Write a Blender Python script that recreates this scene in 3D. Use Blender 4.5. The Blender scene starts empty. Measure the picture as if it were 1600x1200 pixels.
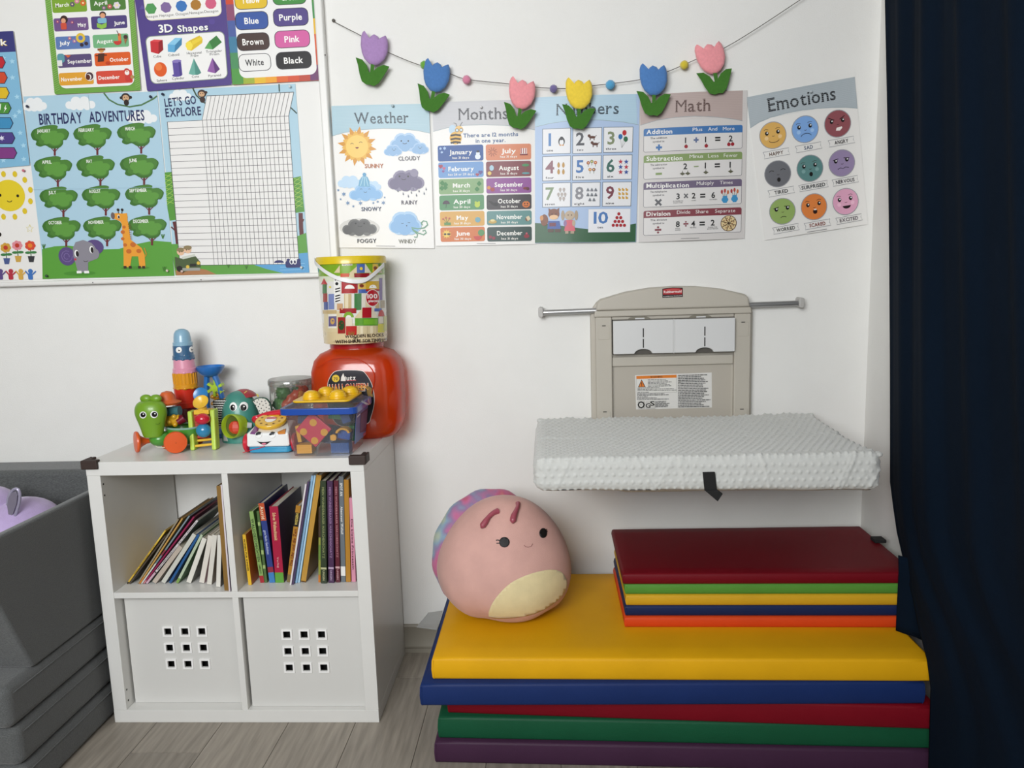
import bpy, bmesh, math, random
from mathutils import Vector, Matrix
from mathutils.bvhtree import BVHTree
random.seed(7)
PI = math.pi
scene = bpy.context.scene
COL = scene.collection

# ------------------------------------------------------------------ camera
CAM = Vector((1.2687, -2.3463, 1.2456)); YAW, PITCH, ROLL, FPX = .0519, .1485, -.0304, 1184.13
_f = Vector((-math.sin(YAW)*math.cos(PITCH), math.cos(YAW)*math.cos(PITCH), -math.sin(PITCH)))
_r = Vector((math.cos(YAW), math.sin(YAW), 0)); _u = _r.cross(_f)
RGT = math.cos(ROLL)*_r + math.sin(ROLL)*_u
UPV = -math.sin(ROLL)*_r + math.cos(ROLL)*_u
cam_d = bpy.data.cameras.new('camera'); cam = bpy.data.objects.new('camera', cam_d); COL.objects.link(cam)
cam_d.sensor_fit = 'HORIZONTAL'; cam_d.sensor_width = 36; cam_d.lens = FPX/1600*36; cam_d.clip_start = .05
cam.matrix_world = Matrix((( RGT.x, UPV.x, -_f.x, CAM.x), (RGT.y, UPV.y, -_f.y, CAM.y), (RGT.z, UPV.z, -_f.z, CAM.z), (0, 0, 0, 1)))
scene.camera = cam

# ------------------------------------------------------------------ daylight and exposure
wd = bpy.data.worlds.new('world'); scene.world = wd; wd.use_nodes = True
wd.node_tree.nodes['Background'].inputs[0].default_value = (.75, .86, 1, 1)
wd.node_tree.nodes['Background'].inputs[1].default_value = 1.0
def window_light(name, loc, rot, sx, sy, power, col):
    l = bpy.data.lights.new(name, 'AREA'); l.shape = 'RECTANGLE'; l.size = sx; l.size_y = sy; l.energy = power; l.color = col
    o = bpy.data.objects.new(name, l); COL.objects.link(o); o.location = loc; o.rotation_euler = rot
# daylight entering by the window in the wall behind the camera
window_light('window_daylight', (.4, -3.42, 1.92), (PI/2, 0, 0), 1.6, 1.1, 58, (.985, .995, 1))
scene.cycles.transparent_max_bounces = 24
vs = scene.view_settings
vs.view_transform = 'Standard'; vs.look = 'None'; vs.gamma = 1; vs.use_curve_mapping = False
vs.exposure = .7

# ------------------------------------------------------------------ helpers
def at(u, v, x=None, y=None, z=None):
    """photo pixel -> world point on the plane x=, y= or z="""
    d = RGT*((u-800)/FPX) + UPV*((600-v)/FPX) + _f
    t = (x-CAM.x)/d.x if x is not None else (y-CAM.y)/d.y if y is not None else (z-CAM.z)/d.z
    return CAM + d*t
def ray(u, v): return (RGT*((u-800)/FPX) + UPV*((600-v)/FPX) + _f).normalized()
def lin(h):
    h = h.lstrip('#'); c = [int(h[i:i+2], 16)/255 for i in (0, 2, 4)]
    return tuple(x/12.92 if x <= .04045 else ((x+.055)/1.055)**2.4 for x in c)
MATS = {}
def M(name, col='#ffffff', rough=.5, metal=0, coat=0, sheen=0, noise=None, bump=None, rand=0, spec=.5, ramp=None):
    if name in MATS: return MATS[name]
    m = bpy.data.materials.new(name); m.use_nodes = True; nt = m.node_tree; b = nt.nodes['Principled BSDF']
    c = lin(col); b.inputs['Base Color'].default_value = (*c, 1); b.inputs['Roughness'].default_value = rough
    b.inputs['Metallic'].default_value = metal; b.inputs['Specular IOR Level'].default_value = spec
    if coat: b.inputs['Coat Weight'].default_value = coat; b.inputs['Coat Roughness'].default_value = .12
    if sheen: b.inputs['Sheen Weight'].default_value = sheen; b.inputs['Sheen Roughness'].default_value = .4
    tc = nt.nodes.new('ShaderNodeTexCoord')
    def ntex(sc, det=4, stretch=None):
        n = nt.nodes.new('ShaderNodeTexNoise'); n.inputs['Scale'].default_value = sc; n.inputs['Detail'].default_value = det
        src = tc.outputs['Object']
        if stretch:
            mp = nt.nodes.new('ShaderNodeMapping'); mp.inputs['Scale'].default_value = stretch
            nt.links.new(src, mp.inputs['Vector']); src = mp.outputs[0]
        nt.links.new(src, n.inputs['Vector']); return n
    if noise:
        sc, amt = noise[:2]; n = ntex(sc, 5, noise[2] if len(noise) > 2 else None)
        mr = nt.nodes.new('ShaderNodeMapRange'); mr.inputs[1].default_value = .3; mr.inputs[2].default_value = .7
        mr.inputs[3].default_value = 1-amt; mr.inputs[4].default_value = 1+amt
        nt.links.new(n.outputs[0], mr.inputs[0])
        last = mr.outputs[0]
        if rand:
            oi = nt.nodes.new('ShaderNodeObjectInfo'); m2 = nt.nodes.new('ShaderNodeMapRange')
            m2.inputs[3].default_value = 1-rand; m2.inputs[4].default_value = 1+rand
            nt.links.new(oi.outputs['Random'], m2.inputs[0])
            mm = nt.nodes.new('ShaderNodeMath'); mm.operation = 'MULTIPLY'
            nt.links.new(last, mm.inputs[0]); nt.links.new(m2.outputs[0], mm.inputs[1]); last = mm.outputs[0]
        vm = nt.nodes.new('ShaderNodeVectorMath'); vm.operation = 'SCALE'; vm.inputs[0].default_value = c
        nt.links.new(last, vm.inputs['Scale']); nt.links.new(vm.outputs[0], b.inputs['Base Color'])
    if ramp:
        n = ntex(ramp[0], 2); r = nt.nodes.new('ShaderNodeValToRGB'); cr = r.color_ramp
        for i, (p, h) in enumerate(ramp[1]):
            e = cr.elements[i] if i < 2 else cr.elements.new(p)
            e.position = p; e.color = (*lin(h), 1)
        nt.links.new(n.outputs[0], r.inputs[0]); nt.links.new(r.outputs[0], b.inputs['Base Color'])
    if bump:
        n = ntex(bump[0], 4, bump[2] if len(bump) > 2 else None); bp = nt.nodes.new('ShaderNodeBump')
        bp.inputs['Strength'].default_value = bump[1]; bp.inputs['Distance'].default_value = .004
        nt.links.new(n.outputs[0], bp.inputs['Height']); nt.links.new(bp.outputs[0], b.inputs['Normal'])
    MATS[name] = m; return m
def vcol_mat(name, rough=.4, coat=0, spec=.5):
    if name in MATS: return MATS[name]
    m = M(name, rough=rough, coat=coat, spec=spec); nt = m.node_tree
    a = nt.nodes.new('ShaderNodeAttribute'); a.attribute_name = 'Col'
    nt.links.new(a.outputs['Color'], nt.nodes['Principled BSDF'].inputs['Base Color']); return m
def clear_mat(name, tint, body, diff=.12, gloss=.1, rough=.08):
    """thin see-through plastic: tinted transparency, a little body colour and gloss"""
    m = bpy.data.materials.new(name); m.use_nodes = True; nt = m.node_tree; nt.nodes.clear()
    o = nt.nodes.new('ShaderNodeOutputMaterial'); t = nt.nodes.new('ShaderNodeBsdfTransparent'); d = nt.nodes.new('ShaderNodeBsdfPrincipled')
    d.inputs['Base Color'].default_value = (*lin(body), 1); d.inputs['Roughness'].default_value = .4
    t.inputs[0].default_value = (*lin(tint), 1); g = nt.nodes.new('ShaderNodeBsdfGlossy'); g.inputs['Roughness'].default_value = rough
    a = nt.nodes.new('ShaderNodeMixShader'); b = nt.nodes.new('ShaderNodeMixShader'); a.inputs[0].default_value = diff
    fr = nt.nodes.new('ShaderNodeFresnel'); fr.inputs[0].default_value = 1.35
    ad = nt.nodes.new('ShaderNodeMath'); ad.operation = 'MULTIPLY_ADD'; ad.inputs[1].default_value = .55; ad.inputs[2].default_value = gloss*.3
    ad.use_clamp = True
    nt.links.new(fr.outputs[0], ad.inputs[0]); nt.links.new(ad.outputs[0], b.inputs[0])
    nt.links.new(t.outputs[0], a.inputs[1]); nt.links.new(d.outputs[0], a.inputs[2])
    nt.links.new(a.outputs[0], b.inputs[1]); nt.links.new(g.outputs[0], b.inputs[2]); nt.links.new(b.outputs[0], o.inputs[0])
    MATS[name] = m; return m

WL = {}          # world location of every object
def tag(o, label=None, cat=None, group=None, kind=None):
    if label: o['label'] = label
    if cat: o['category'] = cat
    if group: o['group'] = group
    if kind: o['kind'] = kind
    return o
def thing(name, label, cat, loc, group=None):
    o = bpy.data.objects.new(name, None); COL.objects.link(o); o.location = loc; o.empty_display_size = .02
    WL[o] = Vector(loc); return tag(o, label, cat, group)
def place(name, mesh, parent, loc):
    o = bpy.data.objects.new(name, mesh); COL.objects.link(o); WL[o] = Vector(loc)
    if parent is not None: o.parent = parent; o.location = Vector(loc) - WL[parent]
    else: o.location = loc
    return o
class MB:
    """collects shapes in world coordinates; build() links them as one mesh object"""
    def __init__(s): s.v = []; s.f = []; s.c = []
    def add(s, vs, fs, col=None, mtx=None):
        k = len(s.v); s.v += [(mtx @ Vector(p)) if mtx else Vector(p) for p in vs]
        s.f += [tuple(i+k for i in f) for f in fs]; s.c += [col]*len(fs); return s
    def box(s, x0, x1, y0, y1, z0, z1, col=None, mtx=None):
        return s.add([(x, y, z) for z in (z0, z1) for y in (y0, y1) for x in (x0, x1)],
                     [(0, 2, 3, 1), (4, 5, 7, 6), (0, 1, 5, 4), (1, 3, 7, 5), (3, 2, 6, 7), (2, 0, 4, 6)], col, mtx)
    def hexa(s, b, t, col=None):
        """b, t: four bottom and four top corners in the same order"""
        return s.add(list(b)+list(t), [(3, 2, 1, 0), (4, 5, 6, 7), (0, 1, 5, 4), (1, 2, 6, 5), (2, 3, 7, 6), (3, 0, 4, 7)], col)
    def prism(s, poly, a, b, axis='y', col=None, mtx=None):
        """polygon (p,q) extruded from a to b along axis"""
        f = {'y': lambda p, q, w: (p, w, q), 'z': lambda p, q, w: (p, q, w), 'x': lambda p, q, w: (w, p, q)}[axis]
        n = len(poly)
        return s.add([f(p, q, a) for p, q in poly]+[f(p, q, b) for p, q in poly],
                     [tuple(range(n)), tuple(range(2*n-1, n-1, -1))]+[(i, i+n, (i+1) % n+n, (i+1) % n) for i in range(n)], col, mtx)
    def lathe(s, prof, n=24, c=(0, 0, 0), sx=1, sy=1, col=None, mtx=None, cap=True):
        m = Matrix.Translation(c) if mtx is None else mtx
        vs = [(r*math.cos(2*PI*i/n)*sx, r*math.sin(2*PI*i/n)*sy, z) for r, z in prof for i in range(n)]
        k = len(prof)
        fs = [(j*n+i, j*n+(i+1) % n, (j+1)*n+(i+1) % n, (j+1)*n+i) for j in range(k-1) for i in range(n)]
        if cap: fs += [tuple(range(n-1, -1, -1)), tuple(range((k-1)*n, k*n))]
        cs = col if isinstance(col, list) else None
        k0 = len(s.c); s.add(vs, fs, None if cs else col, m)
        if cs:
            for j in range(k-1):
                for i in range(n): s.c[k0+j*n+i] = cs[j]
            if cap: s.c[-2] = cs[0]; s.c[-1] = cs[-1]
        return s
    def ell(s, c, r, nu=20, nv=12, col=None, mtx=None):
        if isinstance(r, (int, float)): r = (r, r, r)
        prof = [(max(math.sin(PI*j/nv), 1e-4), -math.cos(PI*j/nv)) for j in range(nv+1)]
        m = (mtx or Matrix.Identity(4)) @ Matrix.Translation(c) @ Matrix.Diagonal((*r, 1))
        return s.lathe(prof, nu, mtx=m, col=col, cap=False)
    def tube(s, pts, r, n=8, col=None, flat=None):
        pts = [Vector(p) for p in pts]; rs = r if isinstance(r, (list, tuple)) else [r]*len(pts)
        vs = []; up = Vector((0, 0, 1)); prev = None
        for i, p in enumerate(pts):
            d = (pts[min(i+1, len(pts)-1)]-pts[max(i-1, 0)]).normalized()
            if prev is None:
                a = d.cross(up) if abs(d.z) < .95 else d.cross(Vector((1, 0, 0)))
            else: a = prev - d*prev.dot(d)
            a.normalize(); prev = a; b = d.cross(a)
            for k in range(n):
                t = 2*PI*k/n; vs.append(p+(a*math.cos(t)*(flat or 1)+b*math.sin(t))*rs[i])
        m = len(pts)
        fs = [(j*n+i, j*n+(i+1) % n, (j+1)*n+(i+1) % n, (j+1)*n+i) for j in range(m-1) for i in range(n)]
        fs += [tuple(range(n-1, -1, -1)), tuple(range((m-1)*n, m*n))]
        return s.add(vs, fs, col)
    def grid(s, fn, nu, nv, col=None, closed=False):
        vs = [fn(i/nu, j/nv) for j in range(nv+1) for i in range(nu+1)]; w = nu+1
        return s.add(vs, [(j*w+i, j*w+i+1, (j+1)*w+i+1, (j+1)*w+i) for j in range(nv) for i in range(nu)], col)
    def bvh(s): return BVHTree.FromPolygons(s.v, s.f)
    def mesh(s, name, mat, org, smooth=True, ang=35):
        me = bpy.data.meshes.new(name); me.from_pydata([p-org for p in s.v], [], s.f)
        if any(s.c):
            at_ = me.color_attributes.new('Col', 'FLOAT_COLOR', 'CORNER'); vals = []
            for f, c in zip(s.f, s.c):
                q = (*lin(c or '#ffffff'), 1)
                vals += list(q)*len(f)
            at_.data.foreach_set('color', vals)
        bm = bmesh.new(); bm.from_mesh(me); bmesh.ops.recalc_face_normals(bm, faces=bm.faces); bm.to_mesh(me); bm.free()
        if smooth:
            me.shade_smooth(); me.set_sharp_from_angle(angle=math.radians(ang))
        me.materials.append(mat); return me
    def build(s, name, mat, parent=None, smooth=True, bevel=0, seg=2, sub=0, ang=35, solid=0, org=None):
        xs = [[p[i] for p in s.v] for i in range(3)]
        c = Vector(((min(xs[0])+max(xs[0]))/2, (min(xs[1])+max(xs[1]))/2, min(xs[2]))) if org is None else Vector(org)
        o = place(name, s.mesh(name, mat, c, smooth, ang), parent, c)
        if solid:
            k = o.modifiers.new('thickness', 'SOLIDIFY'); k.thickness = solid; k.offset = 0
        if bevel:
            k = o.modifiers.new('rounding', 'BEVEL'); k.width = bevel; k.segments = seg; k.limit_method = 'ANGLE'; k.harden_normals = True
        if sub:
            k = o.modifiers.new('smooth', 'SUBSURF'); k.levels = sub; k.render_levels = sub
        return o
def rotz(a, c=(0, 0, 0)): return Matrix.Translation(c) @ Matrix.Rotation(a, 4, 'Z') @ Matrix.Translation(-Vector(c))
def frame(c, zdir, xdir=(1, 0, 0)):
    """matrix whose z axis is zdir"""
    z = Vector(zdir).normalized(); x = Vector(xdir); x = (x-z*x.dot(z)).normalized(); y = z.cross(x)
    return Matrix(((x.x, y.x, z.x, c[0]), (x.y, y.y, z.y, c[1]), (x.z, y.z, z.z, c[2]), (0, 0, 0, 1)))
def rrect(x0, y0, x1, y1, r, n=4):
    if x0 > x1: x0, x1 = x1, x0
    if y0 > y1: y0, y1 = y1, y0
    r = min(r, (x1-x0)/2, (y1-y0)/2); o = []
    for cx, cy, a in ((x1-r, y1-r, 0), (x0+r, y1-r, 90), (x0+r, y0+r, 180), (x1-r, y0+r, 270)):
        for k in range(n+1):
            t = math.radians(a+90*k/n); o.append((cx+r*math.cos(t), cy+r*math.sin(t)))
    return o
def circ(cx, cy, rx, ry=None, n=20, a0=0, a1=360):
    ry = rx if ry is None else ry; full = a1-a0 >= 360; m = n if full else n+1
    return [(cx+rx*math.cos(math.radians(a0+(a1-a0)*k/n)), cy+ry*math.sin(math.radians(a0+(a1-a0)*k/n))) for k in range(m)]
def spline(pts, n=6):
    """Catmull-Rom through points"""
    pts = [Vector(p) for p in pts]; o = []
    for i in range(len(pts)-1):
        p0, p1, p2, p3 = pts[max(i-1, 0)], pts[i], pts[i+1], pts[min(i+2, len(pts)-1)]
        for k in range(n):
            t = k/n; o.append(.5*((2*p1)+(p2-p0)*t+(2*p0-5*p1+4*p2-p3)*t*t+(3*p1-p0-3*p2+p3)*t**3))
    return o+[pts[-1]]

# ------------------------------------------------------------------ flat print: lettering and drawings
GLY = {}
def make_glyphs(chars):
    tmp = []
    for bold in (0, 1, 2):
        for ch in chars:
            cu = bpy.data.curves.new('g', 'FONT'); cu.body = ch; cu.size = 1; cu.resolution_u = 2
            cu.offset = (0, .022, .011)[bold]
            o = bpy.data.objects.new('g', cu); COL.objects.link(o); tmp.append((ch, bold, o, cu))
    dg = bpy.context.evaluated_depsgraph_get()
    for ch, bold, o, cu in tmp:
        ev = o.evaluated_get(dg); me = ev.to_mesh()
        v = [(p.co.x, p.co.y) for p in me.vertices]; f = [tuple(q.vertices) for q in me.polygons]; ev.to_mesh_clear()
        GLY[ch, bold] = (v, f)
    for ch, bold, o, cu in tmp:
        bpy.data.objects.remove(o); bpy.data.curves.remove(cu)
make_glyphs("ABCDEFGHIJKLMNOPQRSTUVWXYZabcdefghijklmnopqrstuvwxyz0123456789.,:!'+-=%&Ä·")
CAPH = max(p[1] for p in GLY['H', 0][0])
SERIF = {'W': [(.06, 1), (.5, 1), (.94, 1)], 'M': [(.08, 1), (.92, 1), (.08, 0), (.92, 0)], 'N': [(.08, 1), (.92, 1), (.08, 0)],
         'E': [(.1, 1), (.1, 0)], 'h': [(.06, 1), (.1, 0), (.9, 0)], 'n': [(.06, .7), (.1, 0), (.9, 0)], 'm': [(.04, .7), (.07, 0), (.5, 0), (.93, 0)],
         'r': [(.05, .7), (.12, 0)], 'i': [(.3, .7), (.5, 0)], 'b': [(.04, 1)], 'u': [(.04, .7), (.8, .7), (.95, 0)], 't': [], 'a': [(.98, 0)]}
class Art:
    """drawing in the pixels of a photo crop; laid on a sheet (corner points) or onto a body (bvh)"""
    STEP = 1.2e-5
    def __init__(s, org, sc, corners=None, y=-.004, bvh=None, bulge=None, step=14, far=.2):
        s.org, s.sc, s.bvh, s.bulge, s.step, s.far = org, sc, bvh, bulge, step, far
        s.P = []; s.k = 0; s.minoff = .0004
        if corners:
            s.cc = [Vector(c) for c in corners]
            s.w = ((s.cc[1]-s.cc[0]).length+(s.cc[2]-s.cc[3]).length)/2; s.h = ((s.cc[3]-s.cc[0]).length+(s.cc[2]-s.cc[1]).length)/2
            s.wc = [at(org[0]+c[0]/sc, org[1]+c[1]/sc, y=y) for c in corners]
    def L(s, x, y):
        if s.bvh: return Vector((x, y))
        a, b, c, d = s.cc; p = Vector((x, y)); u = v = .5
        for _ in range(12):       # inverse bilinear
            q = a*(1-u)*(1-v)+b*u*(1-v)+c*u*v+d*(1-u)*v; e = p-q
            du = (b-a)*(1-v)+(c-d)*v; dv = (d-a)*(1-u)+(c-b)*u
            det = du.x*dv.y-du.y*dv.x; u += (e.x*dv.y-e.y*dv.x)/det; v += (du.x*e.y-du.y*e.x)/det
        return Vector((u*s.w, v*s.h))
    def raw(s, pts, col): s.P.append((pts, None, col, s.k)); s.k += 1
    def poly(s, pts, col): s.raw([s.L(*p) for p in pts], col)
    def loc(s, pts, col): s.raw([Vector(p) for p in pts], col)
    def rect(s, x0, y0, x1, y1, col, r=0):
        a, b = s.L(x0, y0), s.L(x1, y1)
        s.loc(rrect(a.x, a.y, b.x, b.y, r) if r else [a, (b.x, a.y), b, (a.x, b.y)], col)
    def frame(s, x0, y0, x1, y1, w, col, fill, r=0):
        a, b = s.L(x0, y0), s.L(x1, y1)
        for d, c in ((0, col), (w, fill)):
            s.loc(rrect(a.x+d, a.y+d, b.x-d, b.y-d, max(r-d, .1)), c)
    def disc(s, x, y, r, col, ry=None, n=18, a0=0, a1=360):
        c = s.L(x, y); s.loc(circ(c.x, c.y, r, ry, n, a0, a1), col)
    def line(s, pts, w, col, closed=False):
        q = [s.L(*p) for p in pts]; s.lline(q, w, col)
    def lline(s, q, w, col):
        l, r = [], []
        for i, p in enumerate(q):
            d = q[min(i+1, len(q)-1)]-q[max(i-1, 0)]
            if d.length < 1e-9: continue
            n = Vector((-d.y, d.x)).normalized()*w/2; l.append(p+n); r.append(p-n)
        k = s.k
        for i in range(len(l)-1): s.P.append(([l[i], l[i+1], r[i+1], r[i]], None, col, k))
        s.k += 1
    def arc(s, x, y, rx, ry, a0, a1, w, col, n=8):
        c = s.L(x, y); s.lline([Vector(p) for p in circ(c.x, c.y, rx, ry, n, a0, a1)], w, col)
    def star(s, x, y, R, r, n, col, a=-90):
        c = s.L(x, y)
        s.loc([(c.x+(R if k % 2 == 0 else r)*math.cos(math.radians(a+180*k/n)), c.y+(R if k % 2 == 0 else r)*math.sin(math.radians(a+180*k/n))) for k in range(2*n)], col)
    def text(s, t, x0, y0, x1, y1, h, col, bold=0, serif=False, gap=.075):
        """t on a baseline from (x0,y0) to (x1,y1), cap height h (crop pixels)"""
        a, b = s.L(x0, y0), s.L(x1, y1); d = b-a; W_ = d.length; ex = d.normalized(); ey = Vector((ex.y, -ex.x)) if True else None
        items = []; x = 0
        for ch in t:
            if ch == ' ': x += .3; continue
            v, f = GLY.get((ch, 0 if serif and ch in 'MN' else bold), GLY['-', bold])
            mn = min(p[0] for p in v); mx = max(p[0] for p in v)
            items.append((ch, x-mn, v, f, mx-mn)); x += mx-mn+gap
        x -= gap; kx = W_/max(x, 1e-6); ky = h/CAPH; k = s.k
        def mp(px, py): return a+ex*(px*kx)+ey*(py*ky)
        for ch, ox, v, f, gw in items:
            q = [mp(p[0]+ox, p[1]) for p in v]; s.P.append((q, f, col, k))
            if serif:
                g0 = ox+min(p[0] for p in v); hh = .035
                for fx, fy in SERIF.get(ch, ()):
                    cx = g0+gw*fx; cy = fy*CAPH if fy else 0
                    y_0, y_1 = (cy-hh, cy) if fy else (0, hh)
                    s.P.append(([mp(cx-.085, y_0), mp(cx+.085, y_0), mp(cx+.085, y_1), mp(cx-.085, y_1)], None, col, k+.5))
        s.k += 1
    def tc(s, t, x, y, w, h, col, bold=0, slope=None):
        """centred text of width w around (x, y=baseline), along the sheet"""
        c = s.L(x, y); sv = s.L
        if len(t) == 1:
            v = GLY[t, bold][0]; w = (max(p[0] for p in v)-min(p[0] for p in v))*h/CAPH*(1.05 if t == '1' else 1)
        s.L = lambda a_, b_: Vector((a_, b_)); s.text(t, c.x-w/2, c.y, c.x+w/2, c.y, h, col, bold); s.L = sv
    def rnd(s, m=.04):
        u, v = random.uniform(m, 1-m), random.uniform(m, 1-m); a, b, c, d = s.cc; return a*(1-u)*(1-v)+b*u*(1-v)+c*u*v+d*(1-u)*v
    # ---- small motifs
    def cloud(s, x, y, w, h, col, edge=None):
        for dx, dy, r in ((-.33, .12, .3), (-.12, -.12, .42), (.14, -.16, .4), (.36, .08, .3), (0, .16, .36), (-.2, .2, .3), (.22, .2, .3)):
            s.disc(x+dx*w, y+dy*h, r*h, edge or col, n=14)
        if edge:
            for dx, dy, r in ((-.3, .15, .27), (-.1, -.05, .38), (.14, -.08, .36), (.33, .12, .26), (0, .18, .33)):
                s.disc(x+dx*w, y+dy*h, r*h, col, n=14)
        s.rect(x-.35*w, y, x+.35*w, y+.3*h, col, r=.1*h)
    def face(s, x, y, e, sm, col='#222222', w=4):
        s.disc(x-e, y, e*.22, col, n=8); s.disc(x+e, y, e*.22, col, n=8); s.arc(x, y+e*.45, sm, sm*.6, 20, 160, w, col)
    def world(s, p, k):
        off = s.minoff+s.STEP*k
        if s.bvh:
            d = ray(s.org[0]+p.x/s.sc, s.org[1]+p.y/s.sc); h = s.bvh.ray_cast(CAM, d)
            if h[0] is None: h = s.bvh.find_nearest(CAM+d*s.far)
            n = h[1] if h[1].dot(d) < 0 else -h[1]
            return h[0]+n*off
        u, v = p.x/s.w, p.y/s.h; a, b, c, d = s.wc
        q = a*(1-u)*(1-v)+b*u*(1-v)+c*u*v+d*(1-u)*v
        return q+Vector((0, -off-(s.bulge(u, v) if s.bulge else 0), 0))
    def mesh(s, mb=None):
        mb = mb or MB()
        by = {}
        for pts, f, col, k in s.P: by.setdefault((k, col), []).append((pts, f))
        for (k, col), lst in sorted(by.items(), key=lambda t: t[0][0]):
            bm = bmesh.new()
            for pts, f in lst:
                vs = [bm.verts.new((p[0], p[1], 0)) for p in pts]
                for q in (f or [tuple(range(len(pts)))]):
                    try: bm.faces.new([vs[i] for i in q])
                    except ValueError: pass
            if s.bvh or s.bulge:
                xs = [v.co.x for v in bm.verts]; ys = [v.co.y for v in bm.verts]
                for ax, mn, mx in ((0, min(xs), max(xs)), (1, min(ys), max(ys))):
                    if ax == 1 and not s.bvh: continue
                    t = math.ceil(mn/s.step)*s.step
                    if (mx-mn) < s.step*.8: continue
                    while t < mx:
                        n = [0, 0, 0]; n[ax] = 1; c = [0, 0, 0]; c[ax] = t
                        bmesh.ops.bisect_plane(bm, geom=bm.verts[:]+bm.edges[:]+bm.faces[:], dist=1e-5, plane_co=c, plane_no=n); t += s.step
            bm.normal_update(); bmesh.ops.triangulate(bm, faces=[f for f in bm.faces if len(f.verts) > 4])
            bm.verts.index_update()
            mb.add([s.world(v.co, k) for v in bm.verts], [tuple(v.index for v in f.verts) for f in bm.faces], col); bm.free()
        return mb
PRINT = vcol_mat('printed_paper', rough=.42, coat=.06, spec=.35)
def poster(name, label, art, paper='#e6e4e0', group=None, thick=.0006):
    """paper sheet (thing) with the printed picture as its part"""
    mb = MB(); n = 1
    us = [0]+[k*art.step/art.w for k in range(1, int(art.w/art.step)+1) if k*art.step < art.w-.5]+[1] if art.bulge else [0, 1]
    nu = len(us)-1
    def pt(u, v, o):
        a, b, c, d = art.wc; q = a*(1-u)*(1-v)+b*u*(1-v)+c*u*v+d*(1-u)*v
        return q+Vector((0, o-(art.bulge(u, v) if art.bulge else 0), 0))
    for o_ in (0, thick): mb.grid(lambda u, v: pt(us[round(u*nu)], v, o_), nu, 1)
    for e in (0, 1):
        mb.grid(lambda a, b: pt(us[round(a*nu)], e, thick*b), nu, 1); mb.grid(lambda a, b: pt(e, a, thick*b), 1, 1)
    o = mb.build(name, M('paper_'+paper.strip('#'), paper, .42, coat=.06)); tag(o, label, 'poster', group)
    p = art.mesh().build('print', PRINT, o, smooth=bool(art.bulge)); return o

# ================================================================== the room
XR, XL, YF, ZC = 2.234, -2.75, -3.4, 2.75
wallm = M('white_wall_paint', '#e6e5e1', .75, bump=(260, .12), noise=(9, .012))
def struct(o): o['kind'] = 'structure'; return o
struct(MB().box(XL-.1, XR+.1, 0, .1, 0, ZC).build('wall_back', wallm, smooth=False))
struct(MB().box(XR, XR+.1, YF, 0, 0, ZC).build('wall_right', wallm, smooth=False))
def wall_with_hole(name, axis, p, q, a0, a1, h0, h1, z0, z1):
    mb = MB()
    for (s0, s1, t0, t1) in ((a0, h0, 0, ZC), (h1, a1, 0, ZC), (h0, h1, 0, z0), (h0, h1, z1, ZC)):
        if axis == 'x': mb.box(p, q, s0, s1, t0, t1)
        else: mb.box(s0, s1, p, q, t0, t1)
    return struct(mb.build(name, M('grey_wall_paint', '#87857f', .8), smooth=False))
struct(MB().box(XL-.1, XL, YF, 0, 0, ZC).build('wall_left', M('grey_wall_paint', '#87857f', .8), smooth=False))
wall_with_hole('wall_front', 'y', YF-.1, YF, XL, XR, -.45, 1.25, 1.3, 2.55)
struct(MB().box(XL-.1, XR+.1, YF-.1, .1, ZC, ZC+.1).build('ceiling', M('ceiling_white', '#b9b7b2', .8), smooth=False))
wf = M('window_white', '#e8e8e6', .35); glass = clear_mat('window_glass', '#f6faff', '#ffffff', 0.02, .1, .02)
w = struct(MB().box(-.45, -.4, YF-.09, YF-.04, 1.3, 2.55).box(1.2, 1.25, YF-.09, YF-.04, 1.3, 2.55).box(-.4, 1.2, YF-.09, YF-.04, 1.3, 1.35).box(-.4, 1.2, YF-.09, YF-.04, 2.5, 2.55).box(.375, .425, YF-.09, YF-.04, 1.35, 2.5).build('window_1', wf, bevel=.005))
MB().box(-.4, .375, YF-.075, YF-.065, 1.35, 2.5).build('pane', glass, w); MB().box(.425, 1.2, YF-.075, YF-.065, 1.35, 2.5).build('pane', glass, w)
# floor of planks running towards the back wall
plank_m = M('grey_oak_vinyl', '#8f877c', .5, noise=(13, .24, (5, .4, 1)), bump=(60, .06, (6, .5, 1)), rand=.13)
fl = struct(MB().box(XL, XR, YF, 0, -.05, -.004).build('floor', M('floor_base', '#6f675d', .8), smooth=False))
WL[fl] = Vector(fl.location)
pw, pl = .1917, 1.21
pm = MB().box(-pw/2+.0008, pw/2-.0008, -pl/2+.0008, pl/2-.0008, -.004, 0).mesh('plank', plank_m, Vector((0, 0, 0)), smooth=False)
i = 0
x = .026-pw*14.5+pw*.5+.0005
while x-pw/2 < XR:
    y = -pl/2+((i*.437) % 1)*pl
    while y+pl/2 > YF:
        x0, x1 = max(x-pw/2, XL), min(x+pw/2, XR); y0, y1 = max(y-pl/2, YF), min(y+pl/2, 0)
        if x1-x0 > .02 and y1-y0 > .02:
            full = x1-x0 > pw-.002 and y1-y0 > pl-.002
            me = pm if full else MB().box(x0+.0008, x1-.0008, y0+.0008, y1-.0008, -.004, 0).mesh('plank', plank_m, Vector(((x0+x1)/2, (y0+y1)/2, 0)), smooth=False)
            place('plank', me, fl, ((x0+x1)/2, (y0+y1)/2, 0) if not full else (x, y, 0))
        y -= pl
    x += pw; i += 1
# skirting board with a bead along its top and a foot
bb = MB().prism([(0, 0), (0, .098), (-.007, .098), (-.0098, .092), (-.008, .086), (-.008, .03), (-.0105, .026), (-.0105, .018), (-.008, .014), (-.0095, 0)], XL, XR, 'x')
struct(bb.build('baseboard_back', M('taupe_skirting', '#8b8578', .5)))

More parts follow.
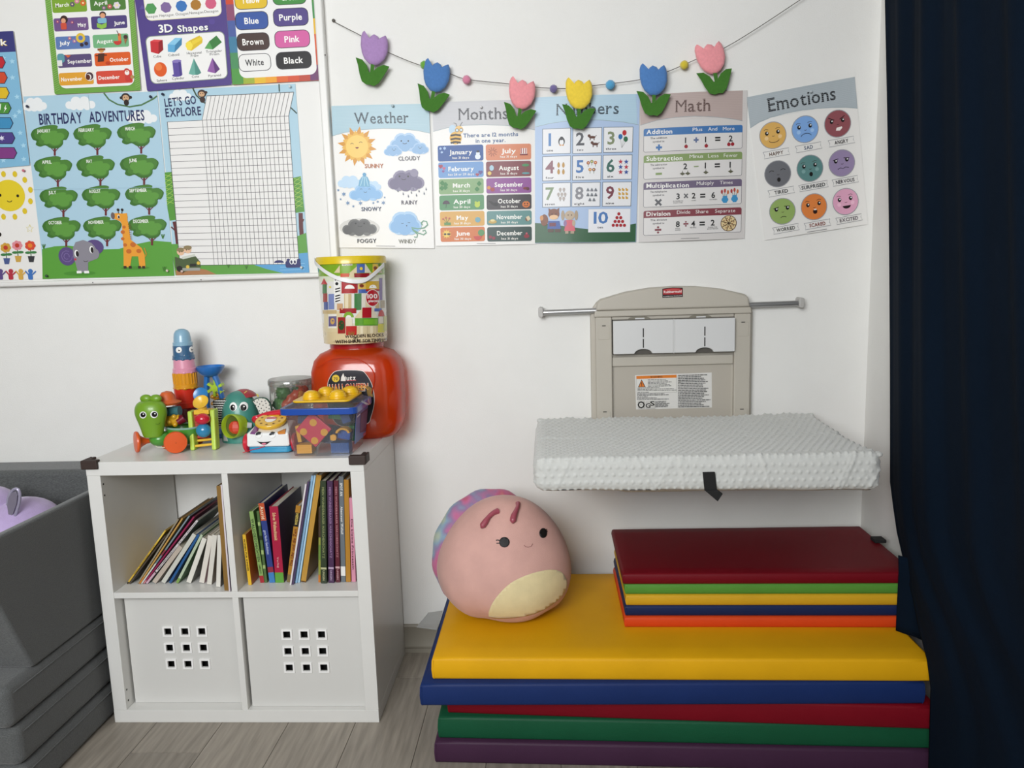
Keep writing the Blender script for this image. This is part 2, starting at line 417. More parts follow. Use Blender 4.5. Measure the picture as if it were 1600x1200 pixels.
# ================================================================== notice board
bd = thing('notice_board', 'large white notice board with slim frame holding the posters on the left', 'notice board', (-.1, 0, 1.24))
bw = M('board_white', '#e3e2de', .5); bf = M('board_frame', '#e4e3df', .35)
MB().box(-.82, .604, -.016, 0, 1.2575, 2.42).build('board_panel', bw, bd, smooth=False)
MB().box(.602, .627, -.026, 0, 1.2425, 2.44).build('frame_rail', bf, bd, bevel=.006, seg=3)
MB().box(-.85, .602, -.027, 0, 1.2425, 1.2575).build('frame_rail', bf, bd, bevel=.006, seg=3)
MB().box(-.85, .602, -.026, 0, 2.42, 2.44).build('frame_rail', bf, bd, bevel=.006, seg=3)
MB().box(-.85, -.82, -.026, 0, 1.2575, 2.42).build('frame_rail', bf, bd, bevel=.006, seg=3)
for u, v in ((508, 86), (145, 441.5), (314, 437)):
    c = at(u, v, y=-.0265); MB().ell((c.x, -.0265, c.z), (.002, .001, .002), 8, 6).build('screw', M('screw_dark', '#2a2624', .4), bd)

# ================================================================== posters on the wall
INK = '#23333f'
def header(a, col, pts, title, base, h, tcol=INK, lined='#ffffff'):
    a.poly(pts, col)
    a.line(pts[2:], 3, '#8fa0a6'); a.text(title, *base, h, tcol, 2, serif=True, gap=.085)
def bulge(amp, ph=0): return lambda u, v: amp*math.sin(PI*min(1, max(0, u)))

a = Art((510, 150), 4.8, [(38, 75), (770, 58), (810, 1143), (70, 1137)], y=-.005, bulge=bulge(.003), step=46)
header(a, '#abc7d2', [(38, 75), (770, 58), (777, 275), (690, 257), (560, 243), (430, 240), (250, 252), (130, 272), (45, 295)], 'Weather', (212, 207, 620, 199), 80)
for k in range(14):
    y0 = 92+k*11; a.line([(60, y0+2), (760, y0-14)], 1.2, '#bdd4dc')
a.star(232, 372, 150, 92, 12, '#d2922c', -80); a.star(232, 372, 118, 88, 12, '#e3b045', -95); a.disc(232, 374, 84, '#efc766', n=28)
a.arc(194, 360, 12, 10, 200, 340, 4, '#5a3a1a'); a.arc(260, 350, 12, 10, 200, 340, 4, '#5a3a1a'); a.disc(232, 378, 13, '#7a2a1a', a0=0, a1=180)
a.cloud(590, 345, 220, 130, '#8db3d8', '#b0cbe6'); a.cloud(500, 405, 130, 80, '#8db3d8', '#a9c6e4'); a.cloud(702, 390, 120, 80, '#8db3d8', '#a9c6e4')
a.face(590, 333, 26, 16); a.face(510, 393, 12, 8, w=3); a.face(704, 378, 12, 8, w=3)
a.cloud(175, 640, 190, 90, '#bcd5ea'); a.cloud(350, 670, 120, 70, '#bcd5ea'); a.cloud(295, 722, 265, 120, '#86b4de', '#9dc3e6')
a.poly([(242, 672), (250, 625), (270, 598), (290, 590), (312, 602), (326, 632), (330, 676)], '#6fa7c8'); a.disc(288, 583, 14, '#5f9cc2')
for t in (258, 288, 316): a.line([(t, 668), (t*.35+288*.65, 600)], 6, '#a8d0e0')
a.arc(264, 697, 9, 7, 200, 340, 3, INK); a.arc(326, 697, 9, 7, 200, 340, 3, INK); a.arc(295, 708, 12, 9, 20, 160, 3, INK)
for x, y, r in ((90, 700, 12), (132, 730, 20), (108, 768, 10), (162, 797, 19), (204, 822, 12), (258, 798, 18), (355, 797, 11), (388, 788, 12), (430, 795, 18), (440, 755, 9)):
    a.star(x, y, r, r*.4, 6, '#6d8db2')
a.cloud(595, 632, 265, 150, '#6d6682', '#8a849c'); a.face(583, 597, 32, 17); a.disc(660, 570, 30, '#8a849c'); pass
for x, y in ((540, 705), (580, 728), (618, 745), (640, 717), (678, 738), (697, 706), (735, 724), (655, 690), (600, 695), (750, 692)):
    a.poly([(x-3, y-14), (x+5, y+4), (x, y+11), (x-6, y+5)], '#646a78')
a.disc(250, 985, 150, '#cfcdc9', 72); a.cloud(248, 985, 270, 125, '#585858', '#6a6a6a'); a.face(255, 952, 32, 17)
a.cloud(590, 955, 205, 170, '#85b1db', '#a7c8e6'); a.arc(573, 948, 9, 6, 20, 160, 3, INK); a.arc(622, 941, 9, 6, 20, 160, 3, INK); a.disc(605, 970, 4, INK)
G = '#679a7e'
a.line([(640, 985), (690, 993), (735, 985), (760, 962), (752, 937), (728, 932), (712, 948), (722, 966)], 9, G)
a.line([(645, 995), (690, 1025), (730, 1038), (750, 1022), (740, 1003), (722, 1010)], 9, G); a.line([(650, 1003), (685, 1035), (680, 1058), (660, 1055)], 8, G)
for t, x0, y0, x1, y1, c in (('SUNNY', 292, 534, 432, 532, '#b56a3c'), ('CLOUDY', 543, 479, 705, 474, '#6c6c74'), ('SNOWY', 266, 858, 417, 856, '#2f4060'), ('RAINY', 566, 808, 686, 806, '#585462'), ('FOGGY', 236, 1101, 380, 1099, '#202024'), ('WINDY', 545, 1104, 677, 1102, '#808074')):
    a.text(t, x0, y0, x1, y1, 29, c, 1)
a.line([(376, 1124), (518, 1126)], 4, '#999999')
poster('weather_poster', 'poster headed Weather with a smiling sun and clouds', a, group='learning posters in a row on the wall')

a = Art((670, 140), 4.615, [(22, 92), (765, 70), (772, 1115), (50, 1128)], y=-.004, bulge=bulge(.003, 1), step=46)
header(a, '#c3c3c6', [(22, 92), (765, 70), (768, 287), (670, 268), (550, 256), (400, 250), (250, 256), (130, 273), (32, 298)], 'Months', (218, 219, 572, 209), 82, '#33343a')
for k in range(14): a.line([(40, 108+k*11), (755, 90+k*11)], 1.2, '#cdcdd0')
a.disc(172, 285, 26, '#b8d0e2', 34); a.disc(195, 345, 44, '#dfae4c', 46, n=20)
for dy in (-22, 5, 30): a.line([(158, 350+dy), (195, 343+dy), (232, 348+dy)], 13, '#241f1c')
a.disc(220, 288, 30, '#e6bd74'); a.disc(205, 290, 13, '#3b4a5a'); a.disc(205, 290, 9, '#d5e4ec'); a.disc(235, 288, 13, '#3b4a5a'); a.disc(235, 288, 9, '#d5e4ec')
a.line([(205, 262), (195, 240), (180, 238)], 4, '#2a2420'); a.line([(226, 260), (238, 240), (244, 233)], 4, '#2a2420'); a.line([(180, 385), (182, 365)], 5, '#2a2420'); a.line([(208, 388), (205, 368)], 5, '#2a2420')
a.text('There are 12 months', 250, 341, 645, 329, 27, '#3c5d8c', 1); a.text('in one year.', 340, 379, 555, 373, 27, '#3c5d8c', 1)
rows = [('January', '31', '#205094', 64, 400, 396, 505), ('February', '28 or 29', '#6b97cb', 68, 520, 397, 624), ('March', '31', '#80a370', 72, 640, 398, 743), ('April', '30', '#4f8c5c', 76, 758, 401, 860), ('May', '31', '#d3a351', 80, 876, 404, 978), ('June', '30', '#cd733a', 84, 992, 407, 1092),
        ('July', '31', '#d48562', 412, 392, 738, 497), ('August', '31', '#80434a', 414, 514, 739, 617), ('September', '30', '#8c4c92', 416, 634, 740, 737), ('October', '31', '#3a3539', 418, 754, 741, 856), ('November', '30', '#5f8c8a', 420, 872, 742, 970), ('December', '31', '#2d4541', 422, 990, 743, 1090)]
for nm, dd, c, x0, y0, x1, y1 in rows:
    a.rect(x0, y0, x1, y1, c, r=14); cx = (x0+x1)/2+(2 if nm != 'September' else 0); cy = (y0+y1)/2
    a.tc(nm, cx, cy+8, 20*len(nm)+24, 31, '#f2f0ea', 1); a.tc('has %s days' % dd, cx, cy+40, 11*len('has %s days' % dd), 15, '#e6e2da', 1)
W_ = '#dfe6ee'
for x, y, r in ((85, 420, 13), (115, 418, 15), (95, 446, 12)): a.star(x, y, r, r*.45, 6, '#a9c4e6')
a.disc(355, 478, 20, W_); a.disc(356, 455, 14, W_); a.rect(346, 434, 366, 448, '#20242c')
for x, y, r, c in ((86, 545, 16, '#a0304a'), (110, 560, 12, '#c05a7a'), (105, 582, 10, '#8a4a8a'), (352, 605, 13, '#a03a50'), (375, 588, 16, '#5a4a8a')): a.disc(x-r*.4, y, r*.6, c); a.disc(x+r*.4, y, r*.6, c); a.poly([(x-r, y+r*.2), (x+r, y+r*.2), (x, y+r*1.2)], c)
for x, y in ((98, 668), (122, 680), (95, 705), (120, 700), (365, 672), (350, 712)):
    for dx, dy in ((-8, 0), (8, 0), (0, -9), (0, 8)): a.disc(x+dx, y+dy, 9, '#2f7a38', n=10)
a.disc(127, 820, 26, '#3a2438', a0=180, a1=360); a.line([(127, 818), (125, 850)], 3, '#2a2028'); a.disc(352, 825, 20, '#b4c83a'); a.disc(340, 808, 8, '#b4c83a'); a.disc(364, 808, 8, '#b4c83a')
a.rect(112, 955, 160, 975, '#5a8a4a'); a.disc(355, 935, 20, '#6aa0b0')
for x, y in ((105, 930), (125, 920), (150, 925)): a.disc(x, y, 8, '#c05a4a'); a.line([(x, y), (133, 958)], 3, '#5a7a3a')
a.star(130, 1040, 36, 22, 10, '#e2b84a'); a.disc(130, 1042, 20, '#e8c860'); a.rect(110, 1034, 128, 1048, '#221c1c', r=5); a.rect(134, 1034, 156, 1048, '#221c1c', r=5)
a.disc(380, 1030, 24, '#4f8a50'); a.disc(355, 1055, 30, '#c03a34', a0=0, a1=180)
for k in range(10): t = k*PI/5; a.line([(462+10*math.cos(t), 445+10*math.sin(t)), (462+34*math.cos(t), 445+34*math.sin(t))], 3, '#7a3a34')
a.rect(662, 418, 708, 462, '#f0e8e0'); a.rect(658, 458, 714, 466, '#7a2c30')
for x in (668, 684, 700): a.rect(x-4, 418, x+3, 455, '#a03038')
a.disc(455, 560, 16, '#a9c8d8', 20); a.disc(440, 598, 14, '#e0c060'); a.line([(700, 595), (698, 545)], 6, '#7a5a3a'); a.disc(698, 538, 26, '#4a8a5a', 10); a.disc(700, 596, 28, '#5a9aa0', 7)
a.disc(435, 702, 13, '#d08a3a'); a.disc(462, 715, 15, '#a03a34'); a.disc(700, 705, 20, '#7a2a2c', 10); a.disc(714, 708, 12, '#5a2028')
a.poly([(432, 798), (455, 800), (470, 812), (490, 808), (505, 825), (488, 838), (468, 830), (450, 820)], '#0e0c0e'); a.disc(702, 822, 28, '#d0702a', 24); a.disc(692, 816, 5, '#2a1408'); a.disc(712, 816, 5, '#2a1408'); a.arc(702, 824, 14, 9, 10, 170, 4, '#2a1408'); a.rect(698, 792, 706, 802, '#3a6a3a')
a.disc(462, 950, 30, '#c0a050', 14); a.disc(462, 940, 16, '#e0d090', 9); a.disc(712, 930, 16, '#7a5038'); a.poly([(700, 915), (722, 905), (735, 930), (715, 945)], '#d8c8a8')
a.disc(446, 1062, 12, '#8a2038'); a.disc(470, 1070, 12, '#8a2038'); a.disc(706, 1055, 20, '#8a1f30', 14); a.disc(706, 1035, 7, '#c05060')
a.line([(348, 1110), (484, 1109)], 4, '#999999')
poster('months_poster', 'poster headed Months with a bee and twelve coloured month boxes', a, group='learning posters in a row on the wall')

a = Art((830, 110), 4.285, [(25, 182), (725, 158), (699, 1148), (25, 1155)], y=-.005, bulge=bulge(.008), step=43)
a.rect(25, 182, 702, 1150, '#abc0de')
header(a, '#afcbdc', [(25, 182), (725, 158), (720, 360), (620, 344), (480, 333), (370, 330), (250, 337), (130, 352), (27, 375)], 'Numbers', (170, 301, 586, 290), 76)
for k in range(13): a.line([(40, 198+k*11), (715, 176+k*11)], 1.2, '#bcd3e0')
a.poly([(25, 1018), (120, 1026), (250, 1045), (380, 1062), (500, 1058), (600, 1040), (702, 1022), (699, 1148), (25, 1155)], '#2f5c3c')
cells = [(75, 388, 265, 553, '1', 'one', '#4f7fb8'), (278, 385, 472, 550, '2', 'two', '#55565c'), (484, 378, 680, 543, '3', 'three', '#7f8a68'), (75, 570, 265, 733, '4', 'four', '#8a5a66'), (276, 567, 468, 730, '5', 'five', '#4a78b4'), (480, 562, 674, 724, '6', 'six', '#3f6a60'), (75, 748, 265, 911, '7', 'seven', '#7f9270'), (272, 746, 462, 908, '8', 'eight', '#8a8a90'), (477, 742, 669, 905, '9', 'nine', '#7a3f4c')]
for x0, y0, x1, y1, n, wd_, c in cells:
    a.frame(x0, y0, x1, y1, 4, '#6a7480', '#e6e6e8'); a.tc(n, x0+50, y0+112, 50 if n != '1' else 30, 80, c, 1); a.tc(wd_, x0+50, y0+150, 13*len(wd_)+4, 14, '#22242a', 1)
a.frame(383, 925, 662, 1081, 3, '#cdd2da', '#e6e6ea'); a.tc('10', 466, 1022, 98, 76, '#4a78b4', 1); a.tc('ten', 462, 1056, 38, 14, '#22242a', 1)
a.disc(204, 472, 22, '#1c1e24', 28); a.disc(204, 478, 14, '#e8e8ea', 20); a.disc(204, 452, 12, '#1c1e24'); a.disc(196, 497, 7, '#d8902a', 4); a.disc(213, 497, 7, '#d8902a', 4)
for x, y in ((408, 445), (428, 490)): a.disc(x, y, 22, '#5a3428', 9); a.disc(x-20, y-9, 10, '#5a3428'); a.rect(x-16, y, x-10, y+20, '#5a3428'); a.rect(x+10, y, x+16, y+20, '#5a3428'); a.line([(x+18, y-4), (x+30, y-12)], 4, '#5a3428')
for x, y, c in ((624, 414, '#b8262e'), (597, 440, '#2a6aa8'), (633, 456, '#2f6a4a')): a.line([(x, y+14), (606, 514)], 2, '#888888'); a.disc(x, y, 14, c, 18)
for x in (184, 216):
    for y in (630, 675): a.disc(x, y, 9, '#b88a3a', 17); a.disc(x, y-16, 4, '#8a6a2a')
for x, y, c in ((382, 615, '#a03a34'), (406, 606, '#7a8a5a'), (430, 613, '#c0503a'), (394, 660, '#b8703a'), (419, 660, '#7a2a2c')): a.line([(x, y), (x, y+26)], 3, '#5a7a4a'); a.disc(x, y, 11, c); a.disc(x, y, 5, '#e8d890')
for i_, y in enumerate((606, 641, 675)):
    for j_, x in enumerate((598, 636)): a.star(x, y, 18, 7.5, 5, '#b83244' if (i_+j_) % 2 == 0 else '#33519a')
for x, y in ((195, 793), (220, 793), (183, 825), (206, 825), (228, 825), (195, 853), (218, 853)): a.disc(x, y, 9, '#b0a6a0', 12); a.rect(x-3, y+13, x+3, y+18, '#6a6058')
for x, y in ((380, 795), (406, 795), (432, 795), (380, 828), (406, 828), (432, 828), (393, 862), (420, 862)): a.poly([(x-9, y+2), (x, y-14), (x+9, y+2)], '#6a7078'); a.rect(x-10, y+4, x+10, y+10, '#4a5058')
for x in (592, 616, 640):
    for y in (795, 823, 850): a.disc(x, y, 9, '#cfa040', 7); a.disc(x-5, y-8, 5, '#cfa040')
for r_, n_ in enumerate((1, 2, 3, 4)):
    for q in range(n_): a.disc(586+(q-(n_-1)/2)*25, 957+r_*26, 11, '#a81f2c', n=10)
# squirrel and rabbit walking hand in hand
a.disc(88, 1000, 26, '#7a4426', 40); a.disc(70, 985, 12, '#c8884a', 18); a.disc(152, 958, 38, '#7a4426', 36); a.poly([(118, 945), (116, 918), (138, 932)], '#7a4426'); a.poly([(168, 930), (188, 916), (187, 945)], '#7a4426'); a.disc(152, 980, 30, '#e2b88a', 16)
a.poly([(115, 1005), (190, 1005), (200, 1062), (108, 1062)], '#33569e'); a.rect(122, 1018, 166, 1042, '#6a2438'); a.rect(112, 1060, 150, 1082, '#4a3020'); a.rect(160, 1060, 198, 1082, '#4a3020')
a.disc(258, 968, 34, '#b8a48c', 32); a.disc(212, 968, 12, '#a8947c', 34); a.disc(302, 968, 12, '#a8947c', 34); a.poly([(232, 1000), (282, 1000), (296, 1075), (222, 1075)], '#cf5a6a'); a.disc(228, 1022, 11, '#8a6a94', 22); a.disc(285, 1020, 11, '#b8a48c', 22); a.rect(228, 1075, 250, 1092, '#a8947c'); a.rect(264, 1075, 288, 1092, '#a8947c')
a.disc(140, 958, 4, '#20140c'); a.disc(166, 958, 4, '#20140c'); a.disc(248, 966, 4, '#2a2018'); a.disc(270, 966, 4, '#2a2018')
poster('numbers_poster', 'glossy poster headed Numbers with boxes counting one to ten', a, group='learning posters in a row on the wall')

a = Art((990, 130), 4.615, [(45, 85), (815, 52), (795, 1115), (35, 1143)], y=-.004, bulge=bulge(.008, .5), step=46)
a.rect(45, 85, 800, 1120, '#cfcbc8')
header(a, '#b6a49f', [(45, 85), (815, 52), (810, 272), (720, 257), (600, 244), (440, 238), (300, 246), (170, 265), (48, 300)], 'Math', (302, 210, 549, 199), 84, '#5c4642')
for k in range(15): a.line([(55, 104+k*12), (805, 72+k*12)], 1.2, '#c4b5b0')
for (x0, y0, x1, y1, c, ttl, tw, oth) in ((72, 325, 783, 465, '#3f72ac', 'Addition', 185, (('Plus', 458, 70), ('And', 567, 66), ('More', 684, 84))), (72, 516, 780, 661, '#82985f', 'Subtraction', 258, (('Minus', 450, 98), ('Less', 572, 76), ('Fewer', 698, 100))),
        (71, 711, 777, 866, '#6c6079', 'Multiplication', 305, (('Multiply', 514, 124), ('Times', 666, 94))), (71, 917, 775, 1073, '#803c46', 'Division', 172, (('Divide', 358, 96), ('Share', 490, 92), ('Separate', 658, 148)))):
    a.frame(x0, y0, x1, y1, 3, '#6a6a70', '#d9d6d4', r=14); l = a.L(x0, y0); l2 = a.L(x1, y1)
    a.loc(rrect(l.x, l.y, l2.x, l.y+50, 14), c); a.loc([(l.x, l.y+20), (l2.x, l.y+20), (l2.x, l.y+53), (l.x, l.y+53)], c)
    a.text(ttl, x0+20, y0+38, x0+20+tw, y0+34, 30, '#eceae6', 1)
    for t, x, w_ in oth: a.tc(t, x, y0+32-(x-72)*.035, w_, 25, '#e6e4e0')
    for k, t in enumerate(('The %s' % ttl.lower(), 'symbol is:')): a.tc(t, x0+108, y0+72+k*25, (120 if k == 0 else 84), 13, '#22242a', 1)
def eq(items):
    for t, x, y, h, c in items: a.tc(t, x, y, h*.72 if t not in '+-=' else h*1.0, h, c, 1)
K = '#141416'
a.rect(160, 452, 204, 466, '#3f72ac'); a.rect(175, 437, 189, 481, '#3f72ac')
eq([('1', 372, 428, 38, K), ('1', 516, 422, 38, K), ('2', 698, 414, 40, K)]); a.rect(430, 401, 466, 412, '#5a6a90'); a.rect(443, 388, 454, 425, '#5a6a90'); a.rect(585, 385, 623, 394, K); a.rect(585, 403, 623, 412, K)
for x, y in ((376, 453), (521, 448), (685, 436), (712, 434)): a.disc(x, y, 13, '#9a2430'); a.rect(x-2, y-17, x+2, y-8, '#4a3020')
a.rect(158, 641, 203, 655, '#82985f'); eq([('2', 370, 615, 40, K), ('1', 514, 609, 40, K), ('1', 694, 602, 40, K)]); a.rect(432, 592, 466, 600, '#8a9a72'); a.rect(582, 574, 620, 583, K); a.rect(582, 592, 620, 601, K)
for x, y in ((350, 648), (388, 646), (518, 638), (698, 630)): a.poly([(x-20, y), (x, y-11), (x+20, y), (x, y+13)], '#5c5c48'); a.line([(x, y-10), (x, y-20)], 4, '#4a4a3a')
a.line([(156, 834), (198, 876)], 15, '#5a5a5e'); a.line([(198, 834), (156, 876)], 15, '#5a5a5e')
eq([('3', 318, 832, 40, K), ('2', 430, 826, 38, K), ('6', 571, 822, 40, K)]); a.line([(362, 793), (388, 823)], 9, '#5a5a5e'); a.line([(388, 793), (362, 823)], 9, '#5a5a5e'); a.rect(477, 793, 514, 802, K); a.rect(477, 811, 514, 820, K)
a.tc('FLOWERS IN', 318, 850, 70, 8, K); a.tc('EACH VASE', 318, 862, 64, 8, K); a.tc('VASES', 430, 846, 34, 8, K); a.tc('FLOWERS', 572, 838, 54, 8, K)
for x, y in ((656, 830), (726, 824)):
    for dx, dy, c in ((-22, -52, '#a83a3c'), (0, -60, '#b04440'), (22, -50, '#c07048')): a.line([(x, y), (x+dx, y+dy)], 3, '#6a6a4a'); a.disc(x+dx, y+dy, 8, c, 15)
    a.disc(x, y+5, 25, '#3f8fc0', 20); a.rect(x-16, y-22, x+16, y-8, '#3f8fc0'); a.rect(x-14, y+15, x+14, y+28, '#3f8fc0')
a.rect(152, 1050, 198, 1063, '#803c46'); a.disc(175, 1037, 8, '#803c46'); a.disc(175, 1075, 8, '#803c46')
eq([('8', 316, 1035, 40, K), ('4', 426, 1030, 38, K), ('2', 567, 1024, 40, K)]); a.rect(356, 1008, 392, 1017, '#803c46'); a.disc(374, 998, 6, '#803c46'); a.disc(374, 1027, 6, '#803c46'); a.rect(472, 997, 510, 1006, K); a.rect(472, 1015, 510, 1024, K)
a.tc('PIZZA', 316, 1051, 34, 8, K); a.tc('SLICES', 316, 1063, 38, 8, K); a.tc('PEOPLE', 427, 1044, 44, 8, K); a.tc('SLICES FOR', 567, 1041, 68, 8, K); a.tc('EACH PERSON', 567, 1053, 78, 8, K)
a.disc(683, 1008, 59, '#6a4a2c', n=26); a.disc(683, 1008, 54, '#d8c394', n=26)
for k in range(4): t = k*PI/4+.25; a.line([(683+57*math.cos(t), 1008+57*math.sin(t)), (683-57*math.cos(t), 1008-57*math.sin(t))], 5, '#3f2a20')
for k in range(16): t = k*PI/8+.1; a.disc(683+(38 if k % 2 else 26)*math.cos(t), 1008+(38 if k % 2 else 26)*math.sin(t), 5, '#8a5a34', n=8)
a.line([(338, 1121), (470, 1117)], 4, '#8a8a8a')
poster('math_poster', 'glossy poster headed Math with four boxes of sums', a, group='learning posters in a row on the wall')

a = Art((1160, 110), 4.285, [(28, 180), (752, 43), (840, 1030), (150, 1138)], y=-.004, bulge=bulge(.003), step=45)
header(a, '#abb4b9', [(28, 180), (752, 43), (770, 250), (690, 244), (600, 246), (500, 253), (400, 264), (290, 285), (190, 312), (110, 345), (52, 382)], 'Emotions', (176, 275, 626, 193), 86, '#24262a')
for k in range(13): a.line([(45, 196+k*12), (755, 60+k*12)], 1.2, '#bcc4c8')
em = [(203, 430, '#d8aa5b', 'HAPPY', '#5a4030'), (418, 390, '#7da6db', 'SAD', '#46546c'), (636, 352, '#8f5157', 'ANGRY', '#221a1c'), (235, 687, '#6a6b70', 'TIRED', '#26262a'), (450, 650, '#5b8583', 'SURPRISED', '#1e2628'), (663, 615, '#9383a5', 'NERVOUS', '#2c2834'), (266, 940, '#8fa95f', 'WORRIED', '#34362c'), (477, 910, '#d97f3f', 'SCARED', '#7a2c1c'), (688, 875, '#dba2bc', 'EXCITED', '#5c5058')]
ang = -10.4
def rp(cx, cy, dx, dy): t = math.radians(ang); return (cx+dx*math.cos(t)-dy*math.sin(t), cy+dx*math.sin(t)+dy*math.cos(t))
for i_, (x, y, c, t, tc_) in enumerate(em):
    a.disc(x, y, 91, '#9a9a9e', n=28); a.disc(x, y, 86, c, n=28)
    for s_ in (-1, 1):
        e = rp(x, y, 38*s_, -18)
        if i_ not in (3,):
            a.disc(*e, 12, '#1a1616', 14); a.disc(e[0]+3, e[1]-4, 5, '#e8e8e8')
        else: a.line([rp(x, y, 22*s_, -22), rp(x, y, 40*s_, -28), rp(x, y, 56*s_, -20)], 4, '#1a1616')
        a.disc(*rp(x, y, 46*s_, 14), 13, {0: '#e6c48c', 1: '#9cc0e8', 8: '#e8b8cc', 4: '#7aa09e'}.get(i_, c))
        if i_ in (2, 6, 5): a.line([rp(x, y, (18 if i_ == 2 else 56)*s_, -26), rp(x, y, 56*s_ if i_ == 2 else 18*s_, -46 if i_ == 2 else -32)], 5, '#241a1a')
        elif i_ != 3: a.line([rp(x, y, 24*s_, -40), rp(x, y, 42*s_, -46), rp(x, y, 54*s_, -40)], 3, '#3a2c28')
    m = rp(x, y, 2, 32)
    if i_ == 0: a.arc(*m, 34, 16, 10, 170, 4, '#3a2418')
    elif i_ == 1: a.arc(m[0], m[1]+20, 36, 24, 195, 345, 4, '#24344c')
    elif i_ == 2: a.poly([rp(*m, -22, 12), rp(*m, -14, -6), rp(*m, 22, -10), rp(*m, 24, 0), rp(*m, 4, 16)], '#eee6e0')
    elif i_ in (3, 4): a.disc(m[0], m[1]+8, 12, '#120e0e', 15)
    elif i_ == 5: a.line([rp(*m, -36, 6), rp(*m, -18, -2), rp(*m, 0, 6), rp(*m, 18, -2), rp(*m, 40, 4)], 4, '#2a2434')
    elif i_ == 6: a.arc(m[0], m[1]+14, 20, 10, 195, 345, 4, '#2a301c')
    elif i_ == 7: a.disc(*m, 15, '#2c1410', 17); a.rect(m[0]-9, m[1]-16, m[0]+9, m[1]-10, '#e8e0d8')
    else: a.disc(m[0], m[1]-4, 28, '#241418', 20, a0=0, a1=180)
    a.line([rp(x, y, -6, 4), rp(x, y, 2, 8), rp(x, y, 10, 4)], 3, '#3a2a26')
    b = rp(x, y, 2 if i_ != 2 else 4, 122); wb = 88 if i_ != 4 else 98
    a.line([rp(*b, -wb, -22), rp(*b, wb, -22), rp(*b, wb-8, 0), rp(*b, wb, 22), rp(*b, -wb, 22), rp(*b, -wb+8, 0), rp(*b, -wb, -22)], 3, '#96969a')
    a.tc(t, b[0], b[1]+12, 17.5*len(t)+6, 23, tc_, 1)
a.line([(432, 1083), (564, 1062)], 4, '#8a8a8a')
poster('emotions_poster', 'tilted poster headed Emotions with nine round faces beside the corner', a, group='learning posters in a row on the wall')

# ================================================================== posters pinned on the notice board
YB = -.0175
GR1, GR2, GR3 = '#4c7d36', '#5d9440', '#3f6d2e'
a = Art((0, 130), 3.748, [(137, 78), (920, 48), (1022, 1128), (250, 1147)], y=YB)
a.rect(137, 78, 1022, 1128, '#a9c8d8')
for x, y, w_ in ((200, 125, 150), (470, 118, 190), (830, 195, 190)): a.cloud(x, y, w_, 75, '#e4e6e6')
a.line([(610, 57), (640, 95), (690, 122), (760, 136), (830, 125), (900, 90), (920, 74)], 9, '#4d7348')
a.disc(738, 82, 26, '#2e221e', 24); a.disc(738, 86, 19, '#c9a27c', 18); a.disc(712, 85, 9, '#2e221e'); a.disc(766, 82, 9, '#2e221e'); a.disc(742, 112, 15, '#2e221e', 18); a.disc(731, 82, 3, '#1a1010'); a.disc(746, 81, 3, '#1a1010')
a.text('BIRTHDAY', 233, 238, 487, 227, 60, '#2b305a', 1); a.text('ADVENTURES', 526, 224, 849, 212, 58, '#2b305a', 1)
a.poly([(247, 966), (320, 950), (400, 946), (480, 955), (560, 970), (700, 965), (800, 937), (900, 916), (1003, 925), (1022, 1128), (250, 1147)], '#5a9a3c')
months = ['JANUARY', 'FEBRUARY', 'MARCH', 'APRIL', 'MAY', 'JUNE', 'JULY', 'AUGUST', 'SEPTEMBER', 'OCTOBER', 'NOVEMBER', 'DECEMBER']
cr = [(292, 305), (542, 300), (798, 292), (310, 485), (560, 480), (815, 475), (343, 662), (592, 655), (845, 650), (360, 840), (600, 838), (862, 832)]
crown = [(-112, -10), (-95, -38), (-40, -58), (20, -66), (48, -58), (45, -44), (85, -45), (112, -25), (112, -5), (98, 20), (80, 22), (78, 45), (55, 66), (10, 70), (-25, 52), (-55, 60), (-82, 48), (-78, 28), (-100, 18)]
def blob(a, x, y, s, col, sc=1):
    pts = [Vector((x+p[0]*s*sc, y+p[1]*s*sc)) for p in crown]; q = spline(pts+[pts[0]], 3); a.poly(q[:-1], col)
for (x, y), nm in zip(cr, months):
    a.line([(x+30, y+60), (x+30, y+112)], 12, '#6a2f33'); a.line([(x+30, y+90), (x+4, y+62)], 5, '#6a2f33'); a.line([(x+30, y+88), (x+58, y+60)], 5, '#6a2f33')
    blob(a, x, y, 1, GR3); blob(a, x+6, y-5, .88, GR1); blob(a, x+16, y+8, .62, GR2)
    a.tc(nm, x-34, y-22, 11.2*len(nm), 19, '#eceee6', 1)
# elephant
a.disc(470, 1112, 95, '#4c8a34', 14); a.disc(395, 1010, 50, '#5a4a7c', 56, n=24); a.arc(395, 1010, 32, 34, 0, 300, 4, '#7a6a9a'); a.arc(393, 1010, 16, 18, 60, 380, 4, '#7a6a9a'); a.disc(555, 955, 55, '#5a4a7c', 46)
a.poly([(430, 960), (445, 925), (490, 912), (540, 930), (570, 975), (578, 1020), (545, 1035), (520, 1045), (520, 1100), (460, 1105), (445, 1050), (432, 1010)], '#88858e'); a.disc(500, 980, 68, '#88858e', 62, n=24); a.rect(452, 1040, 522, 1106, '#88858e')
a.disc(555, 995, 30, '#88858e', 34); a.disc(452, 993, 13, '#eeeeec', 22); a.disc(456, 995, 9, '#2a2428', 18); a.disc(540, 970, 13, '#eeeeec', 22); a.disc(543, 972, 9, '#2a2428', 18); a.disc(444, 1028, 7, '#c03a4a'); a.arc(505, 1032, 14, 10, 20, 160, 3, '#3a3438')
for x in (468, 512): a.rect(x-16, 1098, x+14, 1112, '#ecebe6')
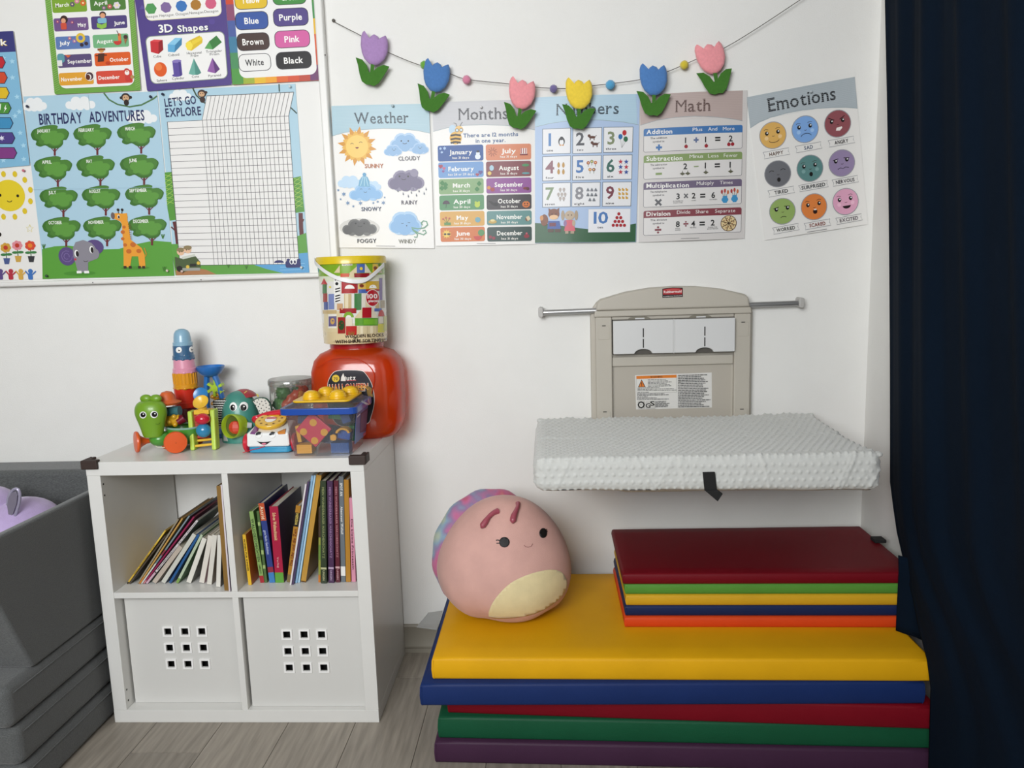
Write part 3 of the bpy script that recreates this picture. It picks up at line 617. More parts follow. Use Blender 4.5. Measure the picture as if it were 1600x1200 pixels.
# giraffe
O = '#e39a34'
a.disc(795, 1080, 85, '#4c8a34', 10); a.poly([(715, 800), (752, 800), (768, 910), (832, 960), (850, 1000), (855, 1075), (820, 1075), (812, 1010), (775, 1010), (765, 1075), (728, 1075), (726, 960)], O)
a.poly([(655, 755), (690, 752), (720, 755), (745, 752), (750, 775), (748, 810), (720, 822), (705, 800), (680, 790), (660, 780)], O); a.disc(664, 768, 12, '#6a5a58', 20); a.disc(698, 774, 7, '#e8e8e0', 12); a.disc(699, 776, 5, '#20140c', 9)
a.line([(697, 755), (694, 735)], 4, '#2a2018'); a.disc(694, 733, 8, '#2a2018'); a.line([(716, 755), (718, 735)], 4, '#2a2018'); a.disc(718, 733, 8, '#2a2018')
for x, y, r in ((730, 835, 10), (722, 865, 13), (722, 905, 11), (736, 942, 12), (782, 940, 17), (758, 980, 16), (816, 978, 15)): a.disc(x, y, r, '#c0682a', r*.9, n=10)
for k in range(8): a.line([(752+k*2, 820+k*12), (770+k, 822+k*12)], 3, '#7a3a24')
for x in (738, 768, 822, 846): a.rect(x-11, 1068, x+8, 1084, '#3a2a20')
a.line([(848, 960), (860, 995), (854, 1012)], 5, '#c8882c')
for x, y in ((258, 965), (955, 905), (965, 1100)):
    for d in (-10, 0, 10): a.line([(x, y), (x+d, y-28)], 4, '#44782e')
a.line([(520, 66), (530, 150)], 1.5, '#b4ccd4'); a.line([(190, 615), (965, 600)], 1.5, '#9dbccb')
poster('birthday_poster', 'poster reading Birthday Adventures with twelve trees, an elephant and a giraffe', a, '#a9c8d8', 'posters on the notice board')

a = Art((240, 120), 3.636, [(25, 80), (805, 40), (885, 1112), (125, 1128)], y=YB)
a.rect(25, 80, 885, 1112, '#a9c9d8'); a.cloud(150, 105, 130, 60, '#e6e8e8')
a.poly([(62, 535), (108, 530), (130, 805), (92, 810), (78, 740)], '#55923a'); a.poly([(790, 565), (836, 555), (857, 758), (806, 765)], '#55923a')
for k in range(7):
    for x0, y0, x1, y1 in ((62, 570, 105, 560), (795, 590, 838, 580)): a.line([(x0+k*1.5, y0+k*25), (x1+k*1.5, y1+k*25-22)], 2, '#b4d060'); a.line([(x0+k*1.5, y0+k*25-22), (x1+k*1.5, y1+k*25)], 2, '#b4d060')
a.line([(118, 815), (128, 860), (140, 960)], 22, '#5e2a2c'); a.line([(100, 845), (125, 870)], 8, '#5e2a2c'); a.line([(835, 765), (838, 850), (846, 945)], 24, '#5e2a2c'); a.line([(852, 800), (836, 840)], 9, '#5e2a2c')
a.poly([(98, 945), (160, 945), (300, 1010), (870, 1000), (885, 1112), (125, 1128)], '#5c9a40'); a.poly([(816, 900), (866, 880), (876, 1000), (824, 1000)], '#5c9a40')
a.poly([(560, 1062), (700, 1045), (826, 1000), (876, 995), (885, 1112), (740, 1116), (640, 1090)], '#5a9ccb'); a.poly([(130, 1128), (125, 1100), (240, 1085), (300, 1095), (360, 1122)], '#a8764e')
for y in (1062, 1080, 1098): a.line([(720, y), (860, y-4)], 2.5, '#8fc0e0')
a.text("LET'S GO", 66, 168, 246, 150, 44, '#2b3157', 1); a.text('EXPLORE', 70, 224, 273, 212, 46, '#2b3157', 1)
a.line([(225, 66), (245, 105), (290, 145), (330, 155)], 8, '#33452c'); a.disc(277, 95, 25, '#3a2a26', 22); a.disc(275, 98, 17, '#c9a27c', 14); a.disc(300, 88, 8, '#3a2a26'); a.disc(280, 128, 16, '#3a2a26', 18); a.disc(269, 94, 3, '#1a1010'); a.disc(282, 94, 3, '#1a1010')
a.line([(714, 42), (716, 84)], 7, '#2c4234'); a.line([(778, 170), (800, 190), (814, 204)], 7, '#2c4234')
WH, LN = '#e4e2df', '#4a4a4c'
gl, gr = (lambda v: 80+(150-80)*v), (lambda v: 768+(828-768)*v)       # left / right edge of the chart at height v
gy = lambda u, v: (252-(252-218)*u)+((1070-8*u)-(252-34*u))*v
a.poly([(79, 252), (278, 241), (768, 218), (828, 1060), (152, 1070)], WH); a.poly([(278, 241), (305, 108), (797, 86), (768, 218)], WH)
for k in range(23):
    v = k/22; a.line([(gl(v), gy(0, v)), ((gl(v)+gr(v))/2, gy(.5, v)), (gr(v), gy(1, v))], 2.4, LN)
for k in range(21):
    u = .29+.71*k/20; a.line([(gl(0)+(gr(0)-gl(0))*u, gy(u, 0)), (gl(.5)+(gr(.5)-gl(.5))*u, gy(u, .5)), (gl(1)+(gr(1)-gl(1))*u, gy(u, 1))], 2.2, LN)
    a.line([(278+(768-278)*k/20, 240-22*k/20), (305+(797-305)*k/20, 108-22*k/20)], 2.2, LN)
a.line([(79, 252), (152, 1070)], 3, LN); a.line([(305, 108), (797, 86)], 3, LN)
for x, y in ((155, 990), (195, 978)): a.disc(x, y, 22, '#e0b898', 22); a.disc(x, y-12, 24, '#8a7a58', 13); a.disc(x-6, y+2, 3, '#2a1a14'); a.disc(x+8, y, 3, '#2a1a14')
a.poly([(122, 1020), (165, 1030), (240, 1015), (268, 1050), (270, 1080), (165, 1110), (125, 1085)], '#4a5a38'); a.poly([(160, 1020), (235, 1003), (240, 1016), (168, 1034)], '#c8ccc0'); a.disc(150, 1090, 18, '#26241f'); a.rect(165, 1085, 268, 1100, '#9a9c94', r=4); a.disc(196, 1078, 10, '#d8b84a'); a.disc(257, 1056, 10, '#d8b84a'); a.rect(208, 1060, 246, 1076, '#2a2a24')
a.disc(715, 1055, 28, '#2f3166', 16, a0=180, a1=360); a.rect(750, 1045, 838, 1082, '#2f3166', r=10); a.disc(768, 1040, 10, '#2f3166'); a.disc(826, 1040, 10, '#2f3166')
for x in (785, 804): a.disc(x, 1048, 11, '#eeeeee', 16); a.disc(x, 1050, 6, '#20204a', 10)
for x, y in ((60, 1105), (428, 1085), (530, 1092)):
    for d in (-8, 0, 8): a.line([(x, y), (x+d, y-22)], 3, '#44782e')
poster('chart_poster', 'poster reading Lets Go Explore with an empty white grid chart', a, '#a9c9d8', 'posters on the notice board')

YB2 = -.0225
a = Art((0, 0), 5.454, [(344, -400), (1109, -400-36), (1200, 768), (467, 803)], y=YB2)
a.rect(344, -400, 1200, 770, '#6b9e43', r=12)
for k in range(64):
    v = k/64; a.line([(344+123*v, -400+1203*v), (344+123*v+48, -400+1203*v-26)], 7, '#88b45c'); a.line([(1070+90*v, -430+1203*v), (1109+91*v, -454+1203*v)], 7, '#88b45c')
l, l2 = a.L(344, -400), a.L(1200, 770); a.loc(rrect(l.x+52, l.y+52, l2.x-46, l2.y-46, 60, 6), '#e8e7e3')
for t, c, x0, y0, x1, y1, left in (('March', '#7aa032', 440, -25, 748, 92, 1), ('April', '#4d7a38', 766, -40, 1078, 75, 1), ('May', '#6d5183', 457, 152, 762, 250, 0), ('June', '#4e4078', 777, 136, 1090, 232, 0), ('July', '#5c78ae', 473, 309, 776, 406, 1), ('August', '#72ad7c', 791, 293, 1104, 392, 1), ('September', '#584a74', 488, 466, 791, 563, 0), ('October', '#d65a22', 806, 450, 1121, 548, 0), ('November', '#d99c32', 503, 622, 806, 716, 1), ('December', '#cf4a38', 821, 606, 1136, 704, 1)):
    a.rect(x0, y0, x1, y1, c, r=16); w_ = 22*len(t)+4; x = x0+(38 if left else x1-x0-w_-22); ym = (y0+y1)/2+18
    if len(t) > 7: x = x0+(24 if left else x1-x0-w_-8)
    a.text(t, x, ym+6, x+w_, ym-4, 32, '#f0eee8', 1)
def fl2(x, y, c, r=18, m='#e8d8a0'):
    for k in range(6): a.disc(x+r*.7*math.cos(k), y+r*.7*math.sin(k), r*.5, c, n=8)
    a.disc(x, y, r*.4, m)
fl2(620, 32, '#5c4a6e'); fl2(660, 5, '#d07aa0'); fl2(712, 20, '#d0662c', 22); fl2(940, 50, '#c05060'); fl2(1000, 40, '#d8d0d8', 26); fl2(890, 62, '#8a5a9a', 14)
a.disc(550, 160, 32, '#3a2420', 34); a.disc(545, 172, 20, '#d89a78', 22); a.rect(520, 190, 575, 245, '#c8503c', r=12); fl2(495, 180, '#a04a78', 12); fl2(620, 185, '#a04a78', 12)
a.disc(880, 118, 28, '#33221e', 26); a.disc(880, 128, 22, '#d89a74', 22); a.rect(835, 150, 915, 190, '#7ab0c8', r=12); a.poly([(830, 190), (872, 205), (915, 185), (912, 228), (872, 242), (832, 228)], '#88b84a')
a.disc(692, 318, 40, '#dbb83c', 42); a.disc(692, 318, 20, '#5c78ae', 20); a.disc(702, 378, 16, '#3a2a34'); a.disc(740, 366, 16, '#3a2a34'); fl2(600, 322, '#b0688a', 14); fl2(640, 345, '#9a70a4', 16)
a.disc(1006, 345, 34, '#c03a34', 34, a0=0, a1=180); a.rect(1008, 280, 1038, 345, '#d8783c', r=8); a.line([(1000, 255), (1020, 300)], 6, '#4a2a3a'); a.poly([(1060, 325), (1092, 318), (1072, 375)], '#9a6a44'); a.disc(1075, 310, 18, '#4a302c')
a.rect(490, 455, 560, 530, '#5c94a0', r=22); a.rect(490, 512, 538, 560, '#dcdcd8'); a.poly([(556, 462), (612, 468), (585, 490)], '#c8603c')
a.disc(868, 425, 22, '#d89a54', 20); a.rect(836, 410, 902, 424, '#8a4a24'); a.poly([(842, 455), (895, 450), (890, 520), (838, 525)], '#4a2c20'); a.line([(820, 470), (915, 465)], 10, '#4a2c20'); a.disc(925, 535, 20, '#b8401c', 15)
a.disc(770, 648, 40, '#f0e8e0', 42); a.disc(770, 648, 33, '#4a3440', 35); a.disc(762, 655, 24, '#e8e0d8', 26); a.disc(756, 658, 20, '#5a2c1c', 24)
a.disc(1085, 605, 24, '#c23a34', 26); a.disc(1088, 618, 20, '#efe6e0', 22); a.disc(1086, 606, 9, '#d8a080', 7); a.rect(1070, 640, 1125, 690, '#c23a34', r=12); a.disc(1132, 655, 16, '#b08a54')
poster('calendar_poster', 'green-bordered poster with pairs of month boxes from March to December', a, group='posters on the notice board')

a = Art((200, 0), 5, [(8, -350), (732, -395), (812, 660), (150, 712)], y=YB2-.0008)
a.rect(8, -350, 812, 662, '#4f3f82', r=12); random.seed(3)
for k in range(46):
    (x, y) = a.rnd(.05); r = random.uniform(14, 26); c = random.choice(['#5b4b90', '#5f5094', '#564690'])
    random.choice([lambda: a.disc(x, y, r, c, n=12), lambda: a.star(x, y, r, r*.45, 5, c), lambda: a.poly([(x-r, y+r*.7), (x+r, y+r*.6), (x, y-r)], c)])()
l = a.L(85, -300); l2 = a.L(735, 118); a.loc(rrect(l.x, l.y, l2.x, l2.y, 46, 5), '#e8e2c4'); a.loc(rrect(l.x+7, l.y+7, l2.x-7, l2.y-7, 40, 5), '#ebe9e5')
for x, y, n_, c, t, w_, r in ((180, 62, 6, '#4f9454', 'Hexagon', 100, 46), (298, 52, 7, '#7c6496', 'Heptagon', 112, 44), (419, 42, 8, '#3a72b4', 'Octagon', 100, 45), (531, 32, 9, '#a8742c', 'Nonagon', 108, 42), (648, 22, 10, '#cc5c7c', 'Decagon', 108, 44)):
    a.disc(x, y, r, c, n=n_); a.disc(x-6, y-8, r*.6, c, n=n_); a.tc(t, x+5, y+70, w_, 20, '#2a2a2e')
a.text('3D', 240, 255, 358, 248, 66, '#1f3a3a', 1); a.text('Shapes', 384, 250, 634, 232, 56, '#1f3a3a', 1); a.text('3D', 243, 250, 353, 243, 60, '#f2f1ee', 1); a.text('Shapes', 390, 245, 628, 228, 50, '#f2f1ee', 1)
l = a.L(133, 280); l2 = a.L(783, 612); a.loc(rrect(l.x, l.y, l2.x, l2.y, 46, 5), '#8f9a8c'); a.loc(rrect(l.x+6, l.y+6, l2.x-6, l2.y-6, 42, 5), '#eae9e6')
a.poly([(175, 318), (240, 322), (240, 418), (180, 402)], '#c22c34'); a.poly([(175, 318), (205, 303), (272, 306), (240, 322)], '#d8484c'); a.poly([(240, 322), (272, 306), (278, 385), (240, 418)], '#8f1820')
a.poly([(312, 342), (370, 346), (366, 405), (314, 400)], '#5fa6cf'); a.poly([(312, 342), (370, 290), (424, 290), (370, 346)], '#86c2e0'); a.poly([(370, 346), (424, 290), (422, 345), (366, 405)], '#3f7ea6')
a.poly([(452, 335), (480, 312), (560, 272), (585, 300), (582, 330), (500, 392), (465, 385)], '#d8b82e'); a.disc(480, 352, 30, '#efd84c', 38, n=6); a.poly([(500, 318), (575, 280), (585, 302), (505, 350)], '#e4c83c')
a.poly([(600, 375), (636, 318), (692, 272), (735, 325), (665, 382)], '#3a7a3c'); a.poly([(600, 375), (636, 318), (665, 382)], '#58a058')
a.disc(255, 540, 52, '#d8581e', 58, n=24); a.disc(240, 520, 28, '#e67a3c', 30); a.rect(348, 475, 428, 585, '#5a4a96'); a.disc(386, 586, 40, '#5a4a96', 13); a.disc(383, 475, 38, '#8474b4', 13); a.rect(396, 480, 420, 588, '#463880')
a.poly([(516, 452), (575, 568), (548, 584), (505, 584), (477, 575)], '#6aa89a'); a.poly([(516, 452), (575, 568), (548, 584), (530, 584)], '#4c8a7e'); a.poly([(661, 448), (622, 556), (684, 572)], '#8e5aa0'); a.poly([(661, 448), (684, 572), (720, 538)], '#5c3474')
for t, x, y, w_ in (('Cube', 232, 446, 62), ('Cuboid', 360, 434, 88), ('Hexagonal', 520, 418, 118), ('Prism', 524, 440, 62), ('Triangular', 674, 405, 128), ('Prism', 678, 428, 74), ('Sphere', 268, 636, 84), ('Cylinder', 396, 620, 100), ('Cone', 530, 606, 58), ('Pyramid', 680, 598, 102)): a.tc(t, x, y, w_, 19, '#2a2a2e')
poster('shapes_poster', 'purple-bordered poster reading 3D Shapes with coloured solids', a, group='posters on the notice board')

a = Art((200, 0), 5, [(733, -350), (1438, -385), (1513, 625), (817, 662)], y=YB2)
a.rect(733, -350, 1513, 627, '#d65a28', r=10)
rb = ['#d6502a', '#d6502a', '#c8482c', '#8a4a6a', '#4a5c9a', '#3f7a9a', '#4a8a5a', '#4f9444']      # left edge from the top down
for k in range(8): a.poly([(733+84*k/8, -350+1012*k/8), (800+84*k/8, -352+1012*k/8), (800+84*(k+1)/8, -352+1012*(k+1)/8), (733+84*(k+1)/8, -350+1012*(k+1)/8)], rb[k])
for k, c in enumerate(['#4f9444', '#9aac38', '#e0b62e', '#e8a02c', '#d8642a', '#cf4e2a', '#b84432', '#6a3a6a']): a.poly([(817+87*k, 662-4.6*k), (812+87*k, 570-4.6*k), (812+87*(k+1), 570-4.6*(k+1)), (817+87*(k+1), 662-4.6*(k+1))], c)
for k, c in enumerate(['#3f7a4a', '#3f7a4a', '#4f8a44', '#3f8a4a', '#dcae2c', '#d0582a', '#c04a2e', '#6a3a62']): a.poly([(1395+75*k/8, -350+977*k/8), (1438+75*k/8, -352+977*k/8), (1438+75*(k+1)/8, -352+977*(k+1)/8), (1395+75*(k+1)/8, -350+977*(k+1)/8)], c)
l = a.L(800, -300); l2 = a.L(1478, 580); a.loc(rrect(l.x, l.y, l2.x, l2.y, 56, 6), '#e8e7e4')
for t, c, x0, y0, x1, y1, tc_, w_ in (('Yellow', '#dcb828', 826, -70, 1095, 60, '#f2f0ec', 145), ('Green', '#3f8a3c', 1125, -82, 1398, 25, '#f2f0ec', 130), ('Blue', '#34549c', 832, 92, 1103, 220, '#f2f0ec', 112), ('Purple', '#4e3f80', 1130, 64, 1415, 192, '#f2f0ec', 178), ('Brown', '#43302c', 845, 258, 1112, 384, '#f2f0ec', 164), ('Pink', '#ce5c9c', 1141, 238, 1427, 362, '#f2f0ec', 118), ('White', '#e6e5e2', 858, 422, 1124, 548, '#222226', 146), ('Black', '#191718', 1152, 406, 1440, 530, '#f2f0ec', 150)):
    a.frame(x0, y0, x1, y1, 5, '#2e2c34', c, r=46); a.tc(t, (x0+x1)/2, (y0+y1)/2+24, w_, 48, tc_, 1)
poster('colours_poster', 'rainbow-bordered poster of colour names from blue to black', a, group='posters on the notice board')

a = Art((0, 40), 3, [(-345, 46), (62, 25), (140, 655), (-262, 690)], y=YB2)
a.rect(-345, 46, 140, 655, '#7fb2cf')
for dx, y in ((22, 165), (30, 240), (20, 330), (40, 420), (18, 400), (26, 500), (18, 560), (24, 625), (60, 150), (90, 600), (120, 630)): a.star(62+(y-25)*.1238-dx, y, 14, 6, 5, '#a6cfe2')
a.poly([(-345, 46), (62, 25), (74, 120), (-333, 140)], '#3a3a74'); random.seed(5)
for k in range(26):
    x, y = a.rnd(.06)
    if y > 150 and x < 20: a.star(x, y, random.uniform(10, 20), 6, 5, '#a6cfe2'); a.disc(x-8, y-24, 5, '#a6cfe2', n=8)
a.text('of the Week', -300, 107, 37, 92, 30, '#d8b83c', 1); a.text('of the Week', -297, 104, 34, 89, 26, '#f0eee6', 1)
for k, c in enumerate(['#b82a34', '#c84a2c', '#d8b428', '#4a8a38', '#3f88b4', '#4c3f80', '#7c3a7c']):
    y = 170+k*71; x = 28+k*9; a.poly([(-290+k*9, y-28), (x-14, y-28), (x, y), (x-14, y+28), (-290+k*9, y+28)], '#2c2c44'); a.poly([(-286+k*9, y-25), (x-16, y-25), (x-4, y), (x-16, y+25), (-286+k*9, y+25)], c)
    a.tc(['SUNDAY', 'MONDAY', 'TUESDAY', 'WEDNESDAY', 'THURSDAY', 'FRIDAY', 'SATURDAY'][k], -135+k*9, y+12, 150, 24, '#f0eee8', 1)
a.text('V', -6, 392, 10, 391, 28, '#f2f2ee', 1); a.poly([(30, 366), (20, 386), (26, 386), (18, 404), (34, 382), (27, 382)], '#f2f2ee'); a.star(10, 525, 14, 6, 6, '#d8d8e6')
poster('weekday_poster', 'pale blue poster of the weekdays with coloured arrows at the left edge', a, group='posters on the notice board')

a = Art((0, 130), 3.748, [(-565, 505), (180, 470), (262, 1145), (-490, 1178)], y=YB-.0008)
a.disc(55, 655, 92, '#ddc52c', n=30)
for k in range(12): t = math.radians(k*30+15); a.disc(55+128*math.cos(t), 655+128*math.sin(t), 14, '#d8bc2c', 18, n=10)
a.disc(2, 653, 8, '#241c14', 9); a.disc(105, 657, 8, '#241c14', 9); a.arc(57, 682, 14, 10, 10, 170, 4, '#241c14')
s5 = [(175+22*math.cos(math.radians(-90+36*k))*(1 if k % 2 == 0 else .45), 848+24*math.sin(math.radians(-90+36*k))*(1 if k % 2 == 0 else .45)) for k in range(11)]; a.line(s5, 3, '#d8cc7a'); a.disc(-4, 882, 14, '#26221f')
for x, y, c, p in ((35, 960, '#c89a3c', '#4a5a8a'), (102, 947, '#d88a94', '#c8a04a'), (178, 948, '#d04a34', '#3a3a3e')):
    a.line([(x, y), (x+6, y+70)], 5, '#3f6a3c'); a.disc(x-12, y+42, 18, '#3f7a44', 8); a.disc(x+20, y+40, 18, '#3f7a44', 8); a.poly([(x-14, y+62), (x+26, y+62), (x+20, y+98), (x-6, y+98)], p)
    for k in range(7): a.disc(x+20*math.cos(k*.9), y+18*math.sin(k*.9), 12, c, n=10)
    a.disc(x, y, 13, '#b83a2c' if c != '#d04a34' else '#e0802c')
for x, c in ((6, '#5c4a80'), (66, '#b03240'), (124, '#d0a44a'), (180, '#3f70b4'), (-54, '#c0603a'), (-112, '#4a8a5a')): a.disc(x, 1100, 14, c); a.rect(x-16, 1112, x+16, 1150, c, r=8); a.line([(x-12, 1120), (x-30, 1098)], 8, c); a.line([(x+12, 1120), (x+32, 1100)], 8, c)
a.disc(-260, 700, 60, '#d85a5a'); a.disc(-400, 800, 50, '#5a8ad8')
poster('sun_poster', 'white poster with a smiling yellow sun and potted flowers', a, group='posters on the notice board')

# push pins
pinm = {}
for u, v, y, c, lb in ((45, 167, YB, '#1f2540', 'dark pin at the top left of the birthday poster'), (237, 152, YB, '#1f2540', 'dark pin at the top right of the birthday poster'), (256, 148, YB, '#1f2540', 'dark pin at the top left of the grid chart'), (75, 431, YB, '#2f4a38', 'green pin at the bottom left of the birthday poster'), (263, 423, YB, '#d8c8b8', 'pearl pin at the bottom right of the birthday poster'),
        (286, 424, YB, '#d0b8b0', 'pearl pin on the jeep of the grid chart'), (472, 418, YB, '#dedcd6', 'pearl pin at the bottom right of the grid chart'), (454, 136, YB, '#cfdde0', 'pearl pin at the top right of the grid chart'), (39, 267, YB-.001, '#c86a7a', 'pink pin above the smiling sun drawing'),
        (752, 168, -.0075, '#dcdcdc', 'white pin above the title of the Months poster'), (614, 166, -.0085, '#b4c8d0', 'clear pin above the title of the Weather poster'), (1266, 144, -.008, '#b0b8bc', 'clear pin above the title of the Emotions poster')):
    p = at(u, v, y=y); key = c
    if key not in pinm:
        pinm[key] = MB().ell((0, -.0075, 0), (.0042, .004, .0042), 12, 8).tube([(0, -.004, 0), (0, 0, 0)], .0018, 6).mesh('push_pin', M('pin_'+c.strip('#'), c, .2), Vector((0, 0, 0)))
    tag(place('push_pin', pinm[key], None, p), lb, 'pin', 'push pins')

# ================================================================== felt tulip garland
gl_ = thing('tulip_garland', 'garland of felt tulips and pompoms on a thin string above the posters', 'garland', at(880, 138, y=-.02))
YG = -.022
sp = [at(u, v, y=YG) for u, v in ((521, 32), (545, 46), (566, 57), (597, 77), (630, 92), (660, 103), (700, 114), (729, 124), (795, 131), (836, 136), (865, 138), (895, 138), (925, 134), (953, 131), (1003, 124), (1040, 113), (1069, 101), (1092, 91), (1130, 76), (1185, 43), (1253, -2), (1290, -26))]
sp[0].y = -.006; sp[-1].y = -.006
MB().tube(spline(sp, 3), .0011, 6).build('string', M('string_grey', '#4a443e', .8), gl_)
s_ = at(521, 32, y=-.006); MB().ell(s_, (.005, .004, .005), 8, 6).build('knot', M('knot_grey', '#55504a', .6), gl_)
KT = [(345, 110), (358, 82), (375, 70), (392, 100), (405, 140), (428, 115), (455, 102), (485, 120), (505, 155), (525, 128), (550, 118), (562, 145), (565, 190), (555, 250), (525, 305), (480, 338), (440, 345), (395, 330), (360, 290), (342, 240), (336, 180)]
KL = [(290, 278), (345, 298), (380, 345), (395, 400), (425, 398), (470, 362), (520, 347), (568, 362), (545, 395), (505, 450), (470, 492), (430, 513), (400, 500), (365, 497), (330, 470), (314, 410), (305, 340)]
def tulip(u, v, deg, col, dy):
    c = at(u, v, y=YG-.004-dy); k = 1/6*(c-CAM).length/FPX*1.02; t = math.radians(deg)
    def mp(p): dx, dz = (p[0]-450)*k, -(p[1]-215)*k; return (c.x+dx*math.cos(t)-dz*math.sin(t), c.z+dx*math.sin(t)+dz*math.cos(t))
    felt = M('felt_'+col.strip('#'), col, .95, sheen=.4, bump=(900, .3), noise=(140, .06))
    mb = MB(); out = [mp(p) for p in KT]; cx = sum(p[0] for p in out)/len(out); cz = sum(p[1] for p in out)/len(out); n = len(out)
    rings = [(1, .004), (1, .0), (.94, -.005), (.8, -.0075), (.5, -.009), (0.02, -.0095)]
    mb.add([(cx+(p[0]-cx)*s, c.y+d, cz+(p[1]-cz)*s) for s, d in rings for p in out], [tuple(range(n))]+[(j*n+i, j*n+(i+1) % n, (j+1)*n+(i+1) % n, (j+1)*n+i) for j in range(len(rings)-1) for i in range(n)])
    o = mb.build('tulip', felt, gl_, ang=60)
    gm = M('felt_green', '#3f7426', .95, sheen=.3, bump=(900, .3), noise=(120, .08))
    MB().prism([mp(p) for p in KL], c.y+.001, c.y-.0025).build('leaf_pair', gm, o, smooth=False, bevel=.0008)
    MB().prism([mp(p) for p in ((415, 330), (445, 330), (432, 410), (402, 410))], c.y+.0005, c.y-.0012).build('stem', gm, o, smooth=False)
for u, v, d, c, dy in ((585, 76, 0, '#a987ba', .002), (682, 119, -4, '#4f7db8', .002), (816, 146, 0, '#ee9aa0', .009), (905.5, 146, 7, '#efd044', .016), (1022, 124, 9, '#4f7fbc', .012), (1112, 90, 22, '#ee9aa0', .002)): tulip(u, v, d, c, dy)
for u, v, r, c in ((663, 101.5, 5.6, '#6fae3c'), (729, 124.5, 6, '#ea8fae'), (865, 138.8, 5.6, '#7a6fa4'), (953.5, 132.5, 6.6, '#58aede'), (1069, 101.5, 6, '#e6cf3a')):
    c_ = at(u, v, y=YG); k = r*(c_-CAM).length/FPX; mb = MB(); random.seed(u); mb.ell(c_, k, 16, 10)
    mb.v = [c_+(p-c_)*(1+random.uniform(-.06, .08)) for p in mb.v]
    mb.build('pompom', M('pompom_'+c.strip('#'), c, 1, sheen=.5, bump=(1200, .6)), gl_, ang=80)

# ================================================================== wall-mounted changing station
PLA = M('warm_grey_plastic', '#b7b1a5', .45); PLA2 = M('light_white_plastic', '#d2d2d1', .4); DK = M('slot_dark', '#1c1a18', .7)
st = thing('changing_station', 'beige plastic wall-mounted baby changing station with two white dispenser doors', 'changing table', (1.64, 0, .67))
def pz(u, v, y): p = at(u, v, y=y); return p.x, p.z
# back shell with arched crown
ar = [(1.395, .69), (1.395, 1.02), (1.402, 1.1)]
crownp = [(1.411, 1.128), (1.413, 1.143), (1.425, 1.152), (1.5, 1.172), (1.57, 1.182), (1.64, 1.185), (1.71, 1.183), (1.78, 1.174), (1.85, 1.156), (1.862, 1.146), (1.864, 1.128)]
MB().prism([(1.393, .69), (1.393, 1.1), (1.402, 1.128)]+crownp[1:-1]+[(1.872, 1.128), (1.881, 1.1), (1.881, .69)], 0, -.024).build('back_shell', PLA, st, bevel=.004)
MB().prism([(1.408, 1.118)]+crownp+[(1.868, 1.118)], -.024, -.052).build('crown', PLA, st, bevel=.007, seg=3)
MB().prism([(1.402, 1.098), (1.406, 1.118), (1.87, 1.118), (1.874, 1.098)], -.024, -.045).build('ledge', PLA, st, bevel=.004)
for x0, x1 in ((1.407, 1.457), (1.823, 1.872)):
    up = MB().box(x0, x1, -.042, -.024, .69, 1.098).build('upright', PLA, st, bevel=.004)
    for z0 in (1.03, .765):
        c = (x0+x1)/2; MB().box(c-.017, c+.017, -.0435, -.042, z0, z0+.042).build('screw_cover', PLA, up, bevel=.001)
        MB().box(c-.005, c+.006, -.0442, -.0425, z0+.041, z0+.0432).build('notch', DK, up, smooth=False)
MB().box(1.457, 1.823, -.034, -.024, .945, .975).build('cross_rail', PLA, st, bevel=.004)
MB().box(1.457, 1.823, -.037, -.024, 1.088, 1.098).build('upper_lip', PLA, st, bevel=.003)
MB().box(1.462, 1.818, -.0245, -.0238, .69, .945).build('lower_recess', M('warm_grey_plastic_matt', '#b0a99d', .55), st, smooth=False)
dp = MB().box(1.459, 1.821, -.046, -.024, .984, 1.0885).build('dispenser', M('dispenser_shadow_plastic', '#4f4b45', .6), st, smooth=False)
for x0, x1 in ((1.459, 1.6385), (1.6415, 1.821)):
    c = (x0+x1)/2; arch = [(c+.026*math.cos(math.radians(t)), .986+.014*math.sin(math.radians(t))) for t in range(180, -1, -20)]
    d = MB().prism([(x0, 1.087), (x0, .986)]+arch+[(x1, .986), (x1, 1.087)], -.046, -.060).build('dispenser_door', PLA2, st, bevel=.0025)
    for z0, z1 in ((1.036, 1.063), (1.004, 1.031)): MB().box(c-.0017, c+.0017, -.0606, -.0595, z0, z1).build('slot', DK, d, smooth=False)
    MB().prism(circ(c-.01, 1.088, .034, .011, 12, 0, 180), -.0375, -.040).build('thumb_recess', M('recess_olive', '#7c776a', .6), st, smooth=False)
    MB().box(c-.022, c+.006, -.0412, -.040, 1.089, 1.093).build('latch', PLA2, st, smooth=False)
MB().box(1.6382, 1.6418, -.0615, -.046, .985, 1.088).build('divider_rib', PLA2, st, bevel=.001)
# maker's badge and warning label
bp = [at(920+c[0]/5.456, 440+c[1]/5.456, y=-.0525) for c in ((627, 62), (800, 52), (802, 130), (628, 138))]
a = Art((920, 440), 5.456, [(627, 56), (801, 52), (802, 131), (628, 137)], y=-.0525)
a.poly([(627, 62), (660, 55), (715, 51), (770, 52), (801, 58), (802, 131), (628, 137)], '#1c1214'); a.poly([(633, 68), (665, 60), (715, 56), (770, 57), (796, 63), (796, 108), (633, 112)], '#a8242c'); a.disc(715, 68, 60, '#c04a48', 8)
a.text('Rubbermaid', 640, 99, 790, 92, 20, '#f0e6e2', 1); a.text('COMMERCIAL PRODUCTS', 634, 132, 796, 125, 9, '#e8e0dc', 0)
b = MB().prism([(bp[3].x, bp[3].z), (bp[0].x, bp[0].z), (1.637, bp[0].z+.003), (bp[1].x, bp[1].z), (bp[2].x, bp[2].z)], -.0522, -.0512).build('badge', M('badge_black', '#1c1214', .4), st, smooth=False); a.mesh().build('print', PRINT, b, smooth=False)
YLb = -.0252
a = Art((980, 570), 10.667, [(130, 172), (1408, 128), (1412, 712), (148, 745)], y=YLb)
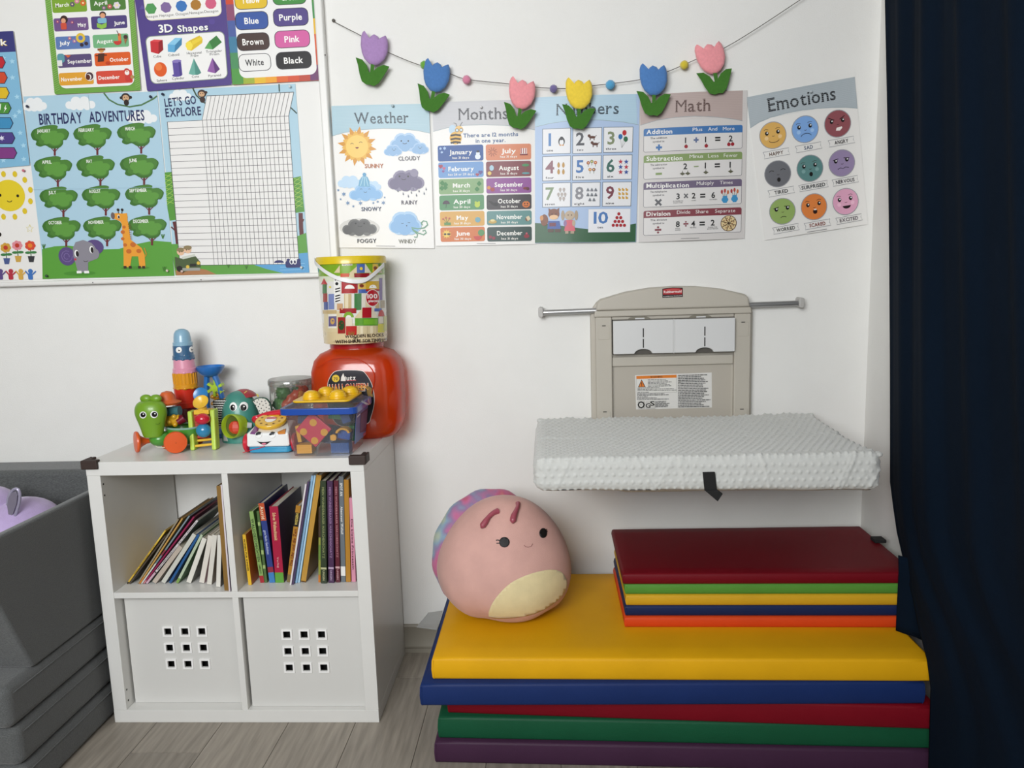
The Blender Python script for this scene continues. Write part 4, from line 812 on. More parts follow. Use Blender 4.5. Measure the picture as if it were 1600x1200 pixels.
T = '#4c4c4c'
a.frame(152, 188, 828, 455, 3, '#6a6a66', '#dad8d2'); l = a.L(152, 188); l2 = a.L(828, 455); a.loc([(l.x, l.y), (l2.x, l.y), (l2.x, l.y+48), (l.x, l.y+48)], '#d87a28'); a.text('WARNING', 385, 217, 588, 211, 26, '#2c1c10', 1)
a.poly([(240, 243), (308, 370), (180, 374)], '#2a2420'); a.poly([(240, 262), (292, 362), (196, 365)], '#d9772a'); a.rect(235, 290, 247, 335, '#2a2420'); a.disc(241, 349, 7, '#2a2420')
random.seed(11)
def scrib(x0, x1, y, k, h=9):
    x = x0
    while x < x1-10:
        w_ = random.uniform(14, 60); w_ = min(w_, x1-x); yy = y-(x-x0)*k; a.rect(x, yy-h/2, x+w_, yy+h/2, T); x += w_+7
for k in range(6): scrib(345, 560+random.uniform(0, 190), 250+k*21, .02, 8)
for k, (e, y) in enumerate(((540, 385), (780, 408), (820, 430), (360, 458))): scrib(172, e, y, .02, 8)
for k, (e, y) in enumerate(((620, 486), (705, 506), (340, 532), (500, 554), (690, 576))): scrib(162, e, y, .02, 8)
for k in range(6): scrib(470, 640+random.uniform(0, 65), 608+k*18, .02, 8)
for k in range(20): scrib(845, random.uniform(1230, 1385), 174+k*27.5, .02, 11)
a.rect(170, 600, 290, 720, '#c4c2bc', r=6); a.disc(230, 662, 60, '#161616', n=8); a.disc(230, 662, 36, '#d4d2cc', n=12); a.text('TUV', 208, 670, 252, 668, 16, '#3a3a3a', 1)
a.rect(305, 602, 462, 720, '#c4c2bc', r=6); a.text('G', 306, 712, 385, 710, 74, '#0e0e0e', 1); a.text('S', 380, 676, 456, 672, 72, '#0e0e0e', 1)
q = [at(980+c[0]/10.667, 570+c[1]/10.667, y=YLb+.0004) for c in ((130, 172), (1408, 128), (1412, 712), (148, 745))]
b = MB().hexa([(p.x, -.0242, p.z) for p in q], [(p.x, -.0248, p.z) for p in q]).build('warning_label', M('label_white', '#d9d7d2', .3), st, smooth=False); tag(b, 'white warning label with orange strip'); a.mesh().build('print', PRINT, b, smooth=False)
al = M('brushed_aluminium', '#b9b9b9', .35, metal=.85)
MB().tube([(1.246, -.03, 1.116), (2.018, -.03, 1.1235)], .0085, 14).build('rail', al, st)
for x, z in ((1.243, 1.116), (2.02, 1.1235)): MB().prism(rrect(x-.0075, z-.014, x+.0075, z+.017, .006), 0, -.043).build('rail_end_cap', M('end_cap_grey', '#b4b2ae', .4), st, bevel=.003)
# folded-down bed under the pad
MB().prism(rrect(1.42, -.45, 1.86, -.03, .05, 5), .672, .7, 'z').build('bed_tray', PLA, st, bevel=.006)
for x in (1.43, 1.85): MB().hexa([(x-.01, -.024, .63), (x+.01, -.024, .63), (x+.01, -.06, .63), (x-.01, -.06, .63)], [(x-.01, -.024, .675), (x+.01, -.024, .675), (x+.01, -.3, .675), (x-.01, -.3, .675)]).build('bracket', PLA, st)

# changing pad in a dotted plush cover
PX0, PX1, PY0, PY1, PZ0, PZ1 = 1.222, 2.052, -.556, -.062, .7005, .792
def pad_mesh():
    bm = bmesh.new(); nx, ny, nz = 290, 170, 32
    mb = MB(); random.seed(2)
    wr = [(random.uniform(PX0, PX1), random.uniform(-.6, .6), random.uniform(.3, 1)) for _ in range(26)]
    def shape(u, v, w):
        """unit cube surface -> rounded cushion"""
        x = PX0+(PX1-PX0)*u; y = PY0+(PY1-PY0)*v; z = PZ0+(PZ1-PZ0)*w
        c = Vector(((PX0+PX1)/2, (PY0+PY1)/2, (PZ0+PZ1)/2)); r = .026
        hx, hy, hz = (PX1-PX0)/2-r, (PY1-PY0)/2-r, (PZ1-PZ0)/2-r
        d = Vector((x, y, z))-c; k = Vector((max(-hx, min(hx, d.x)), max(-hy, min(hy, d.y)), max(-hz, min(hz, d.z))))
        n = d-k
        if n.length < 1e-6: n = Vector((0, 0, 1))
        n.normalize(); p = c+k+n*r
        if w > .5:
            # long sides raised, middle dipping
            p.z += (.012*abs(2*v-1)**2-.008)*(w-.5)*2+.006*((2*u-1)**2)*(w-.5)*2*(1 if v > .5 else .3)
        p.z += .012*(u-.5)*(1-w)*-1
        # plush dots
        if n.z > .6: a_, b_ = p.x, p.y*1.0
        elif abs(n.y) > abs(n.x): a_, b_ = p.x, p.z
        else: a_, b_ = p.y, p.z
        q = .0185; row = math.floor(b_/q); fa = (a_/q+.5*(row % 2)) % 1-.5; fb = (b_/q) % 1-.5
        dot = math.exp(-((fa*fa+fb*fb)/.04)**2); dis = (.0034 if n.z > .6 else .0026)*dot
        for wx, sl, am in wr[:14]:
            t = (p.x-wx-sl*(p.z-.75)*1.2) if n.y < -.4 else 9
            dis += .0024*am*math.exp(-(t/.0045)**2)
        if n.z > .4 and v > .86: dis += .003*math.sin(p.x*60+math.sin(p.x*23)*3)*(v-.86)/.14
        p += n*dis+Vector((0, 0, .0008*math.sin(p.x*31+p.y*17)))
        return p
    mb.grid(lambda s, t: shape(s, t, 1), nx, ny); mb.grid(lambda s, t: shape(s, t, 0), 40, 24)
    mb.grid(lambda s, t: shape(s, 0, t), nx, nz); mb.grid(lambda s, t: shape(s, 1, t), nx, nz)
    mb.grid(lambda s, t: shape(0, s, t), ny, nz); mb.grid(lambda s, t: shape(1, s, t), ny, nz)
    return mb
pad = pad_mesh().build('changing_pad', M('pale_grey_plush', '#c9cac6', .95, sheen=.35, bump=(700, .2), noise=(60, .03)), ang=80); tag(pad, 'pale grey dotted plush changing pad with a black strap', 'changing pad')
bk = M('black_webbing', '#121212', .8)
s0 = [at(u, v, y=-.5605) for u, v in ((1098, 738), (1117, 737.5), (1120, 766), (1101, 767))]
MB().hexa([p+Vector((0, .004, 0)) for p in s0], [p+Vector((0, -.0025, 0)) for p in s0]).build('strap', bk, pad, bevel=.001)
s0 = [at(u, v, y=-.563) for u, v in ((1101, 766), (1121, 765), (1129, 771), (1121, 783))]
MB().hexa([p+Vector((0, .003, 0)) for p in s0], [p+Vector((0, -.004, 0)) for p in s0]).build('strap_end', bk, pad, bevel=.001)
for x, y, z in ((PX0+.012, PY1-.02, PZ1+.006), (PX1-.012, PY1-.02, PZ1+.006), (PX1-.005, PY0+.02, PZ1-.002)):
    MB().ell((x, y, z-.006), (.011, .011, .007), 12, 8).build('cover_corner', MATS['pale_grey_plush'], pad)

# ================================================================== gym mats
def mat_slab(label, col, x0, x1, yl, yr, yb, z0, z1, group, name='gym_mat', sag=0, rough=.5):
    m = M('vinyl_'+col.strip('#'), col, rough, bump=(420, .1), noise=(7, .05), spec=.18)
    mb = MB(); nx, ny = 20, 8; r = min(.0075, (z1-z0)*.22)
    def top(s, t, z, ins, wob):
        x = x0+(x1-x0)*s; yf = yl+(yr-yl)*s; y = yf+(yb-yf)*t
        x += ins*(1 if s < .5 else -1)*(1 if s in (0, 1) else 0); y += ins*(1 if t < .5 else -1)*(1 if t in (0, 1) else 0)
        return (x, y, z+wob*math.sin(s*9+z*70)*math.sin(t*7))
    loop = [(s/nx, 0) for s in range(nx)]+[(1, t/ny) for t in range(ny)]+[(1-s/nx, 1) for s in range(nx)]+[(0, 1-t/ny) for t in range(ny)]
    lay = [(z0, r*.9), (z0+r*.35, r*.25), (z0+r, 0), ((z0+z1)/2, -.0015), (z1-r, 0), (z1-r*.35, r*.25), (z1, r*.9)]
    n = len(loop); vs = [top(s, t, z, i_, 0) for z, i_ in lay for s, t in loop]
    mb.add(vs, [(j*n+i, j*n+(i+1) % n, (j+1)*n+(i+1) % n, (j+1)*n+i) for j in range(len(lay)-1) for i in range(n)])
    for z in (z0, z1): mb.grid(lambda s, t: top(s, t, z, r*.9, .0006 if z == z1 else 0), nx, ny)
    o = mb.build(name, m, ang=50); tag(o, label, 'mat', group)
    bm = bmesh.new(); bm.from_mesh(o.data); bmesh.ops.remove_doubles(bm, verts=bm.verts, dist=.0004); bm.to_mesh(o.data); bm.free()
    # stitched seams: corner seams and the front piping line
    sm = MB()
    for s in (0, 1):
        x = x0+(x1-x0)*s; yf = (yl if s == 0 else yr); sx = .004 if s == 0 else -.004
        sm.tube([(x+sx, yf-.0008, z0+.004), (x+sx, yf-.0008, z1-.006)], .0009, 5)
    sm.build('seam', m, o)
    return o
gb = 'large mats in the tall pile'
mat_slab('purple mat at the bottom of the pile on the floor', '#40253d', .95, 2.185, -.578, -.612, -.03, 0, .0605, gb)
mat_slab('dark green mat second from the bottom of the pile', '#135034', .96, 2.182, -.566, -.606, -.04, .0605, .1215, gb)
mat_slab('dark red mat squeezed under the blue mat', '#76091a', .985, 2.178, -.552, -.622, -.05, .1215, .182, gb)
bmat = mat_slab('navy blue mat under the long yellow mat', '#182d60', .928, 2.148, -.618, -.612, -.06, .182, .2415, gb)
mat_slab('long yellow mat carrying the snail plush', '#dda512', .957, 2.165, -.598, -.615, -.075, .2415, .30, gb)
gs = 'thin mats in the small pile'
for i_, (lb, c, dx, dy) in enumerate((('thin orange mat at the bottom of the small pile', '#d24519', .0, 0), ('thin navy mat between orange and yellow in the small pile', '#182650', .002, .004), ('thin yellow mat in the middle of the small pile', '#cda024', .004, .001), ('thin green mat just below the red one', '#558f38', .002, .003), ('thin red mat on top of the small pile', '#6c0a18', -.004, -.003))):
    z0 = .30+i_*.0304; mat_slab(lb, c, 1.449+dx, 2.192, -.444+dy, -.456+dy, -.098, z0, z0+.0304, gs, 'folding_mat')
# black hook tab on the red mat and clear plastic sleeve under the yellow mat
red = bpy.data.objects['folding_mat.004']
c = at(1369, 843, z=.456); MB().box(c.x-.012, c.x+.02, c.y-.022, c.y+.012, .4525, .462).build('fastener_tab', bk, red, bevel=.002)
cl = clear_mat('clear_film', '#dfe2e2', '#c9cccc', .35, .2, .15)
s0 = [(.93, -.215, .2445), (.888, -.225, .2435), (.868, -.318, .2435), (.93, -.335, .2435)]
MB().hexa([Vector(p)-Vector((0, 0, .0006)) for p in s0], [Vector(p)+Vector((0, 0, .0006)) for p in s0]).build('plastic_sleeve', cl, bmat, smooth=False)

# ================================================================== snail plush
pc = Vector((1.128, -.335, .462)); fd = Vector((.42, -.9, .12)).normalized()
sn = thing('snail_plush', 'round pink snail plush with cream belly and rainbow shell sitting on the yellow mat', 'plush toy', (1.128, -.335, .30))
pk = M('pink_velour', '#cda197', .9, sheen=.15, noise=(16, .06), bump=(500, .18))
mb = MB(); nu, nv = 64, 44; R0 = .186; rt = Matrix.Rotation(math.radians(5), 4, 'Y')
def body_pt(s, t):
    th = PI*t; ph = 2*PI*s; z = -math.cos(th); rr = math.sin(th)**.82
    w_ = R0*(1.0-.12*z-.10*max(z, 0)**2); x = rr*math.cos(ph)*w_; y = rr*math.sin(ph)*w_*.86; zz = z*(.186 if z > 0 else .150)
    if zz < -.13: zz = -.13-(zz+.13)*-.35
    p = Vector((x, y, zz)); p = rt @ p
    k = .004*math.sin(ph*5+1)*max(0, -z)**2+.003*math.sin(ph*9+z*4)*(1-z*z)*max(0, -z)
    return pc+p+p.normalized()*k
mb.grid(body_pt, nu, nv); zmin = min(p.z for p in mb.v); mb.v = [p-Vector((0, 0, zmin-.3005)) for p in mb.v]
bodyb = mb.bvh(); o = mb.build('body', pk, sn, ang=180)
bm = bmesh.new(); bm.from_mesh(o.data); bmesh.ops.remove_doubles(bm, verts=bm.verts, dist=.0003); bm.to_mesh(o.data); bm.free()
CR = (640, 740); SC = 4.443
def patch(name, parent, bvh, org, sc, pts, mat, off=.0012, step=12, smooth=True, puff=0):
    a = Art(org, sc, bvh=bvh, step=step, far=2); a.minoff = off; a.raw([Vector(p) for p in pts], '#ffffff'); m_ = a.mesh()
    m_.c = [None]*len(m_.f); return m_.build(name, mat, parent, smooth, ang=180, solid=.0012)
bel = spline([Vector(p) for p in ((550, 990), (554, 945), (600, 860), (700, 760), (830, 698), (960, 668), (1045, 680), (1085, 735), (1086, 795), (1035, 868), (940, 935), (835, 978), (700, 1000), (600, 1002), (550, 990))], 5)[:-1]
patch('belly_patch', sn, bodyb, CR, SC, bel, M('cream_velour', '#dccda0', .95, sheen=.4, noise=(30, .05), bump=(500, .15)), .0015, 24)
ey = M('embroidered_black', '#0c0a0b', .6)
e1 = patch('eye', sn, bodyb, CR, SC, circ(658, 477, 36), ey, .0016, 12); e2 = patch('eye', sn, bodyb, CR, SC, circ(925, 414, 26, 34), ey, .0016, 12)
def strokes(name, parent, bvh, org, sc, lines, mat, w):
    a = Art(org, sc, bvh=bvh, step=12, far=2); a.minoff = .0018
    for ln in lines: a.lline([Vector(p) for p in ln], w, '#ffffff')
    m_ = a.mesh(); m_.c = [None]*len(m_.f); return m_.build(name, mat, parent, False)
strokes('eyelashes', e1, bodyb, CR, SC, [[(630, 470), (615, 462), (600, 464)], [(630, 482), (617, 484), (603, 484)]], ey, 7)
strokes('eyelashes', e2, bodyb, CR, SC, [[(935, 400), (945, 395), (950, 386)], [(938, 408), (948, 405), (955, 400)]], ey, 6)
strokes('smile', sn, bodyb, CR, SC, [[(793, 497), (803, 508), (822, 512), (842, 506), (853, 487)]], M('thread_rose', '#8a5a58', .8), 4)
an = M('raspberry_satin', '#9c4a58', .35)
def on_body(u, v, off=0):
    d = ray(CR[0]+u/SC, CR[1]+v/SC); h = bodyb.ray_cast(CAM, d); return h[0]+h[1]*(off if h[1].dot(d) < 0 else -off)
for pts, rs in ((((612, 262), (585, 280), (555, 310), (530, 345), (512, 370)), (.009, .0065, .006, .0085, .0085)), (((752, 208), (748, 238), (735, 270), (720, 305), (715, 335)), (.007, .0055, .006, .0085, .0085))):
    P = [on_body(u, v, o_) for (u, v), o_ in zip(pts, (.0, .005, .007, .007, .007))]; P = spline(P, 4); R_ = [rs[min(i//4, 4)]*(1-(i % 4)/4)+rs[min(i//4+1, 4)]*(i % 4)/4 for i in range(len(P))]
    P.append(P[-1]+(P[-1]-P[-2]).normalized()*.007); R_.append(.002)
    MB().tube(P, R_, 12).build('antenna', an, sn, ang=70)
# shell: flat rainbow cushion strapped to the back
sh = MB(); bx = Vector((fd.y*-1, fd.x, 0)).normalized(); cs = pc-fd*.075+Vector((-.02, 0, .0))
def shell_pt(s, t):
    ph = 2*PI*s; th = PI*t; r = math.sin(th)**.6; d = -math.cos(th)
    lob = 1+.012*math.sin(ph*12)
    p = bx*(math.cos(ph)*.166*r*lob)+Vector((0, 0, 1))*(math.sin(ph)*.182*r*lob)+fd*(d*.05)
    return cs+p
sh.grid(shell_pt, 72, 20)
sh.v = [Vector((p.x, p.y, max(p.z, .3025))) for p in sh.v]
sh.build('shell', M('rainbow_tie_dye', '#ffffff', .85, sheen=.4, ramp=(12, [(.3, '#c9b070'), (.38, '#c98a6c'), (.44, '#b85a78'), (.5, '#b5688e'), (.55, '#8a7396'), (.61, '#8098ac'), (.68, '#a3ae9c')]), bump=(300, .2)), sn, ang=180)

# ================================================================== white cube shelf
SW, SH, SY0, SY1, ST = .765, .765, -.4007, -.0112, .0378
shm = M('white_melamine', '#d9d8d4', .33, noise=(20, .01)); 
su = thing('cube_shelf', 'white cube shelf of four compartments with toys on top and books inside', 'shelf unit', (.3825, -.2, 0))
MB().box(0, SW, SY0, SY1, SH-ST, SH).build('top_panel', shm, su, bevel=.0012)
MB().box(0, SW, SY0, SY1, 0, ST).build('bottom_panel', shm, su, bevel=.0012)
for x in (0, SW-ST):
    sp_ = MB().box(x, x+ST, SY0+.001, SY1, ST, SH-ST).build('side_panel', shm, su, bevel=.0012)
    if x == 0:
        for u, v in ((161.5, 756.5), (163.5, 774), (198, 1077.5), (200.5, 1094)):
            c = at(u, v, x=ST); MB().tube([(ST-.002, c.y, c.z), (ST+.0005, c.y, c.z)], .0028, 8).build('peg_hole', DK, sp_)
MB().box(ST, SW-ST, SY0+.002, SY1, .3735, .3905).build('shelf_board', shm, su, bevel=.0008)
for z0, z1 in ((ST, .3735), (.3905, SH-ST)): MB().box(.374, .391, SY0+.002, SY1, z0, z1).build('divider', shm, su, bevel=.0008)
cg = M('brown_foam', '#33241f', .6)
for x0, s in ((0, 1), (SW, -1)):
    mb = MB(); e = .004*s
    def bx(xa, xb, *k): mb.box(min(xa, xb), max(xa, xb), *k)
    bx(x0-.008*s, x0+.038*s, SY0-.009, SY0, SH-.018, SH+.007); bx(x0-.008*s, x0+.038*s, SY0, SY0+.010, SH, SH+.007)
    bx(x0-.008*s, x0, SY0, SY0+.04, SH-.018, SH+.007); bx(x0, x0+.010*s, SY0+.010, SY0+.04, SH, SH+.007)
    mb.build('corner_guard', cg, su, bevel=.003, seg=3)

# storage boxes with nine square holes
def storage_box(label, x0, x1, z0, z1, yf, hx, hz):
    t = thing('storage_box', label, 'storage box', ((x0+x1)/2, (yf+SY1)/2, z0), 'white storage boxes in the lower compartments')
    pm_ = M('white_box_plastic', '#d0cfcb', .42); hs, pit = .0205, .0495
    xs = [x0]; zs = [z0]
    for k in (-1, 0, 1): xs += [hx+k*pit-hs/2, hx+k*pit+hs/2]; zs += [hz+k*pit-hs/2, hz+k*pit+hs/2]
    xs.append(x1); zs.append(z1); mb = MB()
    for i in range(7):
        for j in range(7):
            if i % 2 and j % 2: continue
            mb.box(xs[i], xs[i+1], yf, yf+.003, zs[j], zs[j+1])
    mb.build('front_panel', pm_, t, smooth=False)
    MB().box(x0, x0+.003, yf+.003, -.03, z0, z1).box(x1-.003, x1, yf+.003, -.03, z0, z1).box(x0+.003, x1-.003, -.033, -.03, z0, z1).box(x0+.003, x1-.003, yf+.003, -.033, z0, z0+.003).build('tub', pm_, t, smooth=False)
    MB().box(x0+.004, x1-.004, yf+.03, yf+.034, z0+.004, z1-.03).build('hole_shade_sheet', M('hole_shade_sheet', '#0d0c0c', .9), t, smooth=False)  # added near-black sheet standing in for the shade inside, behind the holes
    bz = MB(); o_, i_ = .0152, .0102
    for (a_, b_, c_, d_) in ((-o_, o_, i_, o_), (-o_, o_, -o_, -i_), (-o_, -i_, -i_, i_), (i_, o_, -i_, i_)): bz.box(a_, b_, -.0035, .0, c_, d_)
    bz.box(-o_, -o_+.001, -.0045, -.003, -o_, o_)
    me = bz.mesh('hole_rim', M('white_rim', '#efeeec', .3), Vector((0, 0, 0)), smooth=False)
    for r in (1, 0, -1):
        for c in (-1, 0, 1): place('hole_rim', me, t, (hx+c*pit, yf, hz+r*pit))
storage_box('white storage box in the lower left compartment, set back a little', .0435, .370, .0385, .3675, -.362, .212, .208)
storage_box('white storage box in the lower right compartment, flush with the front', .397, .7225, .0385, .3695, -.381, .563, .206)

# ================================================================== books
pgm = M('book_pages', '#cfc8b6', .8, noise=(8, .08, (90, 1, 1)))
def book_geo(zoom, p_bot, p_top, tpx, zf):
    (ox, oy, sc) = zoom; pb = (ox+p_bot[0]/sc, oy+p_bot[1]/sc); pt = (ox+p_top[0]/sc, oy+p_top[1]/sc)
    y = max(-.397, min(-.34, at(pb[0], pb[1], z=zf+.003).y)); A, B = at(*pb, y=y), at(*pt, y=y)
    d = B-A; d.y = 0; return dict(A=A, y=y, h=d.length, ez=d.normalized(), th=tpx/sc*(A-CAM).length/FPX*.98)
def pack(gs, x_lo, x_hi, zf):
    """books stand side by side: thin them or nudge them right until neighbours only touch"""
    def xl(g, z): return g['A'].x+(z-g['A'].z)*g['ez'].x/g['ez'].z
    def settle(g):
        ex_z = -g['ez'].x; low = min(0, g['th']*ex_z); g['A'] += g['ez']*((zf-low-g['A'].z)/g['ez'].z)
    for g in gs: settle(g)
    gs[0]['A'].x += max(0, x_lo+.008-min(gs[0]['A'].x, xl(gs[0], zf+gs[0]['h']*gs[0]['ez'].z)))
    for a, b in zip(gs, gs[1:]):
        def gap():
            zs = [zf+(min(a['h']*a['ez'].z, b['h']*b['ez'].z)+.006)*k/12 for k in range(13)]; return min(xl(b, z)-xl(a, z) for z in zs)*a['ez'].z
        g = gap()
        if g < a['th']+.0006: a['th'] = max(min(a['th'], g-.0006), min(a['th'], .0042)); settle(a); g = gap()
        if g < a['th']+.0006: b['A'].x += (a['th']+.0006-g)/a['ez'].z
    for a in gs:
        r = max(xl(a, zf), xl(a, zf+a['h']*a['ez'].z))+a['th']/a['ez'].z
        if r > x_hi-.001: a['A'].x -= r-x_hi+.001
    for a, b in reversed(list(zip(gs, gs[1:]))):
        zs = [zf+(min(a['h']*a['ez'].z, b['h']*b['ez'].z)+.006)*k/12 for k in range(13)]; g = min(xl(b, z)-xl(a, z) for z in zs)*a['ez'].z
        if g < a['th']: a['A'].x -= (a['th']+.0004-g)/a['ez'].z
    m = min(gs[0]['A'].x, xl(gs[0], zf+gs[0]['h']*gs[0]['ez'].z))
    if m < x_lo+.0006:
        a, b = gs[:2]; a['A'].x += x_lo+.0006-m
        g = min(xl(b, zf+.03*k)-xl(a, zf+.03*k) for k in range(6))*a['ez'].z; a['th'] = max(.003, min(a['th'], g-.0006)); settle(a)
    return gs
def book(label, geo, col, depth=.2, side=None, texts=(), bands=(), hard=True, grp='', name='book', zf=.391):
    A, y, h, ez, th = (geo[k] for k in ('A', 'y', 'h', 'ez', 'th')); ex = Vector((ez.z, 0, -ez.x))
    depth = min(depth, -.018-y); t = thing(name, label, 'book', (A.x, y, zf), grp)
    def P(a_, b_, c_): return A+ex*a_+ez*c_+Vector((0, b_, 0))
    def bx(mb, a0, a1, b0, b1, c0, c1, col_=None):
        mb.hexa([P(a0, b0, c0), P(a1, b0, c0), P(a1, b1, c0), P(a0, b1, c0)], [P(a0, b0, c1), P(a1, b0, c1), P(a1, b1, c1), P(a0, b1, c1)], col_)
    ct = min(.0022 if hard else .0009, th*.25); mb = MB()
    cm = M('cover_'+col.strip('#'), col, .4, coat=.1); 
    bx(mb, 0, th, 0, ct, 0, h); bx(mb, 0, ct, ct, depth, 0, h)
    if not side: bx(mb, th-ct, th, ct, depth, 0, h)
    mb.build('cover', cm, t, smooth=False, bevel=.0006 if th > .006 else 0)
    if side:
        m2 = MB(); bx(m2, th-ct, th, ct, depth, 0, h); m2.build('front_cover', M('cover_'+side.strip('#'), side, .4, coat=.1), t, smooth=False)
    mp_ = MB(); ins = .003 if hard else .0006; bx(mp_, ct, th-ct, ct, depth-ins, ins, h-ins); mp_.build('pages', pgm, t, smooth=False)
    pr = MB()
    for z0, z1, c in bands:
        v = [P(.0002, -.0004, z0*h), P(th-.0002, -.0004, z0*h), P(th-.0002, -.0004, z1*h), P(.0002, -.0004, z1*h)]; pr.add(v, [(0, 1, 2, 3)], c)
    for (s, z0, z1, c, frac, up) in texts:
        items = []; x = 0
        for ch in s:
            if ch == ' ': x += .3; continue
            v, f = GLY.get((ch, 1), GLY['-', 1]); mn = min(q[0] for q in v); mx = max(q[0] for q in v); items.append((x-mn, v, f)); x += mx-mn+.09
        kx = (z1-z0)*h/max(x-.09, .01); ky = th*frac/CAPH
        for o_, v, f in items:
            if up: w_ = [P(th/2+th*frac/2-q[1]*ky, -.0006, z0*h+(q[0]+o_)*kx) for q in v]
            else: w_ = [P(th/2-th*frac/2+q[1]*ky, -.0006, z1*h-(q[0]+o_)*kx) for q in v]
            pr.add(w_, f, c)
    if pr.v: pr.build('spine_print', PRINT, t, smooth=False)
    return t
ZL = (170, 740, 6.314); gL = 'books leaning in the left compartment'
LB = [('yellow-spined book leaning outermost at the left', (118, 940), (494, 412), 32, '#c9a53a', dict(texts=[('Neue Abenteuer', .18, .56, '#3a3020', .5, 1), ('PIXI', .62, .72, '#4a4030', .5, 1)], bands=[(0, .035, '#2a2622'), (.8, .965, '#e0c050')])),
 ('thin dark brown book behind the yellow-spined one', (180, 975), (536, 500), 20, '#4b4136', {}),
 ('beige book with worn spine, third from the left', (212, 990), (612, 352), 28, '#8b8270', dict(side='#7a6040')),
 ('thin orange-tipped picture book with white pages', (250, 1010), (672, 364), 24, '#b98f4c', dict(bands=[(0, .1, '#c07a2c')])),
 ('grey-blue paperback with white lower spine', (286, 1045), (756, 376), 26, '#76878e', dict(bands=[(0, .3, '#c8c4bc'), (.42, .5, '#8a3040')])),
 ('magenta hardback leaning in the middle', (324, 1078), (818, 420), 30, '#8d1d4b', dict(side='#6d1238', bands=[(0, .05, '#c07a80')])),
 ('white-spined book with black title text', (362, 1060), (862, 440), 46, '#cbc2c4', dict(side='#5c7068', bands=[(.0, .17, '#c4a0b0'), (.17, .185, '#4a4044')], texts=[('MEIN LIEBLINGSBUCH', .22, .58, '#3a3638', .42, 1), ('Zu der kleinen', .62, .97, '#3a3638', .42, 1)])),
 ('short beige board book, tilted', (440, 1045), (705, 690), 44, '#b7aa9d', dict(depth=.16)),
 ('white board book with blue cover', (535, 1035), (846, 558), 44, '#c4c4ba', dict(side='#234f80', depth=.17)),
 ('bright blue board book', (604, 1052), (888, 575), 36, '#23558a', dict(depth=.16)),
 ('pale green board book with leafy cover', (680, 1035), (925, 560), 46, '#b0bfa4', dict(side='#4f7a48', depth=.17, bands=[(0, .1, '#7a9a50')])),
 ('white board book leaning left of the upright ones', (768, 1056), (925, 620), 46, '#d9d6cc', dict(side='#6a6a60', depth=.15)),
 ('white board book with pink back, first upright', (893, 1056), (982, 592), 46, '#d8d2c8', dict(side='#c8a0a8', depth=.16)),
 ('white board book, second upright', (966, 1088), (1022, 602), 44, '#d4d0c6', dict(side='#8a7a6a', depth=.15)),
 ('white board book nearest the brown book', (1058, 1110), (1072, 600), 40, '#dcd9d0', dict(side='#55504a', depth=.13)),
 ('tall brown hardback standing against the divider', (1148, 1145), (1068, 112), 46, '#85642f', dict(depth=.23)),
 ('thin white and purple booklet squeezed against the divider', (1194, 1152), (1112, 102), 14, '#cfc6cc', dict(side='#6a4a70', depth=.2))]
for (lb, b0, t0, w_, c, kw), g in zip(LB, pack([book_geo(ZL, q[1], q[2], q[3], .391) for q in LB], .0378, .374, .391)): book(lb, g, c, grp=gL, **kw)
ZR = (360, 720, 5.714); gR = 'books in the right compartment'
W2 = '#dcd8cc'
